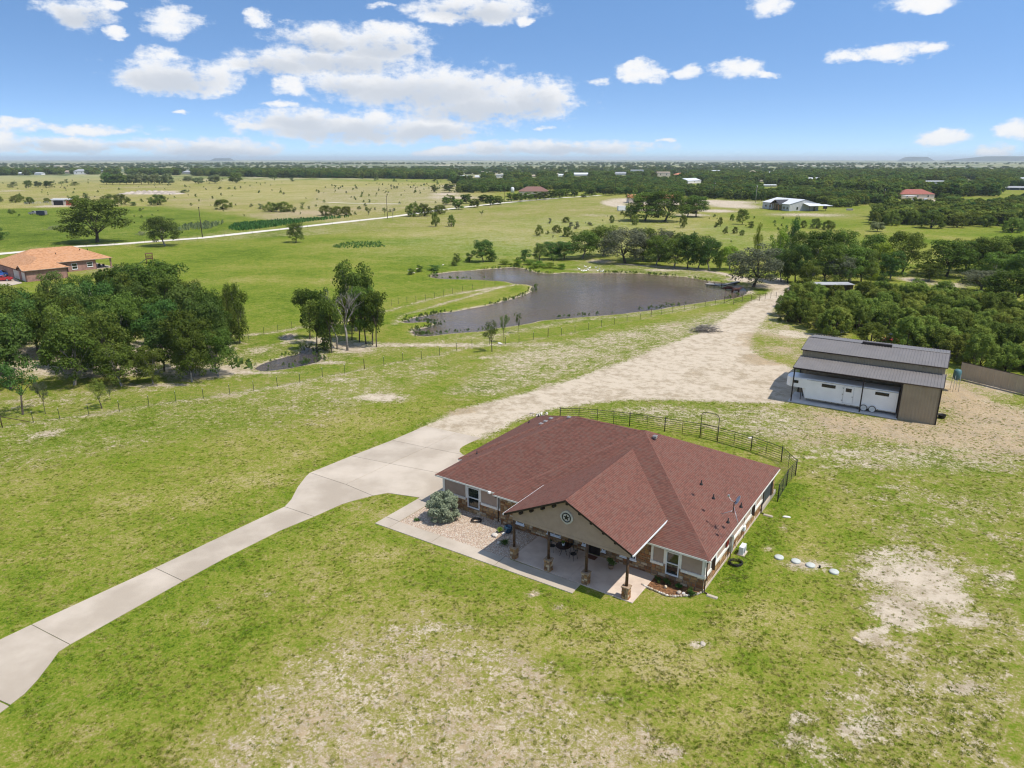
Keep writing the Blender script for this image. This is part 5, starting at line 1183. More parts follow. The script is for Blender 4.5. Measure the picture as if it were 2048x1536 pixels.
# things round the barn
p = G(1883, 836); g = MB(); g.lathe([(.01, .06), (.36, .05), (.45, .42), (.49, .45), (.46, .46), (.40, .3), (.36, .12), (.01, .10)], n=24); o = g.build('water_trough', mat('black_rubber', (.02, .02, .02), .5), None, tuple(p)); tag(o, 'round black rubber trough beside the barn corner', 'trough')
p = G(1908, 782); ft = empty('feed_tank', p, label='blue-green feed tank raised on thin legs behind the barn', cat='tank')
g = MB(); g.lathe([(.01, 1.5), (.2, 1.55), (.48, 2.0), (.48, 2.85), (.3, 3.05), (.01, 3.1)], n=20); g.build('drum', mat('teal_tank', (.07, .16, .17), .5, .1), ft)
for k in range(4): a = k * math.pi / 2 + .7; g = MB(); g.tube([(.46 * math.cos(a), .46 * math.sin(a), 2.3), (.52 * math.cos(a), .52 * math.sin(a), 0)], .03, 6); g.build('leg', metal_m, ft)
# tin fence to the right of the barn
fa, fb_ = G(1918, 757), G(2100, 802); fd = (fb_ - fa); fL = fd.length; fang = math.atan2(fd.y, fd.x)
tf = empty('tin_fence', fa, fang, 'tan corrugated sheet metal fence running right from behind the barn', 'fence')
npan = int(fL / 0.92)
for k in range(npan):
    g = MB(); tin(g, lambda s, d, t: Vector((s, -d, t)), k * .92, k * .92 + .91, .04, 2.42 + .01 * (k % 3)); g.build('tin_panel', tin_light, tf)
for k in range(0, npan, 3): g = MB(); g.box(k * .92 - .04, k * .92 + .04, .02, .1, 0, 2.4); g.build('fence_post', fascia_m, tf)
g = MB(); g.box(-.02, npan * .92, -.03, .06, 2.43, 2.50); g.build('top_cap', fascia_m, tf)
# red implement behind the barn, seen over the ridge
def atz(px, py): return G(px, py)
p = G(1776, 683); im = empty('mower_deck', p, R(-15), 'red and white tractor mower implement parked by the cedars behind the barn', 'farm implement')
redp = mat('red_paint', (.42, .03, .02), .5, .1); 
g = MB(); g.box(-1.5, 1.5, -.9, .9, .35, .5, tp=.08); g.build('deck', redp, im); g = MB(); g.tube([(-.6, -1.8, .5), (0, 0, .9), (.6, -1.8, .5)], .06, 6); g.box(-.35, .35, -.3, .3, .5, .85); g.build('gearbox', black_m, im)
g = MB(); g.box(-1.5, -.7, -.85, .3, .505, .56); g.build('guard', white_m, im)
for s in (-1, 1): g = MB(); g.tube([(s * 1.1, 1.1, .3), (s * 1.1 + .12, 1.1, .3)], .3, 14); g.build('wheel', black_m, im)
for i, (px, py, w) in enumerate(((1683, 664, 1.1), (1790, 668, 1.3))):
    p = G(px, py); g = MB(); g.box(-w, w, -.5, .5, 0, .28, tp=.1); o = g.build('tarp_bundle', mat('pale_tarp', (.5, .52, .55), .7), None, tuple(p), (0, 0, .4 * i)); tag(o, ['pale bundle lying at the foot of the cedars left of the barn', 'pale bundle half hidden between cedars behind the barn'][i], 'bundle')

# ------------------------------------------------------------------ pipe fence with arch
def rail_height(px, py, top): return height_at(px, py, top)
PFp = [(1120, 842), (1157.5, 842.5), (1194, 845.5), (1227, 849), (1259, 852.5), (1329, 863), (1400, 874.5), (1434.6, 882.5), (1501.6, 901.7), (1562, 923.5), (1590.5, 951), (1572.5, 972), (1555, 1003)]
pf_ = empty('pipe_fence', (0, 0, 0), 0, 'black iron pipe rail fence curving behind the house with a gate arch', 'fence')
pp_ = [G(*p) for p in PFp]; FH = 1.68
for i, p in enumerate(pp_):
    big = i >= 4 or i in (0,); g = MB(); g.tube([(p.x, p.y, 0), (p.x, p.y, FH + .06)], .055 if big else .035, 8); g.build('fence_post', black_m, pf_)
for i in range(len(pp_) - 1):
    a, b_ = pp_[i], pp_[i + 1]; d = b_ - a; ins = d.normalized() * .05; gate = (i == 6)
    for k in range(7):
        z = .14 + k * (FH - .2) / 6; a_, c_ = a + ins, b_ - ins
        if gate: a_, c_ = a + ins * 2.5, b_ - ins * 2.5
        g = MB(); g.tube([(a_.x, a_.y, z), (c_.x, c_.y, z)], .020 if k < 6 else .03, 6)
        o = g.build('rail', black_m, pf_)
    if d.length > 2.6 and not gate:
        m_ = (a + b_) / 2; g = MB(); g.tube([(m_.x, m_.y, .1), (m_.x, m_.y, FH)], .022, 6); g.build('stay', black_m, pf_)
    if gate:
        g = MB(); g.tube([(a.x + ins.x * 2.5, a.y + ins.y * 2.5, .14), (a.x + ins.x * 2.5, a.y + ins.y * 2.5, FH), (b_.x - ins.x * 2.5, b_.y - ins.y * 2.5, FH), (b_.x - ins.x * 2.5, b_.y - ins.y * 2.5, .14)], .025, 6); g.tube([(a.x, a.y, 1.0), (a.x + d.x * .35, a.y + d.y * .35, 1.5)], .02, 5); g.build('gate_frame', black_m, pf_)
        up = [(a, FH), (a, 2.75), (a + d * .08, 3.0), (a + d * .22, 3.12), (a + d * .78, 3.12), (a + d * .92, 3.0), (b_, 2.75), (b_, FH)]
        g = MB(); g.tube([(q_.x, q_.y, z) for q_, z in up], .035, 8); g.tube([((a + d * .06).x, (a + d * .06).y, 2.72), ((a + d * .26).x, (a + d * .26).y, 3.05)], .02, 5); g.tube([((a + d * .94).x, (a + d * .94).y, 2.72), ((a + d * .74).x, (a + d * .74).y, 3.05)], .02, 5); g.build('gate_arch', black_m, pf_)
# ------------------------------------------------------------------ wire fences
tpost = mat('green_steel_post', (.055, .065, .045), .6, .2); tipm = mat('pale_tip', (.75, .72, .65), .6); wire_m = mat('fence_wire', (.17, .155, .14), .5, .05, metal=.4); rust_m = mat('rusty_pipe', (.085, .048, .033), .7, .2)
gT = MB(); gT.box(-.034, .034, -.010, .010, 0, 1.42); gT.box(-.010, .010, -.03, .03, 0, 1.42); T_ME = gT.build('fence_post', tpost, me_only=True)
gT = MB(); gT.box(-.028, .028, -.026, .026, 1.33, 1.47); TIP = gT.build('post_cap', tipm, me_only=True)
gP = MB(); gP.cyl(0, 0, 0, 1.6, .055, 8); PIPE = gP.build('fence_post', rust_m, me_only=True)
def wire_fence(name, px, label, pipes=(), zs=(.15, .4, .65, .9, 1.1, 1.28), extend=None, tips=True, wr=.005):
    f = empty(name, (0, 0, 0), 0, label, 'fence'); P = [G(*p) for p in px]
    for i, p in enumerate(P):
        z = -.02
        o = link('fence_post', PIPE if i in pipes else T_ME, f, (p.x, p.y, z), (rnd.uniform(-.02, .02), rnd.uniform(-.02, .02), rnd.uniform(0, 3)))
        if tips and i not in pipes: c_ = link('post_cap', TIP, o)
    for z in zs:
        g = MB(); g.tube([(p.x, p.y, z) for p in P], wr, 3, cap=False, smooth=False); g.build('wire', wire_m, f)
    return f
FP_ = [(a, b) for a, b in FENCE[1:-1]]
for i in range(len(FP_)): pass
wf = wire_fence('wire_fence', FP_, 'long wire fence on steel posts crossing the pasture above the lawn', pipes=(0, 14, 25, 33, len(FP_) - 1))
mesh_m = wire_m
p0, p1 = G(5, 855), G(58, 847)
g = MB(); g.tube([(p0.x, p0.y, 1.35), (p1.x, p1.y, .25)], .04, 6); g.build('brace', rust_m, wf)
a = G(1448, 606)
gt = [(1447, 607), (1467, 609), (1484, 604), (1502, 603), (1519, 601.5)]
G5 = [G(*p) for p in gt]
bg_ = empty('pasture_gate', (0, 0, 0), 0, 'rusty pipe brace and gate panel at the head of the dirt lane by the pond', 'gate')
for k, p in enumerate(G5[1:]): g = MB(); g.cyl(p.x, p.y, 0, 1.45, .05, 8); g.build('gate_post', rust_m, bg_)
g = MB(); g.tube([(G5[0].x, G5[0].y, .1), (G5[1].x, G5[1].y, 1.4)], .045, 6); g.build('brace', rust_m, bg_)
for z in (.35, .75, 1.1, 1.42): g = MB(); g.tube([(G5[1].x, G5[1].y, z), (G5[2].x, G5[2].y, z), (G5[3].x, G5[3].y, z), (G5[4].x, G5[4].y, z)], .02 if z < 1.4 else .035, 6); g.build('rail', rust_m, bg_)
far_g = [(1519,601.5),(1530,599),(1541,597),(1552,596),(1563,595)]
wire_fence('wire_gate', far_g, 'thin wire gate across the dirt lane between pond and cedars', tips=False)
wire_fence('peninsula_fence', [(480,674),(497,678),(528,669),(556,664),(584,658),(612,655),(783,612),(797,608),(814,606),(832,604),(851,601),(869,597),(887,593),(905,588),(925,583),(945,579),(968,574),(990,570),(1010,566)], 'faint wire fence running along the grassy tongue beside the pond', tips=False, zs=(.5, 1.0, 1.3))
px_ = [(60,506),(110,500),(173,496),(230,490),(290,486),(345,482),(395,478.5),(450,473),(505,468),(560,462.5),(615,456),(665,449),(720,443),(775,438),(830,430),(880,423)]
wire_fence('roadside_fence', px_, 'thin wire fence following the near side of the far caliche road', tips=False, zs=(.6, 1.2))
# brush pile of dead limbs by the lane
dead_m = mat('dead_wood', (.30, .27, .235), .9, .3, 2.0)
def brush_pile(px, py, L, Wd, Hh, n, label, seed):
    q = random.Random(seed); p = G(px, py); o_ = empty('brush_pile', p, 0, label, 'brush pile'); 
    for grp in range(3):
        g = MB()
        for k in range(n // 3):
            a = q.uniform(-.9, .9) + (0 if q.random() < .7 else 1.2); x, y = q.gauss(0, L * .28), q.gauss(0, Wd * .28); l = q.uniform(.5, 2.0) * (1 if q.random() < .8 else 1.5); z = q.uniform(.05, Hh) * math.exp(-(x / L) ** 2 * 3); r = q.uniform(.015, .05)
            e = q.uniform(-.25, .55); d = Vector((math.cos(a) * l, math.sin(a) * l, e * l)); b0 = Vector((x, y, z)); m1 = b0 + d * .5 + Vector((q.gauss(0, .1), q.gauss(0, .1), q.gauss(0, .08)))
            g.tube([b0, m1, b0 + d], [r, r * .8, r * .35], 4)
        g.build('limbs', dead_m, o_)['kind'] = 'stuff'
    return o_
brush_pile(1405, 664, 4.2, 2.2, 1.1, 210, 'heap of bleached dead limbs beside the dirt lane', 3)
brush_pile(110, 460, 9, 5, 1.6, 120, 'grey heap of dead brush left of the big spreading oak', 4)
brush_pile(281, 471, 4, 2, 1.6, 70, 'small pale heap of branches between the oak and the round tree by the road', 5)
# dock, animals
dk = empty('dock', (0, 0, 0), 0, 'weathered plank dock with a floating platform at the pond corner', 'dock')
plank_m = mat('weathered_plank', (.42, .39, .35), .85, .2, 2.0, objvar=.25); 
def deck(P0, P1, w, z, n, nm='plank'):
    d = P1 - P0; L = d.length; ang = math.atan2(d.y, d.x); st = L / n
    for k in range(n):
        c = P0 + d * ((k + .5) / n); g = MB(); g.box(-st / 2 + .008, st / 2 - .008, -w / 2, w / 2, 0, .05); g.build(nm, plank_m, dk, (c.x, c.y, z + .004 * (k % 3)), (0, 0, ang))
    g = MB(); 
    for s in (-1, 1): g.box(0, L, s * (w / 2 - .12) - .05, s * (w / 2 - .12) + .05, -.22, -.005)
    g.build('joist', fascia_m, dk, (P0.x, P0.y, z), (0, 0, ang))
D0, D1, D2 = G(1414.5, 566.5, .35), G(1443, 569.5, .35), G(1477, 562.5, .3)
deck(Vector((D0.x, D0.y, 0)), Vector((D1.x, D1.y, 0)), 2.6, .30, 26); deck(Vector((D1.x + .2, D1.y, 0)), Vector((D2.x, D2.y, 0)), .9, .24, 30)
g = MB(); 
for t in (0, .5, 1): 
    c = D0.lerp(D1, t); g.cyl(c.x, c.y, -1.2, .75, .07, 8)
g.build('piling', fascia_m, dk)
def skin_body(name, verts, edges, rad, m, loc, rz, scale=1.0, root=0, parent=None):
    me = bpy.data.meshes.new(name); me.from_pydata([tuple(Vector(v) * scale) for v in verts], edges, []); me.materials.append(m); o = link(name, me, parent, loc, (0, 0, rz))
    md = o.modifiers.new('skin', 'SKIN'); sv = me.skin_vertices[0] if me.skin_vertices else None
    if sv is None:
        bpy.context.view_layer.update()
        me.skin_vertices if me.skin_vertices else None
    for i, r in enumerate(rad):
        s = me.skin_vertices[0].data[i]; s.radius = (r * scale, r * scale); s.use_root = (i == root)
    o.modifiers.new('sub', 'SUBSURF').levels = 2; o.modifiers['sub'].render_levels = 2
    for p_ in me.polygons: p_.use_smooth = True
    return o
def cow(p, rz, label, m, head_down=True):
    hd = -.25 if head_down else .35
    V = [(0,0,1.15),(.45,0,1.12),(.85,0,1.15),(-.45,0,1.13),(-.8,0,1.2),(-1.05,0,1.15),(-1.12,0,.8),(1.15,0,1.2+hd*.6),(1.45,0,1.15+hd),(1.68,0,1.0+hd),
         (.75,.22,.85),(.78,.24,.45),(.78,.24,.03),(.75,-.22,.85),(.72,-.24,.45),(.72,-.24,.03),(-.82,.24,.85),(-.9,.26,.48),(-.84,.26,.03),(-.82,-.24,.85),(-.92,-.26,.48),(-.88,-.26,.03),(1.42,.14,1.27+hd),(1.42,-.14,1.27+hd)]
    E = [(0,1),(1,2),(0,3),(3,4),(4,5),(5,6),(2,7),(7,8),(8,9),(2,10),(10,11),(11,12),(2,13),(13,14),(14,15),(4,16),(16,17),(17,18),(4,19),(19,20),(20,21),(8,22),(8,23)]
    Rr = [.40,.38,.33,.39,.34,.06,.03,.22,.17,.10,.15,.08,.07,.15,.08,.07,.18,.09,.07,.18,.09,.07,.05,.05]
    o = skin_body('cow', V, E, Rr, m, p, rz); return tag(o, label, 'cow')
redhide = mat('red_hide', (.11, .030, .014), .7, .2, 2); brownhide = mat('brown_hide', (.075, .028, .018), .7, .2, 2)
p = G(1458, 577); cow((p.x, p.y, -.92), R(160), 'red-brown cow standing in the water nearer the dock', redhide)
p = G(1471.5, 582.5); cow((p.x, p.y, -.66), R(10), 'dark brown cow standing in the water nearer the shore', brownhide, False)
def goose(p, rz, label, grp, m):
    g = MB(); g.tube([(-.42, 0, .34), (-.3, 0, .36), (-.1, 0, .34), (.1, 0, .34), (.25, 0, .42), (.31, 0, .58), (.34, 0, .74), (.40, 0, .79), (.50, 0, .76)], [.02, .10, .17, .165, .10, .05, .045, .06, .02], 8)
    o = g.build('goose', m, None, p, (0, 0, rz)); tag(o, label, 'goose', grp)
    for s in (-1, 1): l_ = MB(); l_.tube([(0, s * .07, .22), (.01, s * .07, 0)], .018, 5); l_.box(-.02, .09, s * .07 - .035, s * .07 + .035, 0, .01); l_.build('leg', mat('orange_leg', (.6, .22, .03), .6), o)
white_f = mat('white_feather', (.82, .80, .76), .7, .03)
for i, (px, py) in enumerate(((1158,540),(1163,542),(1167,542.5),(1172,542),(1176,541),(1171,535.5),(1179,538),(1192,537),(1195,542),(1199,541),(1205,543),(1202,543.5))):
    p = G(px, py); goose((p.x, p.y, -.05 if py < 542 else -.28), rnd.uniform(0, 6), 'white goose in the flock on the far shore of the pond', 'white geese on the far shore', white_f)
# utility poles
pole_m = mat('creosote_pole', (.050, .036, .028), .8, .2); grey_pole = mat('grey_pole', (.30, .28, .25), .8, .1)
for (bx, by, ty, lab, m, arm) in ((405,475,415,'tall dark utility pole by the far road above the left pasture', pole_m, 0), (775,437,392,'dark utility pole beside the bare dead tree on the far road', pole_m, 0), (1009.5,405,374,'thin dark utility pole in front of the row of roadside trees', pole_m, 0), (1230,391,361,'dark utility pole at the edge of the woods left of the caliche yard', pole_m, 0), (1427,397,364,'dark utility pole with a transformer behind the pale driveway', pole_m, 1), (1511,405,370,'pale utility pole with a crossarm left of the white metal building', grey_pole, 1), (1766,405,377,'dark utility pole with a lamp left of the red roofed house', pole_m, 1)):
    p = G(bx, by); h = height_at(bx, by, ty); o = empty('utility_pole', p, .3, lab, 'utility pole')
    g = MB(); g.tube([(0, 0, 0), (0, 0, h)], [.17, .11], 8); g.build('shaft', m, o)
    g = MB(); g.box(-.9, .9, -.06, .06, h - .5, h - .36) if arm else g.box(-.22, .22, -.12, .12, h - .25, h + .15); g.build('crossarm', m, o)
    if arm: g = MB(); g.cyl(.3, 0, h - 1.6, h - .7, .22, 10); g.build('transformer', mat('grey_can', (.5, .5, .5), .5), o)

# ------------------------------------------------------------------ buildings beyond
def simple_roof(mb, x0, x1, y0, y1, ze, rise, kind, oh=.4):
    x0 -= oh; x1 += oh; y0 -= oh; y1 += oh; ym = (y0 + y1) / 2; h = (y1 - y0) / 2
    if kind == 'hip': r0, r1 = (x0 + h, ym, ze + rise), (x1 - h, ym, ze + rise)
    else: r0, r1 = (x0, ym, ze + rise), (x1, ym, ze + rise)
    a, b_, c_, d_ = (x0, y0, ze), (x1, y0, ze), (x1, y1, ze), (x0, y1, ze)
    for P in ([a, b_, r1, r0], [c_, d_, r0, r1]): roof_plane(mb, P, row=.3, lip=.03, courses=False)
    for P in ([b_, c_, r1], [d_, a, r0]): roof_plane(mb, P, courses=False) if kind == 'hip' else mb.add(P, [(0, 1, 2)])
    mb.add([(x0, y0, ze - .12), (x1, y0, ze - .12), (x1, y1, ze - .12), (x0, y1, ze - .12), a, b_, c_, d_], [(0, 1, 2, 3), (0, 4, 5, 1), (1, 5, 6, 2), (2, 6, 7, 3), (3, 7, 4, 0)])
def far_house(name, bl, br, top_px, depth, rise, kind, wm, rm, label, cat='house', wins=3, door=True, ridge_along='x', eave_frac=.62, group=None, extra=None):
    a, b_ = G(*bl), G(*br); d = b_ - a; L = d.length; ang = math.atan2(d.y, d.x); h = height_at((bl[0] + br[0]) / 2, (bl[1] + br[1]) / 2, top_px)
    ze = max(1.6, h * eave_frac); o = empty(name, a, ang, label, cat, group)
    g = MB(); g.box(0, L, 0, depth, 0, ze)
    if kind == 'gable': 
        g.add([(0.01, 0, ze), (0.01, depth, ze), (0.01, depth / 2, h - .05)], [(0, 2, 1)]); g.add([(L - .01, 0, ze), (L - .01, depth, ze), (L - .01, depth / 2, h - .05)], [(0, 1, 2)])
    g.build('wall', wm, o); g = MB(); simple_roof(g, 0, L, 0, depth, ze, h - ze, kind); g.build('roof', rm, o)
    F = face((0, 0, 0), (1, 0, 0), (0, -1, 0)); 
    for k in range(wins):
        x = L * (k + .6) / (wins + .2); w = min(1.4, L / (wins * 2.5)); g = MB(); g.box(x - w / 2, x + w / 2, -.06, .0, ze * .35, ze * .78); wf_ = g.build('window', white_m, o); g = MB(); g.box(x - w / 2 + .1, x + w / 2 - .1, -.09, -.061, ze * .35 + .1, ze * .78 - .1); g.build('pane', glass_m, wf_)
    if door: x = L * .12; g = MB(); g.box(x - .5, x + .5, -.05, 0, 0.02, min(2.1, ze * .85)); g.build('door', door_m, o)
    return o
brick_m = mat('pink_brick', (.36, .205, .165), .9, .14, 1.2, objvar=0); cream_w = mat('cream_wall', (.60, .52, .42), .85, .06); white_w = mat('white_wall', (.70, .70, .69), .7, .05); grey_w = mat('grey_wall', (.40, .41, .42), .8, .06)
brown_r = mat('brown_roof', (.22, .12, .095), .9, .1); red_r = mat('far_red_roof', (.33, .115, .085), .9, .1); or_r = mat('orange_roof', (.58, .22, .12), .9, .08); wt_r = mat('white_tin_roof', (.62, .63, .64), .5, .04); gy_r = mat('grey_roof', (.33, .34, .35), .8, .08); tan_r = mat('tan_roof', (.42, .33, .25), .9, .08); navy_w = mat('navy_wall', (.04, .06, .10), .7, .05)
# brick neighbour with the orange-tan roof
nb_o = G(53.9, 564.4); NA = R(49)
nbh = empty('brick_house', nb_o, NA, 'low pink brick house with a tan orange hipped roof behind the oak grove', 'house')
def side_wall(mb, F, s0, s1, z1, holes, mi=0): wall(mb, F, s0, s1, 0, z1, holes, .2, mi)
Ff = face((0, 0, 0), (1, 0, 0), (0, -1, 0)); Fl = face((0, 0, 0), (0, 1, 0), (-1, 0, 0)); Fm = face((0, 11, 0), (1, 0, 0), (0, -1, 0)); Fr = face((9.6, 0, 0), (0, 1, 0), (1, 0, 0)); Fe = face((20.6, 0, 0), (0, 1, 0), (1, 0, 0))
Hm = [(12.6, 13.3, .0, 2.1), (14.3, 15.7, .6, 2.2), (18.2, 19.7, .9, 2.2)]
g = MB(); side_wall(g, Ff, 0, 9.6, 2.75, []); side_wall(g, Fl, 0, 24, 2.75, [(.7, 3.7, 0, 2.3), (5.3, 10.3, 0, 2.3)]); side_wall(g, Fm, 9.6, 20.6, 2.75, Hm); side_wall(g, Fr, 0, 11, 2.75, []); side_wall(g, Fe, 11, 24, 2.75, []); 
wall(g, face((0, 24, 0), (1, 0, 0), (0, 1, 0)), 0, 20.6, 0, 2.75, [])
g.add([(-.02, 0, 2.75), (-.02, 4.4, 2.75), (-.02, 2.2, 3.9)], [(0, 1, 2)])
nw = g.build('wall', brick_m, nbh)
gr_m = mat('garage_panel', (.62, .58, .50), .7, .04)
for a, b_ in ((.7, 3.7), (5.3, 10.3)):
    g = MB(); 
    for j in range(4): boxm(g, Fl, a, b_, -.16, -.1, .02 + j * .57, .57 + j * .57)
    g.build('garage_door', gr_m, nbh)
window(nbh, Fm, *Hm[1]); window(nbh, Fm, *Hm[2]); g = MB(); boxm(g, Fm, 12.6, 13.3, -.14, -.1, .02, 2.08); g.build('door', door_m, nbh)
g = MB()
def P4(mb, P): roof_plane(mb, P, row=.3, lip=.02)
e = 2.9; s_ = .44
# main hip x -.6..25.6, y 10.4..24.6 ; garage wing x -.6..10.2, y -.6..18
def hipq(mb, x0, x1, y0, y1, ze, sl):
    hv = min((y1 - y0), (x1 - x0)) / 2; zt = ze + hv * sl
    if y1 - y0 <= x1 - x0: p, q_ = (x0 + hv, (y0 + y1) / 2, zt), (x1 - hv, (y0 + y1) / 2, zt); F4 = [[(x0, y0, ze), (x1, y0, ze), q_, p], [(x1, y0, ze), (x1, y1, ze), q_], [(x1, y1, ze), (x0, y1, ze), p, q_], [(x0, y1, ze), (x0, y0, ze), p]]
    else: p, q_ = ((x0 + x1) / 2, y0 + hv, zt), ((x0 + x1) / 2, y1 - hv, zt); F4 = [[(x0, y0, ze), (x1, y0, ze), p], [(x1, y0, ze), (x1, y1, ze), q_, p], [(x1, y1, ze), (x0, y1, ze), q_], [(x0, y1, ze), (x0, y0, ze), p, q_]]
    for P in F4: P4(mb, P)
    mb.add([(x0, y0, ze - .14), (x1, y0, ze - .14), (x1, y1, ze - .14), (x0, y1, ze - .14)], [(0, 1, 2, 3)])
hipq(g, -.5, 25.0, 10.4, 25.6, e, .45); hipq(g, -.55, 10.2, -.55, 20, e, .46)
P4(g, [(-.7, -.4, 2.92), (-.7, 2.2, 4.12), (3.0, 2.2, 4.12), (3.0, -.4, 2.92)]); P4(g, [(-.7, 4.8, 2.92), (-.7, 2.2, 4.12), (3.0, 2.2, 4.12), (3.0, 4.8, 2.92)])
nr = g.build('roof', orange_shingle, nbh)
g = MB(); g.tube([(-.55, -.56, 2.83), (10.2, -.56, 2.83), (10.2, 10.4, 2.83), (25, 10.4, 2.83), (25, 25.6, 2.83)], .08, 4); g.tube([(-.72, -.4, 2.86), (-.72, 2.2, 4.06), (-.72, 4.8, 2.86)], .08, 4); g.build('fascia', mat('taupe_fascia', (.33, .27, .22), .7), nr)
for x, y, z in ((4.5, 9, 4.9), (12, 14.5, 4.85), (18.5, 15.5, 5.3), (20.5, 15.5, 5.2)): g = MB(); g.cyl(x, y, z - .3, z + .3, .1, 8); g.build('roof_vent', dark_m, nr)
g = MB(); g.box(24.4, 24.75, 11.0, 11.35, 0, 2.8); g.build('porch_post', brick_m, nbh); g = MB(); g.box(24.4, 24.75, 23.2, 23.6, 0, 2.8); g.build('porch_post', brick_m, nbh); g = MB(); g.box(20.6, 25.2, 10.8, 24, 0, .12); g.build('porch_slab', concrete_m, nbh)
bb = nbh
def patio_set(loc, label):
    o = empty('patio_set', loc, NA, label, 'chair'); g = MB(); g.box(-.3, .3, -.3, .3, .3, .4); g.build('seat', black_m, o); g = MB(); g.box(-.3, .3, .26, .32, .4, 1.0); g.build('backrest', black_m, o)
    for sx in (-1, 1):
        for sy in (-1, 1): g = MB(); g.box(sx * .27 - .03, sx * .27 + .03, sy * .27 - .03, sy * .27 + .03, 0, .3); g.build('leg', black_m, o)
    return o
def NBW(x, y, z=0): return nb_o + Vector((x * math.cos(NA) - y * math.sin(NA), x * math.sin(NA) + y * math.cos(NA), z))
for i, (x, y) in enumerate(((21.8, 12.0), (23.0, 12.2), (22.4, 13.6))): c_ = patio_set(NBW(x, y, .12), ['dark patio chair under the brick house porch nearest its wall', 'dark patio chair under the brick house porch nearest the post', 'dark patio chair at the back of the brick house porch'][i]); c_.name = 'patio_chair'
sheetP = [(-200,700),(-120,600),(-30,582),(-10,578),(45,566.5),(30,556.5),(14,552),(-20,545),(-140,560)]
sheet('neighbour_drive', gp(*sheetP), .05, concrete_m)
def car(p, rz, m, label, kind='sedan'):
    o = empty('parked_car' if kind == 'sedan' else 'pickup_truck', p, rz, label, 'car' if kind == 'sedan' else 'truck')
    prof = [(-2.2, .35), (-2.25, .75), (-2.1, .95), (-1.6, 1.02), (-1.0, 1.42), (.35, 1.45), (1.0, 1.02), (1.9, .88), (2.22, .7), (2.22, .35)] if kind == 'sedan' else [(-2.8, .5), (-2.8, 1.1), (-.7, 1.1), (-.65, 1.75), (.5, 1.8), (1.1, 1.2), (2.5, 1.1), (2.7, .9), (2.7, .5)]
    n = len(prof); g = MB(); w = .88; vs = []
    for y, k in ((-w, 1.0), (w, 1.0)): vs += [(x, y * (1 - max(0, z - 1) * .35), z) for x, z in prof]
    g.add(vs, [tuple(range(n))[::-1], tuple(range(n, 2 * n))] + [(i, (i + 1) % n, (i + 1) % n + n, i + n) for i in range(n)]); g.build('body', m, o)
    gl = [(-.95, 1.36), (.3, 1.38), (.85, 1.05), (-1.45, 1.05)] if kind == 'sedan' else [(-.55, 1.68), (.42, 1.7), (.9, 1.25), (-.6, 1.25)]
    for s in (-1, 1): g = MB(); g.add([(x, s * (w * (1 - max(0, z - 1) * .35) + .01), z) for x, z in gl], [(0, 1, 2, 3)]); g.build('window', blackrub, o)
    g = MB(); a_, b__ = ((.42, 1.43), (.98, 1.06)) if kind == 'sedan' else ((.55, 1.76), (1.08, 1.24)); g.add([(a_[0], -.7, a_[1] + .01), (a_[0], .7, a_[1] + .01), (b__[0] + .02, .8, b__[1] + .01), (b__[0] + .02, -.8, b__[1] + .01)], [(0, 1, 2, 3)]); g.build('windscreen', blackrub, o)
    for x in ((-1.35, 1.4) if kind == 'sedan' else (-1.8, 1.7)):
        for s in (-1, 1): wq = MB(); wq.tube([(x, s * .70, .34), (x, s * .90, .34)], .34, 16); w_ = wq.build('wheel', black_m, o); wq = MB(); wq.tube([(x, s * .901, .34), (x, s * .915, .34)], .2, 12); wq.build('rim', metal_m, w_)
    return o
red_c = mat('red_car_paint', (.42, .012, .015), .2, .02, coat=.6, spec=.5); blue_c = mat('blue_car_paint', (.02, .12, .42), .2, .02, coat=.6); white_c = mat('white_car_paint', (.75, .75, .76), .25, .02, coat=.4); grey_c = mat('grey_car_paint', (.22, .21, .20), .3, .03, coat=.4); navy_c = mat('navy_paint', (.018, .024, .05), .35, .03)
p = G(5, 562); car(p, R(15), red_c, 'red car parked nearest on the brick house driveway'); p = G(2, 552); car(p, R(18), blue_c, 'blue car parked behind the red car at the brick house')
# play tower
p = G(300, 526); pt = empty('play_tower', p, .5, 'brown wooden play tower on the grass behind the oak grove', 'play tower'); wood = mat('play_wood', (.16, .065, .035), .8, .2)
for x in (-1, 1):
    for y in (-1, 1): g = MB(); g.box(x * .9 - .07, x * .9 + .07, y * .9 - .07, y * .9 + .07, 0, 2.9); g.build('post', wood, pt)
g = MB(); g.box(-1, 1, -1, 1, 1.25, 1.37); g.build('platform', wood, pt)
for a in range(4):
    for z in (1.75, 2.1): g = MB(); s, c_ = math.sin(a * math.pi / 2), math.cos(a * math.pi / 2); g.tube([(c_ * .95 - s * .95, s * .95 + c_ * .95, z), (c_ * .95 + s * .95, s * .95 - c_ * .95, z)], .05, 4); g.build('rail', wood, pt)
g = MB(); g.box(-1.05, 1.05, -1.05, 1.05, 2.85, 2.95); g.build('roof', wood, pt); g = MB(); g.add([(-.9, -.35, 1.3), (-.9, .35, 1.3), (-2.8, .35, .15), (-2.8, -.35, .15), (-.9, -.35, 1.2), (-.9, .35, 1.2), (-2.8, .35, .05), (-2.8, -.35, .05)], [(0, 1, 2, 3), (7, 6, 5, 4), (0, 3, 7, 4), (1, 5, 6, 2)]); g.build('slide', mat('slide_green', (.02, .05, .04), .4), pt)
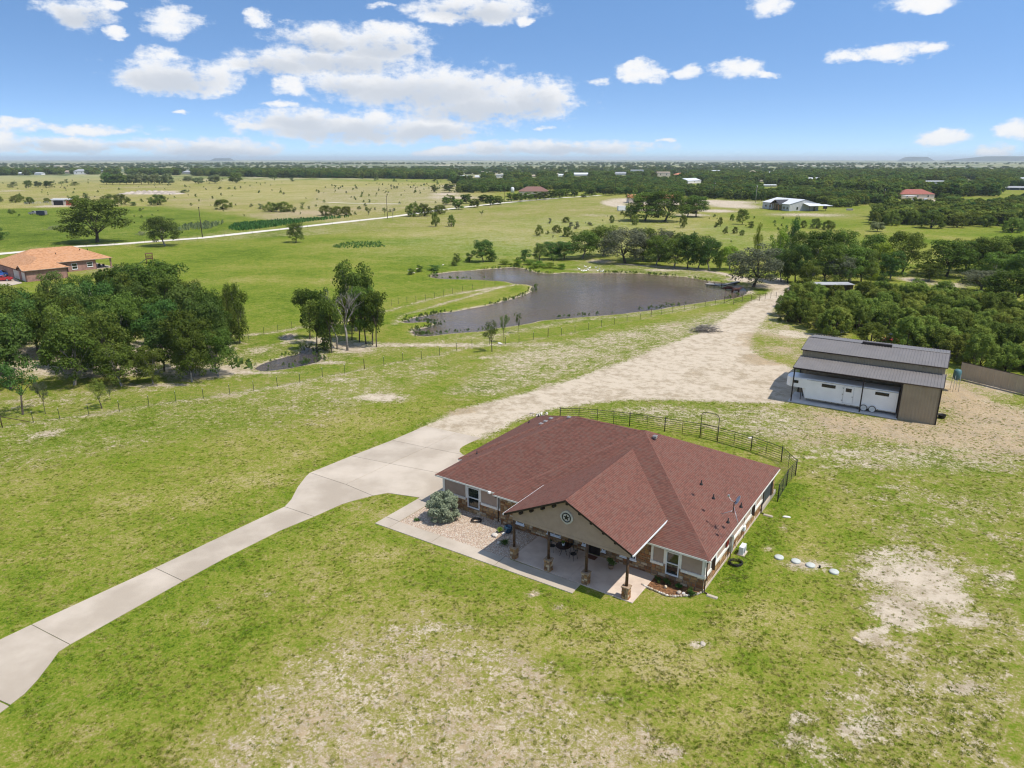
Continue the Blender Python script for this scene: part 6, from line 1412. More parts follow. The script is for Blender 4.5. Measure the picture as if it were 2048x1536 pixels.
# pickup with stock trailer, loafing shed, pens
p = G(69, 429); car(p, R(175), grey_c, 'grey pickup truck on the green field far left', 'truck').scale = (1.1, 1.1, 1.1)
p = G(84, 431); st_ = empty('stock_trailer', p, R(-5), 'dark blue enclosed trailer standing behind the grey pickup', 'trailer'); g = MB(); g.box(-2.4, 2.6, -1.1, 1.1, .5, 2.6, tp=.05); g.build('body', navy_c, st_); g = MB(); g.box(2.61, 2.66, -1, 1, .6, 2.5); g.build('ramp_door', grey_c, st_)
for x in (-.5, .5): g = MB(); g.tube([(x, -1.15, .35), (x, 1.15, .35)], .35, 12); g.build('wheel', black_m, st_)
far_house('loafing_shed', (104, 410.5), (140, 410.5), 397.5, 7, .4, 'flat', mat('shed_cream', (.68, .62, .52), .8), wt_r, 'small pale shed with a white roof and dark opening on the far left field', 'shed', wins=0, door=False, eave_frac=.9)
p = G(122, 410.6); g = MB(); g.box(-3.2, 3.2, -.1, 0, .0, 3.0); o = g.build('dark_opening_sheet', dark_m, None, (p.x - 1.5, p.y - .02, 0)); o.parent = bpy.data.objects['loafing_shed']; o.matrix_parent_inverse = Matrix.Translation(-Vector(bpy.data.objects['loafing_shed'].location));  # dark sheet on the front wall stands in for the shade inside the shed
p = G(143, 410.5); g = MB(); g.box(-2.4, 2.4, -2, 2, 0, 3.2, tp=.15); o = g.build('red_container', mat('faded_red', (.36, .07, .045), .7, .1), None, tuple(p)); tag(o, 'faded red box container at the right end of the pale shed', 'container')
for i in range(7):
    a, b_ = G(50 + i * 8, 409.5 - (i % 2) * 2), G(58 + i * 8, 409.3 - (i % 2) * 2); 
    if i == 0: pen = empty('stock_pen', (0, 0, 0), 0, 'row of pale pipe pen panels left of the far shed', 'pen')
    g = MB(); 
    for z in (.4, 1.0, 1.6): g.tube([(a.x, a.y, z), (b_.x, b_.y, z)], .06, 4)
    g.tube([(a.x, a.y, 0), (a.x, a.y, 1.7)], .07, 4); g.build('pen_panel', metal_m, pen)
# dirt mound
g = MB(); V = []; q = random.Random(2); A0, A1 = G(240, 388), G(362, 388); nL = 40
for i in range(nL + 1):
    t = i / nL; c_ = A0.lerp(A1, t); hh = 3.4 * math.sin(math.pi * t) ** .6 * (.75 + .25 * math.sin(i * 1.7)) + .05
    for k, (dy, f) in enumerate(((-9, 0), (-5, .55), (-1, .95), (2, 1), (7, .5), (12, -.05))): V.append((c_.x + q.uniform(-.6, .6), c_.y + dy + q.uniform(-.5, .5), hh * f + q.uniform(-.12, .12)))
g.add(V, [(i * 6 + k, (i + 1) * 6 + k, (i + 1) * 6 + k + 1, i * 6 + k + 1) for i in range(nL) for k in range(5)], smooth=True); o = g.build('dirt_mound', mat('pale_dirt', (.50, .42, .34), .95, .2, .2)); tag(o, kind='structure')
# white metal building with the dark porch gable
mbA, mbB = G(1524.5, 416.5), G(1578, 422.3); d = mbB - mbA; mL = d.length; mang = math.atan2(d.y, d.x)
mb_ = empty('metal_building', mbA, mang, 'white roofed grey metal building with a dark entry gable beyond the pasture', 'building'); dep = 20.5; he = 4.0; hr = 6.6
g = MB(); tin(g, lambda s, d_, t: Vector((s, -d_, t)), 0, mL, 0, he, 1.0, .05); tin(g, lambda s, d_, t: Vector((mL + d_, s, t)), 0, dep, 0, hr, 1.0, .05, t_top=lambda s: he + (hr - he) * (1 - abs(s - dep / 2) / (dep / 2)))
tin(g, lambda s, d_, t: Vector((-d_, s, t)), 0, dep, 0, hr, 1.0, .05, t_top=lambda s: he + (hr - he) * (1 - abs(s - dep / 2) / (dep / 2))); tin(g, lambda s, d_, t: Vector((s, dep + d_, t)), 0, mL, 0, he, 1.0, .05); g.build('wall', grey_w if False else mat('pale_grey_tin', (.52, .52, .51), .6, .03), mb_)
g = MB(); 
for y0, y1 in ((-.4, dep / 2), (dep + .4, dep / 2)): F, L = slope_face(y0, he + .0, y1, hr + .08); tin(g, F, -.3, mL + .3, 0, L, 1.0, .06)
rf = g.build('roof', wt_r, mb_)
cx = mL * .58; g = MB(); g.add([(cx - 4.6, -2.6, he - .2), (cx, -2.6, he + 2.2), (cx, 7.2, he + 2.2), (cx - 4.6, .6, he - .2)], [(0, 1, 2, 3)]); g.add([(cx + 4.6, -2.6, he - .2), (cx, -2.6, he + 2.2), (cx, 7.2, he + 2.2), (cx + 4.6, .6, he - .2)], [(3, 2, 1, 0)]); g.build('porch_roof', mat('charcoal_roof', (.035, .035, .04), .6), mb_)
g = MB(); g.tube([(cx - 4.4, -2.5, he - .35), (cx, -2.5, he + 1.95), (cx + 4.4, -2.5, he - .35), (cx - 4.4, -2.5, he - .35)], .16, 4); g.tube([(cx, -2.5, he - .3), (cx, -2.5, he + 1.9)], .12, 4); g.build('truss', mat('porch_timber', (.22, .11, .05), .7), mb_)
for x in (-4.3, -2, 2, 4.3): g = MB(); g.box(cx + x - .15, cx + x + .15, -2.65, -2.35, 0, he - .3); g.build('porch_post', mat('porch_timber', (.22, .11, .05)), mb_)
g = MB(); g.box(cx - 4.2, cx + 4.2, -.15, -.08, .1, 3.2); g.build('glass_front', glass_m, mb_)
for x in (3, 7.5, 11): 
    if x < cx - 5: g = MB(); g.box(x, x + 1.3, -.16, -.08, 1.2, 2.4); g.build('window', glass_m, mb_)
for x in (cx + 5.8, cx + 9): g = MB(); g.box(x, x + 1.2, -.16, -.08, 1.0, 2.3); g.build('window', glass_m, mb_)
for y in (5, 17): g = MB(); g.box(mL + .07, mL + .14, y, y + 1.1, .9 if y < 10 else 0, 2.3); g.build('window', glass_m, mb_)
g = MB(); g.add([(mL, dep - 1, 3.6), (mL + 7, dep - 1, 3.1), (mL + 7, dep + 5, 3.1), (mL, dep + 5, 3.6)], [(0, 1, 2, 3)]); g.add([(mL, dep * .45, 4.6), (mL + 6.5, dep * .45, 3.2), (mL + 6.5, dep, 3.2), (mL, dep, 4.2)], [(0, 1, 2, 3)]); g.build('lean_to_roof', wt_r, mb_)
for y in (dep * .45, dep): g = MB(); g.box(mL + 6.3, mL + 6.5, y - .1, y + .1, 0, 3.15); g.build('post', fascia_m, mb_)
FH_ = [
 ('far_house', (1258, 406), (1357, 406), 389, 12, 'gable', cream_w, or_r, 'orange roofed house mostly hidden behind the spreading oaks', 4, .6),
 ('far_house', (1038, 390), (1098, 390), 373.5, 14, 'hip', cream_w, brown_r, 'brown hipped roof house rising behind the roadside tree row', 2, .45),
 ('far_house', (1801, 397.5), (1868, 397.5), 379, 14, 'hip', cream_w, red_r, 'cream house with a long red roof among the cedars on the right', 3, .5),
 ('mobile_home', (1845, 370), (1890, 370), 361.5, 6, 'flat', grey_w, wt_r, 'long grey mobile home right of and beyond the red roofed house', 5, .86),
 ('mobile_home', (1930, 369), (1945, 369), 362.5, 8, 'flat', grey_w, gy_r, 'small pale blue-grey home behind a round dark tree on the right', 1, .8),
 ('mobile_home', (2004, 380), (2075, 381), 372.5, 8, 'gable', navy_w, gy_r, 'low dark blue house at the right edge of the woods', 3, .6),
 ('far_house', (2028, 355), (2034, 355), 350.5, 6, 'flat', white_w, gy_r, 'tiny boxy white building in the woods at far right', 1, .85),
 ('far_house', (2038, 364), (2070, 364), 355, 10, 'flat', white_w, wt_r, 'white roofed building at the far right edge of the photo', 1, .8),
 ('far_house', (1376, 367), (1402, 366), 356.5, 18, 'gable', white_w, wt_r, 'bright white roofed barn in the woods above the pale yard', 1, .55),
 ('far_house', (1314, 353), (1340, 353), 343.5, 16, 'flat', cream_w, tan_r, 'tan flat fronted building in the distance left of the orange roof', 2, .85),
 ('far_house', (1350, 352), (1374, 352), 346, 16, 'hip', cream_w, or_r, 'small orange roofed house in the distant woods', 1, .5),
 ('far_house', (1419, 346), (1440, 346), 340.5, 16, 'flat', cream_w, wt_r, 'row of pale roofs far off right of the small orange house', 1, .7),
 ('far_house', (1497, 348), (1518, 348), 341, 18, 'hip', cream_w, tan_r, 'tan hipped roof far off above the woods', 1, .4),
 ('far_house', (1522, 348), (1545, 348), 343.5, 12, 'gable', white_w, wt_r, 'white roofs directly right of the tan hipped roof', 1, .5),
 ('far_house', (1615, 364), (1626, 364), 355, 10, 'gable', white_w, wt_r, 'pale blue-white roofed shed in the woods above the cedars', 1, .6),
 ('far_house', (1633, 361), (1643, 361), 355, 10, 'gable', cream_w, wt_r, 'small cream shed right of the pale blue-white shed', 1, .6),
 ('far_house', (1528, 373.5), (1553, 373.5), 369, 7, 'flat', mat('pale_stone_wall', (.6, .58, .52), .8), wt_r, 'long low pale roof in the trees above the white building', 1, .7),
 ('far_house', (1514, 364), (1530, 364), 360, 8, 'flat', cream_w, tan_r, 'low tan roof in the trees beyond the long pale roof', 1, .7),
 ('far_house', (1696, 361), (1709, 361), 356, 8, 'flat', white_w, wt_r, 'small white roof alone in the woods right of centre', 1, .7),
 ('far_house', (1262, 347), (1287, 347), 339.5, 14, 'flat', white_w, gy_r, 'long pale industrial building on the distant clearing', 4, .85),
 ('far_house', (1228, 350), (1253, 350), 344, 14, 'gable', grey_w, gy_r, 'grey roofs at the left end of the distant clearing', 1, .5),
 ('far_house', (1147, 352), (1177, 352), 345.5, 16, 'gable', grey_w, wt_r, 'cluster of pale grey roofs left of the clearing', 3, .5),
 ('far_house', (1115, 353), (1127, 353), 348, 12, 'gable', white_w, wt_r, 'white roof left of the cluster of grey roofs', 1, .5),
 ('far_house', (1062, 354), (1072, 354), 350, 10, 'gable', cream_w, tan_r, 'little tan roof in the woods above the brown hipped roof', 1, .5),
 ('far_house', (992, 355.5), (1007, 355.5), 349, 12, 'flat', white_w, gy_r, 'white two-part house in the woods right of the tree belt', 2, .8),
 ('far_house', (913, 356), (945, 355), 350.5, 12, 'gable', grey_w, wt_r, 'long pale roof at the right end of the dark tree belt', 2, .5),
 ('far_house', (950, 355.5), (961, 355.5), 351, 10, 'gable', white_w, wt_r, 'small white roof right of the long pale roof', 1, .5),
 ('far_house', (69, 350), (83, 350), 345, 12, 'gable', white_w, wt_r, 'bright white building by the far left tree belt', 2, .7),
 ('far_house', (36, 350), (46, 350), 344.5, 12, 'gable', grey_w, wt_r, 'low pale barn at the far left tree belt', 1, .6),
 ('far_house', (130, 347), (138, 347), 341, 12, 'gable', cream_w, tan_r, 'cream gabled house between the far left trees', 1, .6),
 ('far_house', (148, 349), (170, 349), 338, 14, 'hip', white_w, gy_r, 'two storey grey roofed house half hidden in far left trees', 2, .6),
 ('far_house', (108, 336.5), (120, 336.5), 331, 16, 'flat', cream_w, cream_w, 'square cream block above the far left trees', 1, .9),
 ('far_house', (364, 348), (381, 348), 341, 14, 'hip', grey_w, gy_r, 'grey brown house in the gap of the far tree belt', 3, .5),
 ('far_house', (202, 345), (208, 345), 339, 14, 'hip', grey_w, gy_r, 'blue-grey roof between two round dark trees far left', 1, .5)]
for nm, bl, br, top, dep_, kind, wm_, rm_, lab, wn__, ef in FH_:
    far_house(nm, bl, br, top, dep_, 0, kind if kind != 'flat' else 'gable', wm_, rm_, lab, 'mobile home' if nm == 'mobile_home' else 'house', wins=wn__, eave_frac=ef, door=False)
p = G(1043 - 18, 388); 
g = MB(); g.lathe([(.01, 0), (1.6, 0), (1.6, 4.2), (.8, 5.0), (.01, 5.1)], n=18); p = G(1038, 386); o = g.build('water_tank', white_w, None, (p.x - 6, p.y + 6, 0)); tag(o, 'small white water tank beside the brown hipped roof', 'tank')
for i, (px, py) in enumerate(((1815, 404), (1828, 405), (1840, 406), (1850, 404.5))):
    p = G(px, py); c_ = car(p, R(20 + i * 17), white_c, ['white truck under trees left of the red roofed house', 'white pickup in front of the red roofed house', 'white pickup nearest the trees below the red roofed house', 'white pickup beside the pale yard of the red roofed house'][i], 'truck'); c_.scale = (1.5, 1.5, 1.5)
p = G(1804 + 14, 399.5); g = MB(); g.box(-4.5, 4.5, -3, 3, 2.9, 3.05)
cp = empty('carport', p, .1, 'white flat carport roof at the left end of the red roofed house', 'carport'); g.build('roof', white_m, cp)
for x in (-4.3, 4.3):
    for y in (-2.8, 2.8): g = MB(); g.box(x - .08, x + .08, y - .08, y + .08, 0, 2.9); g.build('post', metal_m, cp)
p = G(1243, 422); g = MB(); g.box(-2.5, 2.5, -1.2, 1.2, .5, 3.0, tp=.1); g.box(-2.2, 2.2, -1.0, 1.0, 0, .5); o = g.build('utility_trailer', white_w, None, tuple(p), (0, 0, .2)); tag(o, 'small white box trailer left of the spreading oaks', 'trailer')
p = G(1699, 421.5); g = MB(); g.box(-1.8, 1.8, -.8, .8, .3, 1.3, tp=.2); g.tube([(-1.9, 0, .5), (-1.2, 0, 1.6)], .08, 5); o = g.build('field_machine', grey_c, None, tuple(p)); tag(o, 'grey machine standing alone on the grass right of the white building', 'machine')
p = G(1650, 417.5); g = MB(); g.box(-1.1, 1.1, -.8, .8, .0, 1.7, tp=.15); o = g.build('dark_bin', dark_m, None, tuple(p)); tag(o, 'dark bin on the grass just right of the white building', 'bin')
# shed behind the cedars
a, b_ = G(1631, 590), G(1704, 590); d = b_ - a; sh = empty('open_shed', a, math.atan2(d.y, d.x), 'low open shed with a flat grey roof behind the cedar thicket', 'shed'); L = d.length
g = MB(); g.box(-.2, L + .2, -.3, 3.4, 2.35, 2.47); g.build('roof', wt_r if False else mat('weathered_tin', (.40, .40, .40), .6, .1, .6), sh); g = MB(); g.box(0, L, 3.1, 3.2, 0, 2.34); g.box(0, .1, 0, 3.1, 0, 2.34); g.box(L - .1, L, 0, 3.1, 0, 2.34); g.build('wall', mat('shed_board', (.28, .24, .19), .9, .2), sh)
for k in range(5): g = MB(); x = .1 + (L - .2) * k / 4; g.box(x - .06, x + .06, -.12, 0, 0, 2.34); g.build('post', fascia_m, sh)
# ------------------------------------------------------------------ trees
L_oak = leaf_mat('leaf_oak', (0.064, 0.104, 0.018), (0.170, 0.225, 0.046), .75, .02)
L_grey = leaf_mat('leaf_grey_oak', (0.100, 0.112, 0.066), (0.180, 0.192, 0.115), .3, .01)
L_cedar = leaf_mat('leaf_cedar', (0.100, 0.142, 0.026), (0.245, 0.295, 0.060), .7, .02)
L_light = leaf_mat('leaf_light', (0.083, 0.147, 0.033), (0.173, 0.247, 0.063), .35, .02)
L_yel = leaf_mat('leaf_yellow_green', (0.176, 0.257, 0.030), (0.311, 0.392, 0.054), .25, .02)
L_willow = leaf_mat('leaf_willow', (0.150, 0.185, 0.080), (0.250, 0.285, 0.130), .3, .02)
PR = {}
def limbs(q, h, w, base, n, r0, lean=0.0):
    g = MB(); ends = []; lx, ly = q.normal(0, .04) * h, q.normal(0, .04) * h
    fork = base * h
    g.tube([(0, 0, -.15), (0, 0, .15), (lx * .5, ly * .5, fork * .6), (lx, ly, fork)], [r0 * 1.5, r0 * 1.1, r0 * .9, r0 * .8], 8)
    for k in range(n):
        a = 2 * math.pi * (k + q.uniform(-.3, .3)) / n; rr = w * .5 * q.uniform(.45, .85); zz = h * q.uniform(base + .25, .92)
        e = np.array([lx + rr * math.cos(a), ly + rr * math.sin(a), zz]); m1 = np.array([lx + rr * .35 * math.cos(a + .3), ly + rr * .35 * math.sin(a + .3), fork + (zz - fork) * .45])
        g.tube([(lx, ly, fork - .1), tuple(m1), tuple(e)], [r0 * .5, r0 * .32, r0 * .1], 5); ends.append(e)
        e2 = m1 + (e - m1) * .5 + q.normal(size=3) * w * .09; g.tube([tuple(m1), tuple(e2)], [r0 * .25, r0 * .07], 4); ends.append(e2)
    return g, ends
def variant(kind, seed, nleaf, lsize, upn=.45):
    q = np.random.default_rng(seed); H0, W0 = 10.0, 9.0
    if kind in ('oak', 'grey', 'willow'):
        g, ends = limbs(q, H0, W0, .22 if kind != 'willow' else .15, 6, .22)
        cs, rs = [], []
        for e in ends: cs.append(e); r = q.uniform(.11, .17) * W0; rs.append((r * 1.1, r * 1.1, r * .8))
        for i in range(44):
            a = q.uniform(0, 6.28); zf = q.uniform(.17, .93); lim = W0 * .44 * math.sqrt(max(.10, 1 - ((zf - .47) / .50) ** 2)); rr = lim * q.uniform(.55, 1.02); cs.append((rr * math.cos(a), rr * math.sin(a), zf * H0)); r = q.uniform(.075, .145) * W0; rs.append((r * 1.15, r * 1.15, r * .75))
        V = leaf_arrays(cs, rs, nleaf, lsize, q, upn=upn, shell=(.45, 1.05), up=.35, jitter=.5)
        cm = {'oak': L_oak, 'grey': L_grey, 'willow': L_willow}[kind]
    elif kind == 'slim':
        g, ends = limbs(q, H0, W0, .34, 6, .20); cs, rs = [], []
        for e in ends: cs.append(e); r = q.uniform(.10, .17) * W0; rs.append((r, r, r * .8))
        for i in range(22):
            a = q.uniform(0, 6.28); zf = q.uniform(.32, .95); rr = W0 * .42 * math.sqrt(max(.1, 1 - ((zf - .6) / .45) ** 2)) * q.uniform(.3, 1.1); cs.append((rr * math.cos(a), rr * math.sin(a), zf * H0)); r = q.uniform(.08, .16) * W0; rs.append((r, r, r * .7))
        V = leaf_arrays(cs, rs, nleaf, lsize, q, upn=upn, shell=(.3, 1.1), jitter=.55); cm = L_oak
    elif kind == 'tall':
        g, ends = limbs(q, H0, W0 * .8, .3, 6, .16); cs, rs = [], []
        for i in range(38):
            zf = q.uniform(.14, .95); a = q.uniform(0, 6.28); rr = W0 * .40 * (1 - abs(zf - .5) * 1.0) * q.uniform(.2, 1.1); cs.append((rr * math.cos(a), rr * math.sin(a), zf * H0)); r = q.uniform(.08, .15) * W0; rs.append((r, r, r * 1.05))
        V = leaf_arrays(cs, rs, nleaf, lsize, q, upn=upn, shell=(.35, 1.05), jitter=.55); cm = L_light
    elif kind == 'cedar':
        g = MB(); g.tube([(0, 0, -.1), (0, 0, H0 * .5)], [.25, .1], 6)
        for k in range(5): a = k * 1.3; g.tube([(0, 0, .3), (1.8 * math.cos(a), 1.8 * math.sin(a), 3.5)], [.14, .05], 5)
        cs, rs = [], []
        for i in range(70):
            zf = q.uniform(.06, 1) ** .9; a = q.uniform(0, 6.28); lim = W0 * .47 * (math.sin(min(1, zf * 2.2 + .25) * 1.57)) * math.sqrt(max(.02, 1 - max(0, zf - .35) ** 2 / .46)); rr = lim * math.sqrt(q.uniform(.15, 1)); cs.append((rr * math.cos(a), rr * math.sin(a), zf * H0 * .93)); r = q.uniform(.055, .11) * W0; rs.append((r, r, r * 1.5))
        V = leaf_arrays(cs, rs, nleaf, lsize, q, upn=upn, shell=(.3, 1.05), jitter=.5, long=1.5, vert=.55, up=.5, zmin=.1); cm = L_cedar
    elif kind == 'bush':
        g = MB(); g.tube([(0, 0, -.1), (0, 0, H0 * .4)], [.2, .1], 5); cs, rs = [], []
        for i in range(24):
            zf = q.uniform(.08, .9); a = q.uniform(0, 6.28); rr = W0 * .42 * math.sqrt(max(.05, 1 - zf ** 2)) * q.uniform(.2, 1); cs.append((rr * math.cos(a), rr * math.sin(a), zf * H0)); r = q.uniform(.1, .17) * W0; rs.append((r, r, r))
        V = leaf_arrays(cs, rs, nleaf, lsize, q, upn=upn, shell=(.4, 1.05), jitter=.8, zmin=.1); cm = L_light
    elif kind == 'sapling':
        g, ends = limbs(q, H0, W0 * .8, .35, 5, .17); cs = [e for e in ends] + [(q.normal(0, W0 * .2), q.normal(0, W0 * .2), H0 * q.uniform(.45, .95)) for _ in range(16)]; rs = [q.uniform(.06, .12) * W0 for _ in cs]
        V = leaf_arrays(cs, rs, nleaf, lsize, q, upn=upn, shell=(.2, 1.1), jitter=.9); cm = L_light
    elif kind == 'dead':
        g = MB(); q2 = random.Random(seed)
        def br(p, d, L, r, lv):
            m1 = p + d * L * .5 + Vector((q2.gauss(0, .06), q2.gauss(0, .06), q2.gauss(0, .04))) * L; e = p + d * L + Vector((q2.gauss(0, .1), q2.gauss(0, .1), q2.gauss(0, .06))) * L
            g.tube([p, m1, e], [r, r * .8, r * .5], 5 if lv else 7)
            if lv < 4:
                for k in range(3 if lv else 5):
                    a = q2.uniform(0, 6.28); s = q2.uniform(.35, .8); nd = (d + Vector((math.cos(a), math.sin(a), q2.uniform(-.15, .5))) * s).normalized(); br(m1.lerp(e, q2.uniform(0, 1)), nd, L * q2.uniform(.5, .72), r * .5, lv + 1)
        br(Vector((0, 0, -.1)), Vector((.02, .01, 1)), H0 * .48, .22, 0); return g.build('trunk', bark_pale, me_only=True), None
    tm_ = g.build('trunk', bark_pale if kind in ('tall', 'oak') and seed % 2 else bark_m, me_only=True)
    return tm_, quads_mesh('crown', V, cm)
def join_far(tm_, cm_):
    return cm_
for kind, nv_, nl, ls in (('oak', 6, 7600, .17), ('grey', 2, 7600, .15), ('slim', 5, 3400, .22), ('tall', 4, 5600, .16), ('cedar', 6, 7600, .15), ('bush', 3, 2600, .22), ('sapling', 3, 2000, .15), ('willow', 3, 4200, .30), ('dead', 2, 0, 0)):
    PR[kind] = [variant(kind, 100 + i * 7 + len(kind) * 13, nl, ls) for i in range(nv_)]
for kind, nl, ls in (('oak', 2000, .42), ('cedar', 1500, .42), ('tall', 1400, .40)):
    PR[kind + '_far'] = [variant(kind, 300 + i, nl, ls, 1.0) for i in range(4)]
def crown_mat(me, m):
    key = (me.name, m.name)
    if key not in PR: c = me.copy(); c.materials.clear(); c.materials.append(m); PR[key] = c
    return PR[key]
NAMES = {'oak': 'oak_tree', 'grey': 'oak_tree', 'tall': 'elm_tree', 'slim': 'oak_tree', 'cedar': 'cedar_tree', 'bush': 'bush', 'sapling': 'young_tree', 'willow': 'willow_tree', 'dead': 'dead_tree'}
CATS = {'oak': 'tree', 'grey': 'tree', 'tall': 'tree', 'slim': 'tree', 'cedar': 'tree', 'bush': 'bush', 'sapling': 'tree', 'willow': 'tree', 'dead': 'tree'}
def tree(kind, p, h, w, label, group=None, v=None, far=False, m=None, parts=True, name=None, rz=None):
    key = kind + ('_far' if far and kind + '_far' in PR else ''); vs = PR[key]; tm_, cm_ = vs[(v if v is not None else rnd.randrange(len(vs))) % len(vs)]
    if m is not None and cm_ is not None: cm_ = crown_mat(cm_, m)
    sx, sz = w / 9.0, h / 10.0; rz = rnd.uniform(0, 6.28) if rz is None else rz
    nm = name or NAMES[kind]
    if parts:
        o = empty(nm, (p[0], p[1], 0), rz, label, CATS[kind], group); o.scale = (sx, sx, sz)
        link('trunk', tm_, o)
        if cm_: link('crown', cm_, o)
    else:
        o = link(nm, cm_, None, (p[0], p[1], 0), (0, 0, rz), (sx, sx, sz)); tag(o, label, CATS[kind], group)
    return o
def ptree(kind, bx, by, ty, wpx, label, group=None, **kw):
    p = G(bx, by); return tree(kind, p, height_at(bx, by, ty), wpx * mpp(by), label, group, **kw)
def scatter(poly, step, q, jit=.45):
    P = world_poly(poly); mn, mx = P.min(0), P.max(0); xs_ = np.arange(mn[0], mx[0], step); ys_ = np.arange(mn[1], mx[1], step * .9); out = []
    XX, YY = np.meshgrid(xs_, ys_); XX = XX + (np.arange(XX.shape[0])[:, None] % 2) * step / 2; XX = XX + q.uniform(-jit, jit, XX.shape) * step; YY = YY + q.uniform(-jit, jit, XX.shape) * step
    s = sdf_poly(XX.ravel(), YY.ravel(), P); k = s < 0
    return np.stack([XX.ravel()[k], YY.ravel()[k]], 1)
q = np.random.default_rng(21)
# the oak grove on the left
GRP = 'oaks crowded in the grove on the left'
for i, (x, y) in enumerate(scatter([(-260,800),(60,782),(180,774),(300,766),(370,757),(440,742),(462,705),(425,655),(395,620),(300,602),(150,622),(60,650),(-60,655),(-260,670)], 6.3, q)):
    h = q.uniform(6.8, 10.6); tree('oak' if q.random() < .55 else 'slim', (x, y), h, q.uniform(5.4, 8.0), 'dark green oak crowded in the %s of the left grove, %s half' % ('near rows' if y < 112 else 'middle rows' if y < 145 else 'far rows', 'left' if x < -.5 * y else 'right'), GRP, m=(L_oak if q.random() < .62 else leaf_green if q.random() < .6 else L_light))
for a in ((150,770,642,110,'tall oak at the near edge of the left grove, pale forked trunk showing'), (243,772,690,85,'low spreading oak at the near edge of the left grove'), (306,768,690,60,'slim pale trunked tree at the near edge of the grove'), (384,764,655,75,'slender tree standing on pale soil at the near right of the grove'), (436,752,655,80,'rightmost tree of the near edge of the left grove'), (330,640,523,120,'tallest spreading oak on the far side of the left grove'), (395,668,558,60,'narrow oak at the far right shoulder of the left grove')):
    ptree('oak', *a[:4], a[4], m=L_oak)
ptree('tall', 480, 686, 566, 62, 'narrow dark tree standing clear of the grove on its right', m=L_oak, v=1); ptree('tall', 462, 690, 566, 44, 'thin dark tree next to the narrow one right of the grove', m=L_oak, v=2)
ptree('sapling', 46, 829, 722, 95, 'small light green tree with two pale trunks by the fence at far left', v=0, m=leaf_green); ptree('sapling', 91, 828, 760, 34, 'thin leaning sapling right of the two-trunked tree by the fence', v=1, m=L_grey); ptree('sapling', 204, 817, 760, 55, 'small round tree alone between the grove and the fence', v=2, m=L_oak); ptree('sapling', 221, 800, 775, 14, 'tiny bare sapling behind the small round tree', v=1, m=L_grey)
# the group by the pool
for a in ((620,678,575,60),(634,702,598,58),(664,705,578,52),(646,690,574,50),(704,680,580,50),(719,684,572,60),(732,688,570,60),(745,690,578,55),(753,694,582,55)):
    ptree('slim', *a, 'straight dark oak in the clump between the two pools', 'oaks in the clump by the creek pool', m=L_oak)
ptree('oak', 712, 662, 522, 88, 'tallest tree at the back of the clump by the creek pool', m=L_oak, v=0)
ptree('dead', 695, 701, 566, 105, 'bare pale dead tree in the middle of the clump by the creek pool', v=0)
ptree('dead', 674, 698, 598, 62, 'small bare dead tree beside the big dead tree', v=1)
ptree('bush', 650, 700, 640, 50, 'low leafy growth at the foot of the clump by the pool', m=L_oak)
ptree('sapling', 984, 703, 645, 48, 'small round tree casting a shadow by the wire fence', v=0, m=leaf_green); ptree('sapling', 1008, 685, 626, 24, 'thin light green sapling behind the round tree at the fence', v=1, m=L_light); ptree('sapling', 1036, 667, 625, 17, 'slender little tree at the near pond edge', v=2, m=L_oak)
# pond shore
for a in ((823,549,537,22,'low dark bush at the shallow far end of the pond'),(840,544,530,22,'leafy bush at the pond tip beside white rocks'),(870,541,530,36,'low green bushes on the bank left of the pond'),(912,531,505,24,'small leafy tree on the left bank of the pond'),(939,524,506,26,'round bush beside the tall shrub tree at the pond'),(985,523,504,34,'light green bush right of the tall shrub tree at the pond'),(1049,523,497,36,'dark round bush right of the eroded pond bank')):
    ptree('bush', *a[:4], a[4], m=L_light if 'light' in a[4] or 'low green' in a[4] else leaf_green)
ptree('oak', 967, 524, 480, 46, 'tall shrubby tree on the far left bank of the pond', m=leaf_green, v=3)
for i, a in enumerate(((1010,529,518,30),(1035,530,519,34),(1060,529,518,34),(1080,533,521,34),(1100,536,524,34),(1122,538,527,28),(1070,536,526,30))):
    ptree('bush', *a, 'bright green shrub in the low mass at the water of the far shore', 'bright shrubs on the far shore', m=leaf_bright)
ptree('sapling', 1107, 531, 506, 28, 'small tree rising from the bright shrubs on the far shore', m=L_light)
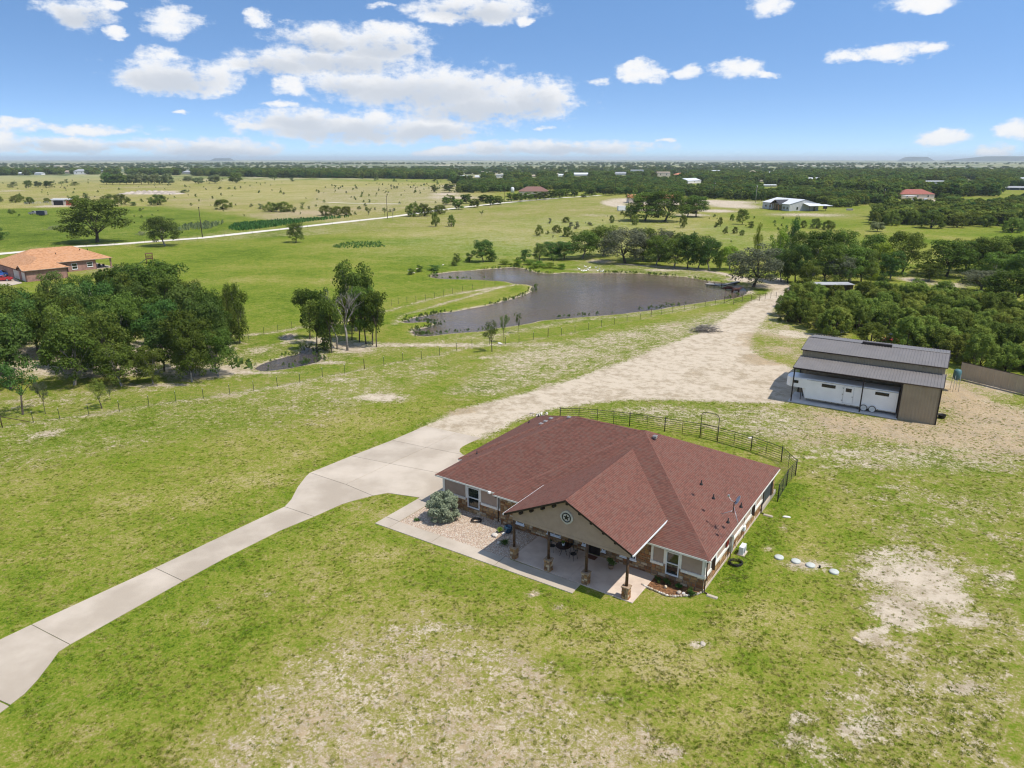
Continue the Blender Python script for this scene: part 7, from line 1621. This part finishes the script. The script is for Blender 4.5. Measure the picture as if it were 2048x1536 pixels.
SH = [('oak',1079,523,486,26,'slim tree left of the dark tree line beyond the pond',L_light),('oak',1103,519,483,42,'bushy tree at the left end of the tree line beyond the pond',leaf_green),('oak',1128,520,483,42,'second bushy tree from the left of the line beyond the pond',leaf_green),('oak',1165,517,461,64,'broad dark oak left of the grey crowned oak beyond the pond',L_oak),('oak',1206,512,450,62,'tallest dark oak behind the grey crowned oak',L_oak),('grey',1250,526,456,96,'big grey-green oak with a visible trunk on the far pond bank',L_grey),('oak',1286,520,456,60,'dark oak right of the big grey-green oak',L_oak),('grey',1318,522,457,60,'greyish oak over the parked things by the pond path',L_grey),('oak',1312,531,470,50,'dark oak leaning over the pond path',L_oak),('oak',1348,535,474,58,'dark full oak in the middle of the tree line beyond the pond',L_oak),('tall',1375,537,466,44,'upright green tree in the tree line beyond the pond',leaf_green),('tall',1396,538,470,40,'green tree with thin trunks near the pond path',L_oak),('tall',1418,540,474,42,'green tree near the right end of the tree line beyond the pond',leaf_green),('tall',1438,543,497,20,'narrow crooked tree at the right end of the tree line',L_oak),('oak',1340,515,462,60,'dark oak at the back of the tree line beyond the pond',L_oak),
      ('tall',1460,540,492,40,'yellow-green tree left of the big feathery grey oak',L_yel),('grey',1507,574,488,104,'big feathery grey-green oak beside the pond dock',L_grey),('tall',1512,520,445,18,'thin tall bright tree rising behind the feathery grey oak',L_yel),('tall',1576,530,437,34,'tall slim light green tree above the creek woods',leaf_green),('tall',1550,540,458,42,'yellow-green tree left of the tall slim tree',L_yel),
      ('tall',1562,563,496,44,'green tree with bare trunks right of the feathery oak',leaf_green),('tall',1575,566,500,44,'second tree with bare trunks right of the feathery oak',leaf_green),('tall',1590,566,490,50,'third tree with bare trunks near the dirt lane',leaf_green),('oak',1617,579,525,48,'small dark tree on two trunks by the grass beside the lane',L_oak),('sapling',1666,577,548,20,'little dark tree left of the open shed roof',L_oak),('sapling',1695,576,534,34,'light airy tree standing behind the open shed',leaf_green),('bush',1648,578,562,24,'low round bush above the open shed roof',leaf_green),
      ('oak',1606,540,462,62,'dark oak at the left of the creek woods',L_oak),('oak',1640,545,461,66,'big dark oak crown at the top of the creek woods',L_oak),('oak',1690,545,461,70,'second big dark oak crown at the top of the creek woods',L_oak),('oak',1735,545,468,60,'third dark oak crown at the top of the creek woods',L_oak),('oak',1650,570,490,70,'dark oak in the near middle of the creek woods',L_oak),('grey',1668,572,505,60,'grey twiggy tree in the near middle of the creek woods',L_grey),('oak',1700,568,490,64,'dark oak right of the grey twiggy tree',L_oak),('oak',1722,566,500,54,'dark green tree behind the open shed',leaf_green),('tall',1758,555,485,44,'bright yellow-green tree in the creek woods',L_yel),('tall',1742,566,525,32,'smaller bright yellow-green tree in the creek woods',L_yel),('tall',1718,530,478,26,'yellow-green crown peeping over the creek woods',L_yel),('oak',1803,549,462,72,'broad dark oak at the right end of the creek woods',L_oak),('oak',1780,560,500,50,'dark tree at the near right end of the creek woods',leaf_green),('bush',1835,545,528,32,'low bright bush in the gap right of the creek woods',L_light),('bush',1765,570,545,30,'low bush at the foot of the creek woods',leaf_green),
      ('oak',1893,553,480,92,'wide oak left of the dark right hand oaks, thick trunk in shade',L_oak),('oak',1858,562,525,48,'low dark oak branch mass left of the wide oak',L_oak),('oak',1935,545,478,72,'dark oak right of the wide oak',L_oak),('oak',1972,545,474,76,'first oak of the dark bank on the far right',L_oak),('oak',2010,543,474,76,'second oak of the dark bank on the far right',L_oak),('oak',2050,545,474,80,'oak of the dark bank cut by the right edge',L_oak),('oak',1990,570,505,70,'darker oak standing before the dark bank at right',L_oak),('oak',2022,610,538,110,'large dark oak at the right edge in front of the bank',L_oak),('grey',1962,585,540,90,'pale green feathery tree left of the large dark oak at right',L_grey),('oak',2060,580,500,90,'oak crown at the right edge above the large dark oak',L_oak)]
for kd, bx, by, ty, wp, lb, m_ in SH: ptree('oak' if kd == 'tall' and wp >= 38 and 'slim' not in lb else kd, bx, by, ty, wp * (1.22 if kd == 'tall' and wp > 30 else 1.1), lb, m=m_)
# cedar thicket behind the barn
GRC = 'cedars in the thicket behind the barn'
pts = scatter([(1558,640),(1600,652),(1640,668),(1700,680),(1745,692),(1790,700),(1830,706),(1900,722),(1960,738),(2048,750),(2260,790),(2260,680),(2048,632),(1950,614),(1850,604),(1760,600),(1715,605),(1690,614),(1640,612),(1600,604),(1566,598)], 3.9, q, .42)
for x, y in pts:
    s = sdf_poly(np.array([x]), np.array([y]), world_poly([(1750, 670), (1800, 670), (1800, 696), (1750, 696)]))[0]
    if s < .5: continue
    h = q.uniform(3.6, 5.4); tree('cedar', (x, y), h, q.uniform(4.8, 6.2), 'olive green cedar in the %s of the barn thicket, %s' % ('front rows' if y < 118 + .0 * x else 'middle rows' if y < 140 else 'back rows', 'toward the dirt lane' if x < 62 else 'behind the barn roof' if x < 82 else 'toward the right edge'), GRC)
# open country: single trees
OP = [('oak',195,485,395,134,'big spreading dark oak by the far road on the left',L_oak),('oak',330,492,433,68,'round leafy tree beside the far road right of the big oak',leaf_green),('oak',592,485,445,37,'small round tree alone on the left pasture',leaf_green),
 ('bush',-2,480,452,40,'dark bush cut by the left edge of the photo',leaf_green),('cedar',316,410,389,40,'dark cedar with a flat shadow behind the big oak',L_cedar),('cedar',244,410,388,36,'rounded cedar right behind the big oak',L_cedar),('cedar',220,406,389,36,'cedar touching the top of the big oak',L_cedar),('bush',266,411.5,403.5,20,'low round bush between two cedars left',leaf_green),('cedar',446,418.5,399,41,'dark wide cedar alone above the left utility pole',L_cedar),
 ('cedar',543,423.5,405,36,'left half of the wide cedar pair above the reeds',L_cedar),('cedar',568,424,404,38,'right half of the wide cedar pair above the reeds',L_cedar),('bush',522,418.5,407,16,'small grey bush left of the wide cedar pair',L_willow),('sapling',605,416,404,14,'tiny tree right of the wide cedar pair',L_light),('cedar',653,431,411,31,'leftmost cedar of the clump near the road bend',L_cedar),('cedar',674,430,413,28,'middle cedar of the clump near the road bend',L_cedar),('cedar',693,431,413,30,'rightmost cedar of the clump near the road bend',L_cedar),('sapling',737,430,414,17,'little round tree between the cedars and the pole',leaf_green),('sapling',770,432,414,16,'leafy shrub left of the dark pole at the road',L_light),('dead',786,441,411,14,'bare reddish dead tree right of the dark pole',None),
 ('cedar',828,433,406,36,'large cedar at the left of the roadside clump',L_cedar),('cedar',850,432,408,36,'large cedar in the middle of the roadside clump',L_cedar),('cedar',880,428,410,30,'cedar at the right of the roadside clump',L_cedar),('cedar',871,453,425,19,'two-tiered small cedar below the roadside clump',L_cedar),('cedar',903,453,430,18,'small dark cedar right of the two-tiered cedar',L_cedar),('sapling',964,433,421,11,'tiny round tree alone on the dry pasture',leaf_green),
 ('tall',868,385,369,19,'small dark tree on the dry field far off centre left',L_oak),('oak',898,385,367,27,'round dark tree beside the small dark tree in the dry field',L_oak),('bush',869,363,354,13,'tiny dark bush high in the dry field',L_oak),('cedar',875,369,363,6,'speck sized bush under the tiny dark bush',L_cedar),
 ('cedar',1078,472,450,18,'dark shrub on the pale meadow above the pond',L_cedar),('cedar',1114,466,450,21,'round shrub right of the dark shrub on the meadow',L_cedar),('cedar',1134,473,454,27,'largest round shrub of the meadow group',L_cedar),('bush',1141,457,443,14,'grey shrub behind the meadow group',L_grey),('bush',1153,458,442,14,'second grey shrub behind the meadow group',L_grey),('cedar',1132,445,434,18,'low dark shrub higher on the meadow',L_cedar),('bush',1100,447,436,10,'thin grey shrub on the meadow rise',L_grey),('bush',1180,451,443,14,'faint grey shrub on the meadow rise',L_grey),('cedar',1223,446,431,12,'small cedar left of the spreading oaks',L_cedar),('cedar',1269,450,430,17,'small pointed cedar below the spreading oaks',L_cedar),('cedar',1366,456,429,17,'pointed cedar right below the spreading oaks',L_cedar),
 ('oak',1290,442,384,88,'left spreading oak hiding the orange roofed house',L_oak),('oak',1330,443,382,88,'right spreading oak hiding the orange roofed house',L_oak),('grey',1262,440,414,34,'light bush at the left foot of the spreading oaks',L_light),('oak',1375,433,394,44,'left trunked oak of the pair by the pale driveway',L_oak),('oak',1392,434,391,56,'right oak of the pair by the pale driveway',L_oak),
 ('bush',1431,455,444,8,'small dark shrub left of the pointed one',L_oak),('cedar',1440,453,434,11,'small pointed shrub on the rough slope',L_cedar),('oak',1484,449,418,25,'dark leafy shrub tree below the pale driveway',L_oak),('cedar',1464,442,428,10,'little dark shrub at the driveway bend',L_cedar),('bush',1501,456,442,20,'dark bush right of the leafy shrub tree',L_oak),('cedar',1450,468,456,12,'lower left of three dark shrubs on the rough slope',L_cedar),('cedar',1470,467,454,13,'middle of three dark shrubs on the rough slope',L_cedar),('cedar',1484,471,460,12,'lower right of three dark shrubs on the rough slope',L_cedar),('cedar',1607,456,441,14,'small cedar below the white metal building',L_cedar),('cedar',1632,457,437,22,'medium cedar below the white metal building',L_cedar),('cedar',1656,460,441,28,'wider dark cedar right of the medium cedar',L_cedar),
 ('willow',1754,463,442,30,'feathery pale bush in front of the cedar belt',L_willow),('cedar',1748,450,424,26,'leftmost cedar of the belt on the right meadow',L_cedar),('cedar',1784,451,420,38,'second cedar of the belt on the right meadow',L_cedar),('cedar',1823,450,422,34,'third cedar of the belt on the right meadow',L_cedar),('cedar',1862,456,424,56,'widest near cedar of the belt on the right meadow',L_cedar),('cedar',1914,455,430,40,'cedar with a gap on its right in the belt',L_cedar),('cedar',1973,454,430,38,'cedar right of the gap in the belt',L_cedar),('cedar',2024,465,436,46,'nearest cedar at the right of the belt',L_cedar),
 ('cedar',1966,414,401,20,'round cedar by the pale clearing at right',L_cedar),('cedar',1996,413,396,30,'larger cedar right of the pale clearing',L_cedar),
 ('bush',26,375,363,22,'brown-green shrub at the far left of the dry field',L_willow),('oak',57,376,360,17,'leftmost round tree in the row on the dry field',leaf_green),('willow',76,375,361,15,'thin reddish tree in the row on the dry field',L_willow),('oak',98,375,361,23,'spreading little tree in the row on the dry field',leaf_green),('sapling',124,373,362,16,'small green tree in the row on the dry field',leaf_green),('bush',133,366,358,11,'small brown bush behind the row on the dry field',L_willow),('bush',150,371,363,22,'low green bush at the right end of the row',leaf_green),('cedar',31,405,391,22,'cedar left of the stock pens',L_cedar),('cedar',41,402,388,16,'cedar behind the one left of the pens',L_cedar),('cedar',59,408,394,20,'cedar directly behind the stock pens',L_cedar),('cedar',95,405,396,16,'small cedar left of the pale shed',L_cedar),('cedar',154,403,391,24,'cedar right behind the faded red container',L_cedar),('tall',173,402,386,14,'upright tree right of the faded red container',leaf_green),('cedar',0,404,392,14,'cedar at the left edge of the photo',L_cedar),
 ('willow',398,368,353,24,'pale willow clump right of the grey tree row',L_willow),('willow',376,363,352,20,'low pale bushes right of the grey tree row',L_willow),('willow',430,367,349,24,'light tree among bare stems on the far field',L_willow),('willow',472,366,345,28,'round yellow-green tree on the far field',L_light),('dead',441,366,347,8,'bare pole like dead stems on the far field',None),('willow',545,358,346,18,'small yellowish tree before the dark belt',L_light),('bush',584,363,355,13,'grey bush before the dark belt',L_willow),('willow',625,355,345,10,'little yellowish tree touching the dark belt',L_light),('willow',707,354,344,16,'bright little tree before the dark belt right of centre',L_light),('bush',722,358,351,8,'tiny bush right of the bright little tree',leaf_green),('bush',752,361,354,12,'small bush in the rubble of the far field',leaf_green),('bush',789,363,357,9,'tiny dark bush in the rubble of the far field',L_oak),('bush',440,378,373,10,'low dark scrub in the left of the straw field',leaf_green),('bush',458,378,374,8,'second low scrub in the straw field',leaf_green),('bush',470,379,373,7,'third low scrub in the straw field',leaf_green),('bush',518,386,380,6,'lone speck of bush in the straw field',leaf_green),('bush',368,386,379,26,'low dark scrub at the right end of the dirt mound',L_willow)]
for kd, bx, by, ty, wp, lb, m_ in OP: ptree(kd, bx, by, ty, wp, lb, m=m_)
for i, bx in enumerate((214,226,240,254,268,283,297,311,325,338)): ptree('willow', bx, 369, 345 + (i * 3) % 5, 22, 'grey-green tree in the long low row beyond the dirt mound', 'grey trees in the low row', m=L_willow if i > 3 else L_light)
for i, (bx, by, ty, w_) in enumerate(((892,410,393,16),(902,409,390,20),(918,419,398,25),(934,407,388,24),(950,415,397,22),(968,406,389,24),(981,411,390,22),(996,409,391,24),(1023,403,386,24),(1040,403,385,22),(1056,401,384,22),(1073,400,383,24),(1090,399,383,20),(1103,397,380,22),(1118,396,378,26),(1134,394,377,22),(1148,394,378,20),(1180,392,376,28),(1212,390,376,22),(1222,391,377,20),(1238,389,377,20),(1168,395,388,14))):
    ptree('oak', bx, by, ty, w_, 'dark round tree in the row along the far road below the woods', 'trees in the row along the far road', far=True, m=L_oak)
# reeds beside the far road: uncountable
def reeds(name, poly, n, h, m, q):
    P = scatter(poly, 1.0, q, .5); k = q.permutation(len(P))[:n]; P = P[k]; N_ = len(P); hh = h * q.uniform(.6, 1.2, N_); w = .22
    a = q.uniform(0, 3.14, N_); dx, dy = np.cos(a) * w, np.sin(a) * w; lx, ly = q.normal(0, .2, N_), q.normal(0, .2, N_)
    V = np.stack([np.stack([P[:, 0] - dx, P[:, 1] - dy, np.zeros(N_)], 1), np.stack([P[:, 0] + dx, P[:, 1] + dy, np.zeros(N_)], 1), np.stack([P[:, 0] + dx * 1.3 + lx, P[:, 1] + dy * 1.3 + ly, hh], 1), np.stack([P[:, 0] - dx * 1.3 + lx, P[:, 1] - dy * 1.3 + ly, hh * .9], 1)], 1).reshape(-1, 3)
    tag(link(name, quads_mesh(name, V, m)), kind='stuff')
reeds('reeds', [(456,459),(470,449),(540,443),(610,439),(700,434),(612,444),(560,452),(520,458),(480,462)], 2600, 1.3, leaf_mat('leaf_reed', (.055, .135, .035), (.09, .20, .05), .1, 0), q)
reeds('weeds', [(340,463),(380,450),(450,446),(420,458)], 300, 1.5, L_willow, q)
reeds('weeds', [(660,496),(690,486),(760,484),(770,494),(700,497)], 260, .7, L_light, q)
reeds('shore_weeds', [(455,735),(470,715),(505,722),(512,740),(480,742)], 500, .5, L_light, q)

# grass tufts thicken the nearer lawn and the verges
def tufts(name, poly, step, h, m, seed, lim=60000, thin=None):
    q_ = np.random.default_rng(seed); P = scatter(poly, step, q_, .5); P = P[q_.permutation(len(P))[:lim]]
    return P

# the dark belt and the woods: nearest trees singly, the rest as one mass
BELT = [[(-500,351),(-500,345.5),(60,345.5),(60,351)],[(52,349),(52,345),(130,345),(130,349.5)],[(142,349),(142,345),(172,345),(172,349)],[(174,349.5),(174,345),(236,345),(236,349.5)],[(255,350),(255,346),(370,346),(366,350.5)],[(382,351),(382,345.5),(560,345.5),(900,347),(930,356),(900,359),(760,357),(560,355.5),(430,352)]]
WOOD = [[(914,385),(916,372),(950,366),(1100,361),(1250,358),(1330,362),(1500,372),(1560,380),(1640,385),(1700,392),(1760,400),(1800,401),(1830,407),(1790,414),(1740,410),(1690,417),(1640,412),(1600,405),(1520,402),(1440,398),(1380,395),(1300,398),(1240,388),(1180,386),(1100,380),(1000,384),(960,386)],
        [(914,372),(900,360),(1000,356),(1200,354),(1230,352),(1310,352),(1500,349),(1800,347),(2500,345),(2500,420),(2048,400),(1960,392),(1870,400),(1800,401),(1700,392),(1500,372),(1330,362),(1250,358),(950,366)],
        [(1742,449),(1750,430),(1790,414),(1830,407),(1900,404),(1935,418),(1990,417),(2048,405),(2300,420),(2300,470),(2060,462),(1990,452),(1940,452),(1890,452),(1840,449),(1800,450)]]
CLEAR = [[(1250,420),(1250,402),(1290,398),(1400,398),(1440,404),(1520,408),(1600,424),(1640,430),(1500,440),(1350,432)], [(1240,353),(1240,347),(1300,347),(1300,353)], [(1860,364),(1860,358),(1945,358),(1945,364)], [(1915,370),(1965,370),(1965,362),(1915,362)],[(2030,378),(2048,366),(2200,366),(2200,380)],[(1925,420),(1925,402),(1948,400),(1955,404),(2000,408),(2000,420)],[(1950,406),(2100,404),(2100,397),(1950,398)],[(1795,409),(1880,409),(1880,400),(1795,400)],[(1765,366),(1765,360),(1800,360),(1800,366)],[(1030,392),(1105,392),(1105,384),(1030,384)],[(1365,372),(1410,372),(1410,366),(1365,366)],[(1835,374),(1900,374),(1900,368.5),(1835,368.5)],[(1522,378),(1560,378),(1560,373),(1522,373)],[(1606,368),(1650,368),(1650,363),(1606,363)],[(1306,356),(1345,356),(1345,352),(1306,352)],[(1590,430),(1740,424),(1700,417),(1640,414),(1590,418)],[(1490,351),(1550,351),(1550,347.6),(1490,347.6)]]
allp = []
for P_, step, kd in [(b_, 9.0, 'oak') for b_ in BELT] + [(WOOD[0], 7.5, 'cedar'), (WOOD[1], 9.5, 'oak'), (WOOD[2], 6.5, 'cedar')]:
    for x, y in scatter(P_, step, q, .45): allp.append((x, y, kd, 'belt' if P_ in BELT else 'wood'))
for nm_, bl_, br_, *_r in FH_:
    dy_ = .95 * 9 / mpp(max(bl_[1], br_[1])); y_ = max(bl_[1], br_[1]); CLEAR.append([(bl_[0] - 4, y_ + dy_), (br_[0] + 4, y_ + dy_), (br_[0] + 4, y_ - 1.2), (bl_[0] - 4, y_ - 1.2)])
ax = np.array([[a[0], a[1]] for a in allp]); keep = np.ones(len(ax), bool)
for c_ in CLEAR: keep &= sdf_poly(ax[:, 0], ax[:, 1], world_poly(c_)) > 1.0
allp = [a for a, k in zip(allp, keep) if k]
allp.sort(key=lambda a: a[0] ** 2 + a[1] ** 2)
inframe = [a for a in allp if abs(a[0]) < a[1] * .74]
single = set(id(a) for a in inframe[:290]); mass = []
for a in allp:
    x, y, kd, gp_ = a; dd = math.hypot(x, y); kd2 = kd if q.random() < .5 else ('cedar' if kd == 'oak' else 'oak')
    h = q.uniform(5.0, 7.5) if gp_ == 'wood' and kd == 'cedar' else q.uniform(7.5, 11.5) if gp_ == 'wood' else q.uniform(8, 12)
    w = h * q.uniform(.85, 1.25) if kd2 == 'cedar' else h * q.uniform(1.0, 1.4)
    if id(a) in single:
        near = x / y > .5 and y < 620
        lb = ('evergreen in the %s of the belt across the right meadow, %s part' % ('front rows' if y < 430 else 'back rows', 'left' if x / y < .6 else 'right'), 'cedars of the belt on the right meadow') if near else ('evergreen at the near edge of the wide woods, ' + ('left of the spreading oaks' if x / y < .14 else 'behind the pale driveway' if x / y < .33 else 'behind the white metal building' if x / y < .43 else 'toward the right edge'), 'trees along the near edge of the woods')
        m_ = L_cedar if q.random() < .65 else (L_oak if q.random() < .7 else leaf_green)
        tree(kd2, (x, y), h, w, lb[0], lb[1], far=True, m=m_, parts=True)
    else: mass.append((x, y, w / 9, w / 9, h / 10, q.uniform(0, 6.28)))
# scrub tree clumps on the plain beyond
for k in range(9000):
    r = 1500 * (4.2 ** q.random()); a = q.uniform(-.72, .72); x, y = r * math.sin(a), r * math.cos(a)
    if y < 1250 and x < 500: continue
    f = math.sin(x * .0021 + 1.3 * math.sin(y * .0011)) + math.sin(y * .0027 + 2 + math.sin(x * .0017)); 
    if f + q.normal() * .7 < -0.1: continue
    s = q.uniform(.5, 1.0) * (1 + r / 7000); mass.append((x, y, s * 1.3, s * 1.3, s * .55, q.uniform(0, 6.28)))
src = bpy.data.collections.new('wood_sources')
for i, (k_, m_) in enumerate((('oak_far', L_oak), ('cedar_far', L_cedar), ('oak_far', leaf_green), ('cedar_far', L_oak), ('oak_far', L_light), ('cedar_far', leaf_green), ('oak_far', L_oak), ('cedar_far', L_cedar))):
    o = bpy.data.objects.new('wood_source', crown_mat(PR[k_][i % 4][1], m_)); src.objects.link(o)
def instanced(name, M_, src=None):
    src = src or WSRC
    A_ = np.array(M_, np.float32); me = bpy.data.meshes.new(name); me.vertices.add(len(A_)); co = np.zeros((len(A_), 3), np.float32); co[:, :2] = A_[:, :2]; me.vertices.foreach_set('co', co.ravel())
    at = me.attributes.new('size', 'FLOAT_VECTOR', 'POINT'); at.data.foreach_set('vector', A_[:, 2:5].ravel()); ar_ = me.attributes.new('turn', 'FLOAT_VECTOR', 'POINT'); rr = np.zeros((len(A_), 3), np.float32); rr[:, 2] = A_[:, 5]; ar_.data.foreach_set('vector', rr.ravel())
    o = link(name, me); ng = bpy.data.node_groups.new(name, 'GeometryNodeTree'); ng.interface.new_socket('Geometry', in_out='INPUT', socket_type='NodeSocketGeometry'); ng.interface.new_socket('Geometry', in_out='OUTPUT', socket_type='NodeSocketGeometry')
    n, l = ng.nodes, ng.links; gi, go = n.new('NodeGroupInput'), n.new('NodeGroupOutput'); mp = n.new('GeometryNodeMeshToPoints'); l.new(gi.outputs[0], mp.inputs[0])
    ci = n.new('GeometryNodeCollectionInfo'); ci.inputs[0].default_value = src; ci.inputs['Separate Children'].default_value = True; ci.inputs['Reset Children'].default_value = True
    ip = n.new('GeometryNodeInstanceOnPoints'); l.new(mp.outputs[0], ip.inputs['Points']); l.new(ci.outputs[0], ip.inputs['Instance']); ip.inputs['Pick Instance'].default_value = True
    def na(nm, sock):
        x = n.new('GeometryNodeInputNamedAttribute'); x.data_type = 'FLOAT_VECTOR'; x.inputs[0].default_value = nm; return x.outputs[0]
    l.new(na('size', 0), ip.inputs['Scale']); l.new(na('turn', 0), ip.inputs['Rotation'])
    ri = n.new('FunctionNodeRandomValue'); ri.data_type = 'INT'; ri.inputs[4].default_value = 0; ri.inputs[5].default_value = 7; l.new(ri.outputs[2], ip.inputs['Instance Index'])
    l.new(ip.outputs[0], go.inputs[0]); md = o.modifiers.new('instances', 'NODES'); md.node_group = ng; tag(o, kind='stuff'); return o
WSRC = src
instanced('woodland', mass)
# grass tufts that give the nearer lawn its relief, low scrub on the rough ground, weeds on the banks
def tuft_mesh(seed, n, h, w, m, name):
    q_ = np.random.default_rng(seed); V = []
    for i in range(n):
        a = q_.uniform(0, 6.28); r = q_.uniform(0, w); x, y = r * math.cos(a), r * math.sin(a); b = q_.uniform(0, 6.28); hh = h * q_.uniform(.5, 1); ww = .016 + .012 * q_.random(); lx, ly = math.cos(a) * hh * .5, math.sin(a) * hh * .5
        s_ = np.array([math.cos(b) * ww, math.sin(b) * ww, 0]); p0 = np.array([x, y, -.01]); p1 = np.array([x + lx, y + ly, hh]); V += [p0 - s_, p0 + s_, p1 + s_ * .3, p1 - s_ * .3]
    return quads_mesh(name, np.array(V), m)
G_A = leaf_mat('grass_blade', (.150, .215, .018), (.250, .290, .042), .5, .02, .5); G_B = leaf_mat('straw_blade', (.34, .32, .075), (.50, .44, .17), .4, .01, .5)
def source(name, meshes):
    c_ = bpy.data.collections.new(name)
    for me_ in meshes: o__ = bpy.data.objects.new(name, me_); c_.objects.link(o__)
    return c_
tsrc = source('tuft_source', [tuft_mesh(k, 22, .055, .13, G_A if k % 3 else G_B, 'tuft') for k in range(8)])
n_ = 80000; yy = 26 + 62 * q.random(n_) ** 1.35; xx = (q.random(n_) * 2 - 1) * (yy * .76 + 3); ok = np.ones(n_, bool)
du, dv = (xx - HO.x) * HU.x + (yy - HO.y) * HU.y, (xx - HO.x) * HV.x + (yy - HO.y) * HV.y
ok &= ~((du > -.7) & (du < 28) & (dv > -6.1) & (dv < 19)); dens_ = waves(xx, yy, 2.4, 9) + waves(xx, yy, 9, 10) * .8 + q.normal(size=n_) * .35; ok &= dens_ > -.1
for P_ in slabs + [LANE]:
    ok &= sdf_poly(xx, yy, world_poly(P_)) > .12
ok &= sdf_poly(xx, yy, world_poly([(691,969),(780,928),(852,895),(926,909),(940,1010),(876,1000),(775,986),(745,992)])) > .1
for P_ in ([(1770,1100),(1900,1110),(1960,1210),(1860,1290),(1730,1290),(1720,1160)], [(560,1330),(700,1262),(850,1240),(1000,1290),(1150,1375),(1250,1430),(1400,1640),(300,1640),(430,1450)], [(1510,1100),(1700,1120),(1700,1160),(1520,1135)]):
    ok &= (sdf_poly(xx, yy, world_poly(P_)) > 0) | (q.random(n_) < .35)
sz = q.uniform(.55, 1.15, n_)
instanced('grass', [(a, b, c_, c_, c_ * d, e_) for a, b, c_, d, e_, k in zip(xx, yy, sz, q.uniform(.7, 1.1, n_), q.uniform(0, 6.28, n_), ok) if k], tsrc)
scrubs = []
for P_, st, dn in (([(560,440),(640,372),(930,368),(935,410),(780,428)], 5, .16), ([(0,440),(0,360),(560,358),(600,430),(400,450)], 7, .10), ([(1060,480),(1200,425),(1640,440),(1740,470),(1640,478),(1460,500),(1400,470),(1200,470)], 4, .16), ([(640,372),(900,356),(930,368)], 8, .2), ([(1140,600),(1240,625),(1500,600),(1340,660),(1000,720)], 5, .03)):
    for x, y in scatter(P_, st, q, .5):
        if q.random() < dn * .30: s_ = q.uniform(.05, .17) * (1.5 if y > 400 else 1); scrubs.append((x, y, s_ * 1.4, s_ * 1.4, s_, q.uniform(0, 6.28)))
ssrc = source('scrub_source', [crown_mat(PR['bush'][k % 3][1], m_) for k, m_ in enumerate((leaf_green, L_willow, L_oak, L_grey, leaf_green, L_willow, L_light, L_oak))])
instanced('scrub', scrubs, ssrc)
bank = []
for P_, N_ in ((pond_w, 1500), (pool_w, 220)):
    n__ = len(P_)
    for k in range(N_):
        i = q.integers(n__); a_, b_ = P_[i], P_[(i + 1) % n__]; p_ = a_ + (b_ - a_) * q.random()
        if math.sin(p_[0] * .22 + math.sin(p_[1] * .13) * 2) + q.normal() * .5 < .35: continue
        s_ = q.uniform(.02, .06); bank.append((p_[0] + q.normal() * .7, p_[1] + q.normal() * .7, s_ * 1.3, s_ * 1.3, s_, q.uniform(0, 6.28)))
bsrc = source('bank_source', [crown_mat(PR['bush'][k % 3][1], m_) for k, m_ in enumerate((leaf_green, L_light, leaf_bright, leaf_green, L_light, L_willow, leaf_green, leaf_green))])
instanced('bank_weeds', bank, bsrc)
# low mesas on the horizon
def mesa(px0, px1, top, Rr, name='hills'):
    g = MB(); n = 24; V = []
    for i in range(n + 1):
        px = px0 + (px1 - px0) * i / n; d = Vector(ray(px, HY)); d.z = 0; d.normalize(); t = i / n; f = min(1, t * 5, (1 - t) * 5); hh = (HY - top) / FPX * Rr * f + CAMH * f
        for dr, fz in ((-900, 0), (-300, .9), (0, 1.0), (700, .95), (1500, 0)): c_ = d * (Rr + dr); V.append((c_.x, c_.y, hh * fz + rnd.uniform(-3, 3) * (fz > 0)))
    g.add(V, [(i * 5 + k, (i + 1) * 5 + k, (i + 1) * 5 + k + 1, i * 5 + k + 1) for i in range(n) for k in range(4)], smooth=True)
    o = g.build(name, mat('scrub_hill', (.06, .075, .04), .95, .3, .004)); tag(o, kind='structure')
mesa(1795, 1870, 314.6, 15500); mesa(1885, 2300, 313.6, 15000); mesa(420, 470, 316.4, 16000)
# air
hz = bpy.data.materials.new('haze'); hz.use_nodes = True; n, l = hz.node_tree.nodes, hz.node_tree.links; n.clear()
pv = n.new('ShaderNodeVolumePrincipled'); pv.inputs['Color'].default_value = (.86, .95, 1, 1); pv.inputs['Density'].default_value = 6.5e-5; pv.inputs['Anisotropy'].default_value = 0.1
o_ = n.new('ShaderNodeOutputMaterial'); l.new(pv.outputs[0], o_.inputs['Volume'])
g = MB(); g.box(-48000, 48000, -3000, 48000, -40, 118); hb = g.build('haze', hz); tag(hb, kind='stuff')
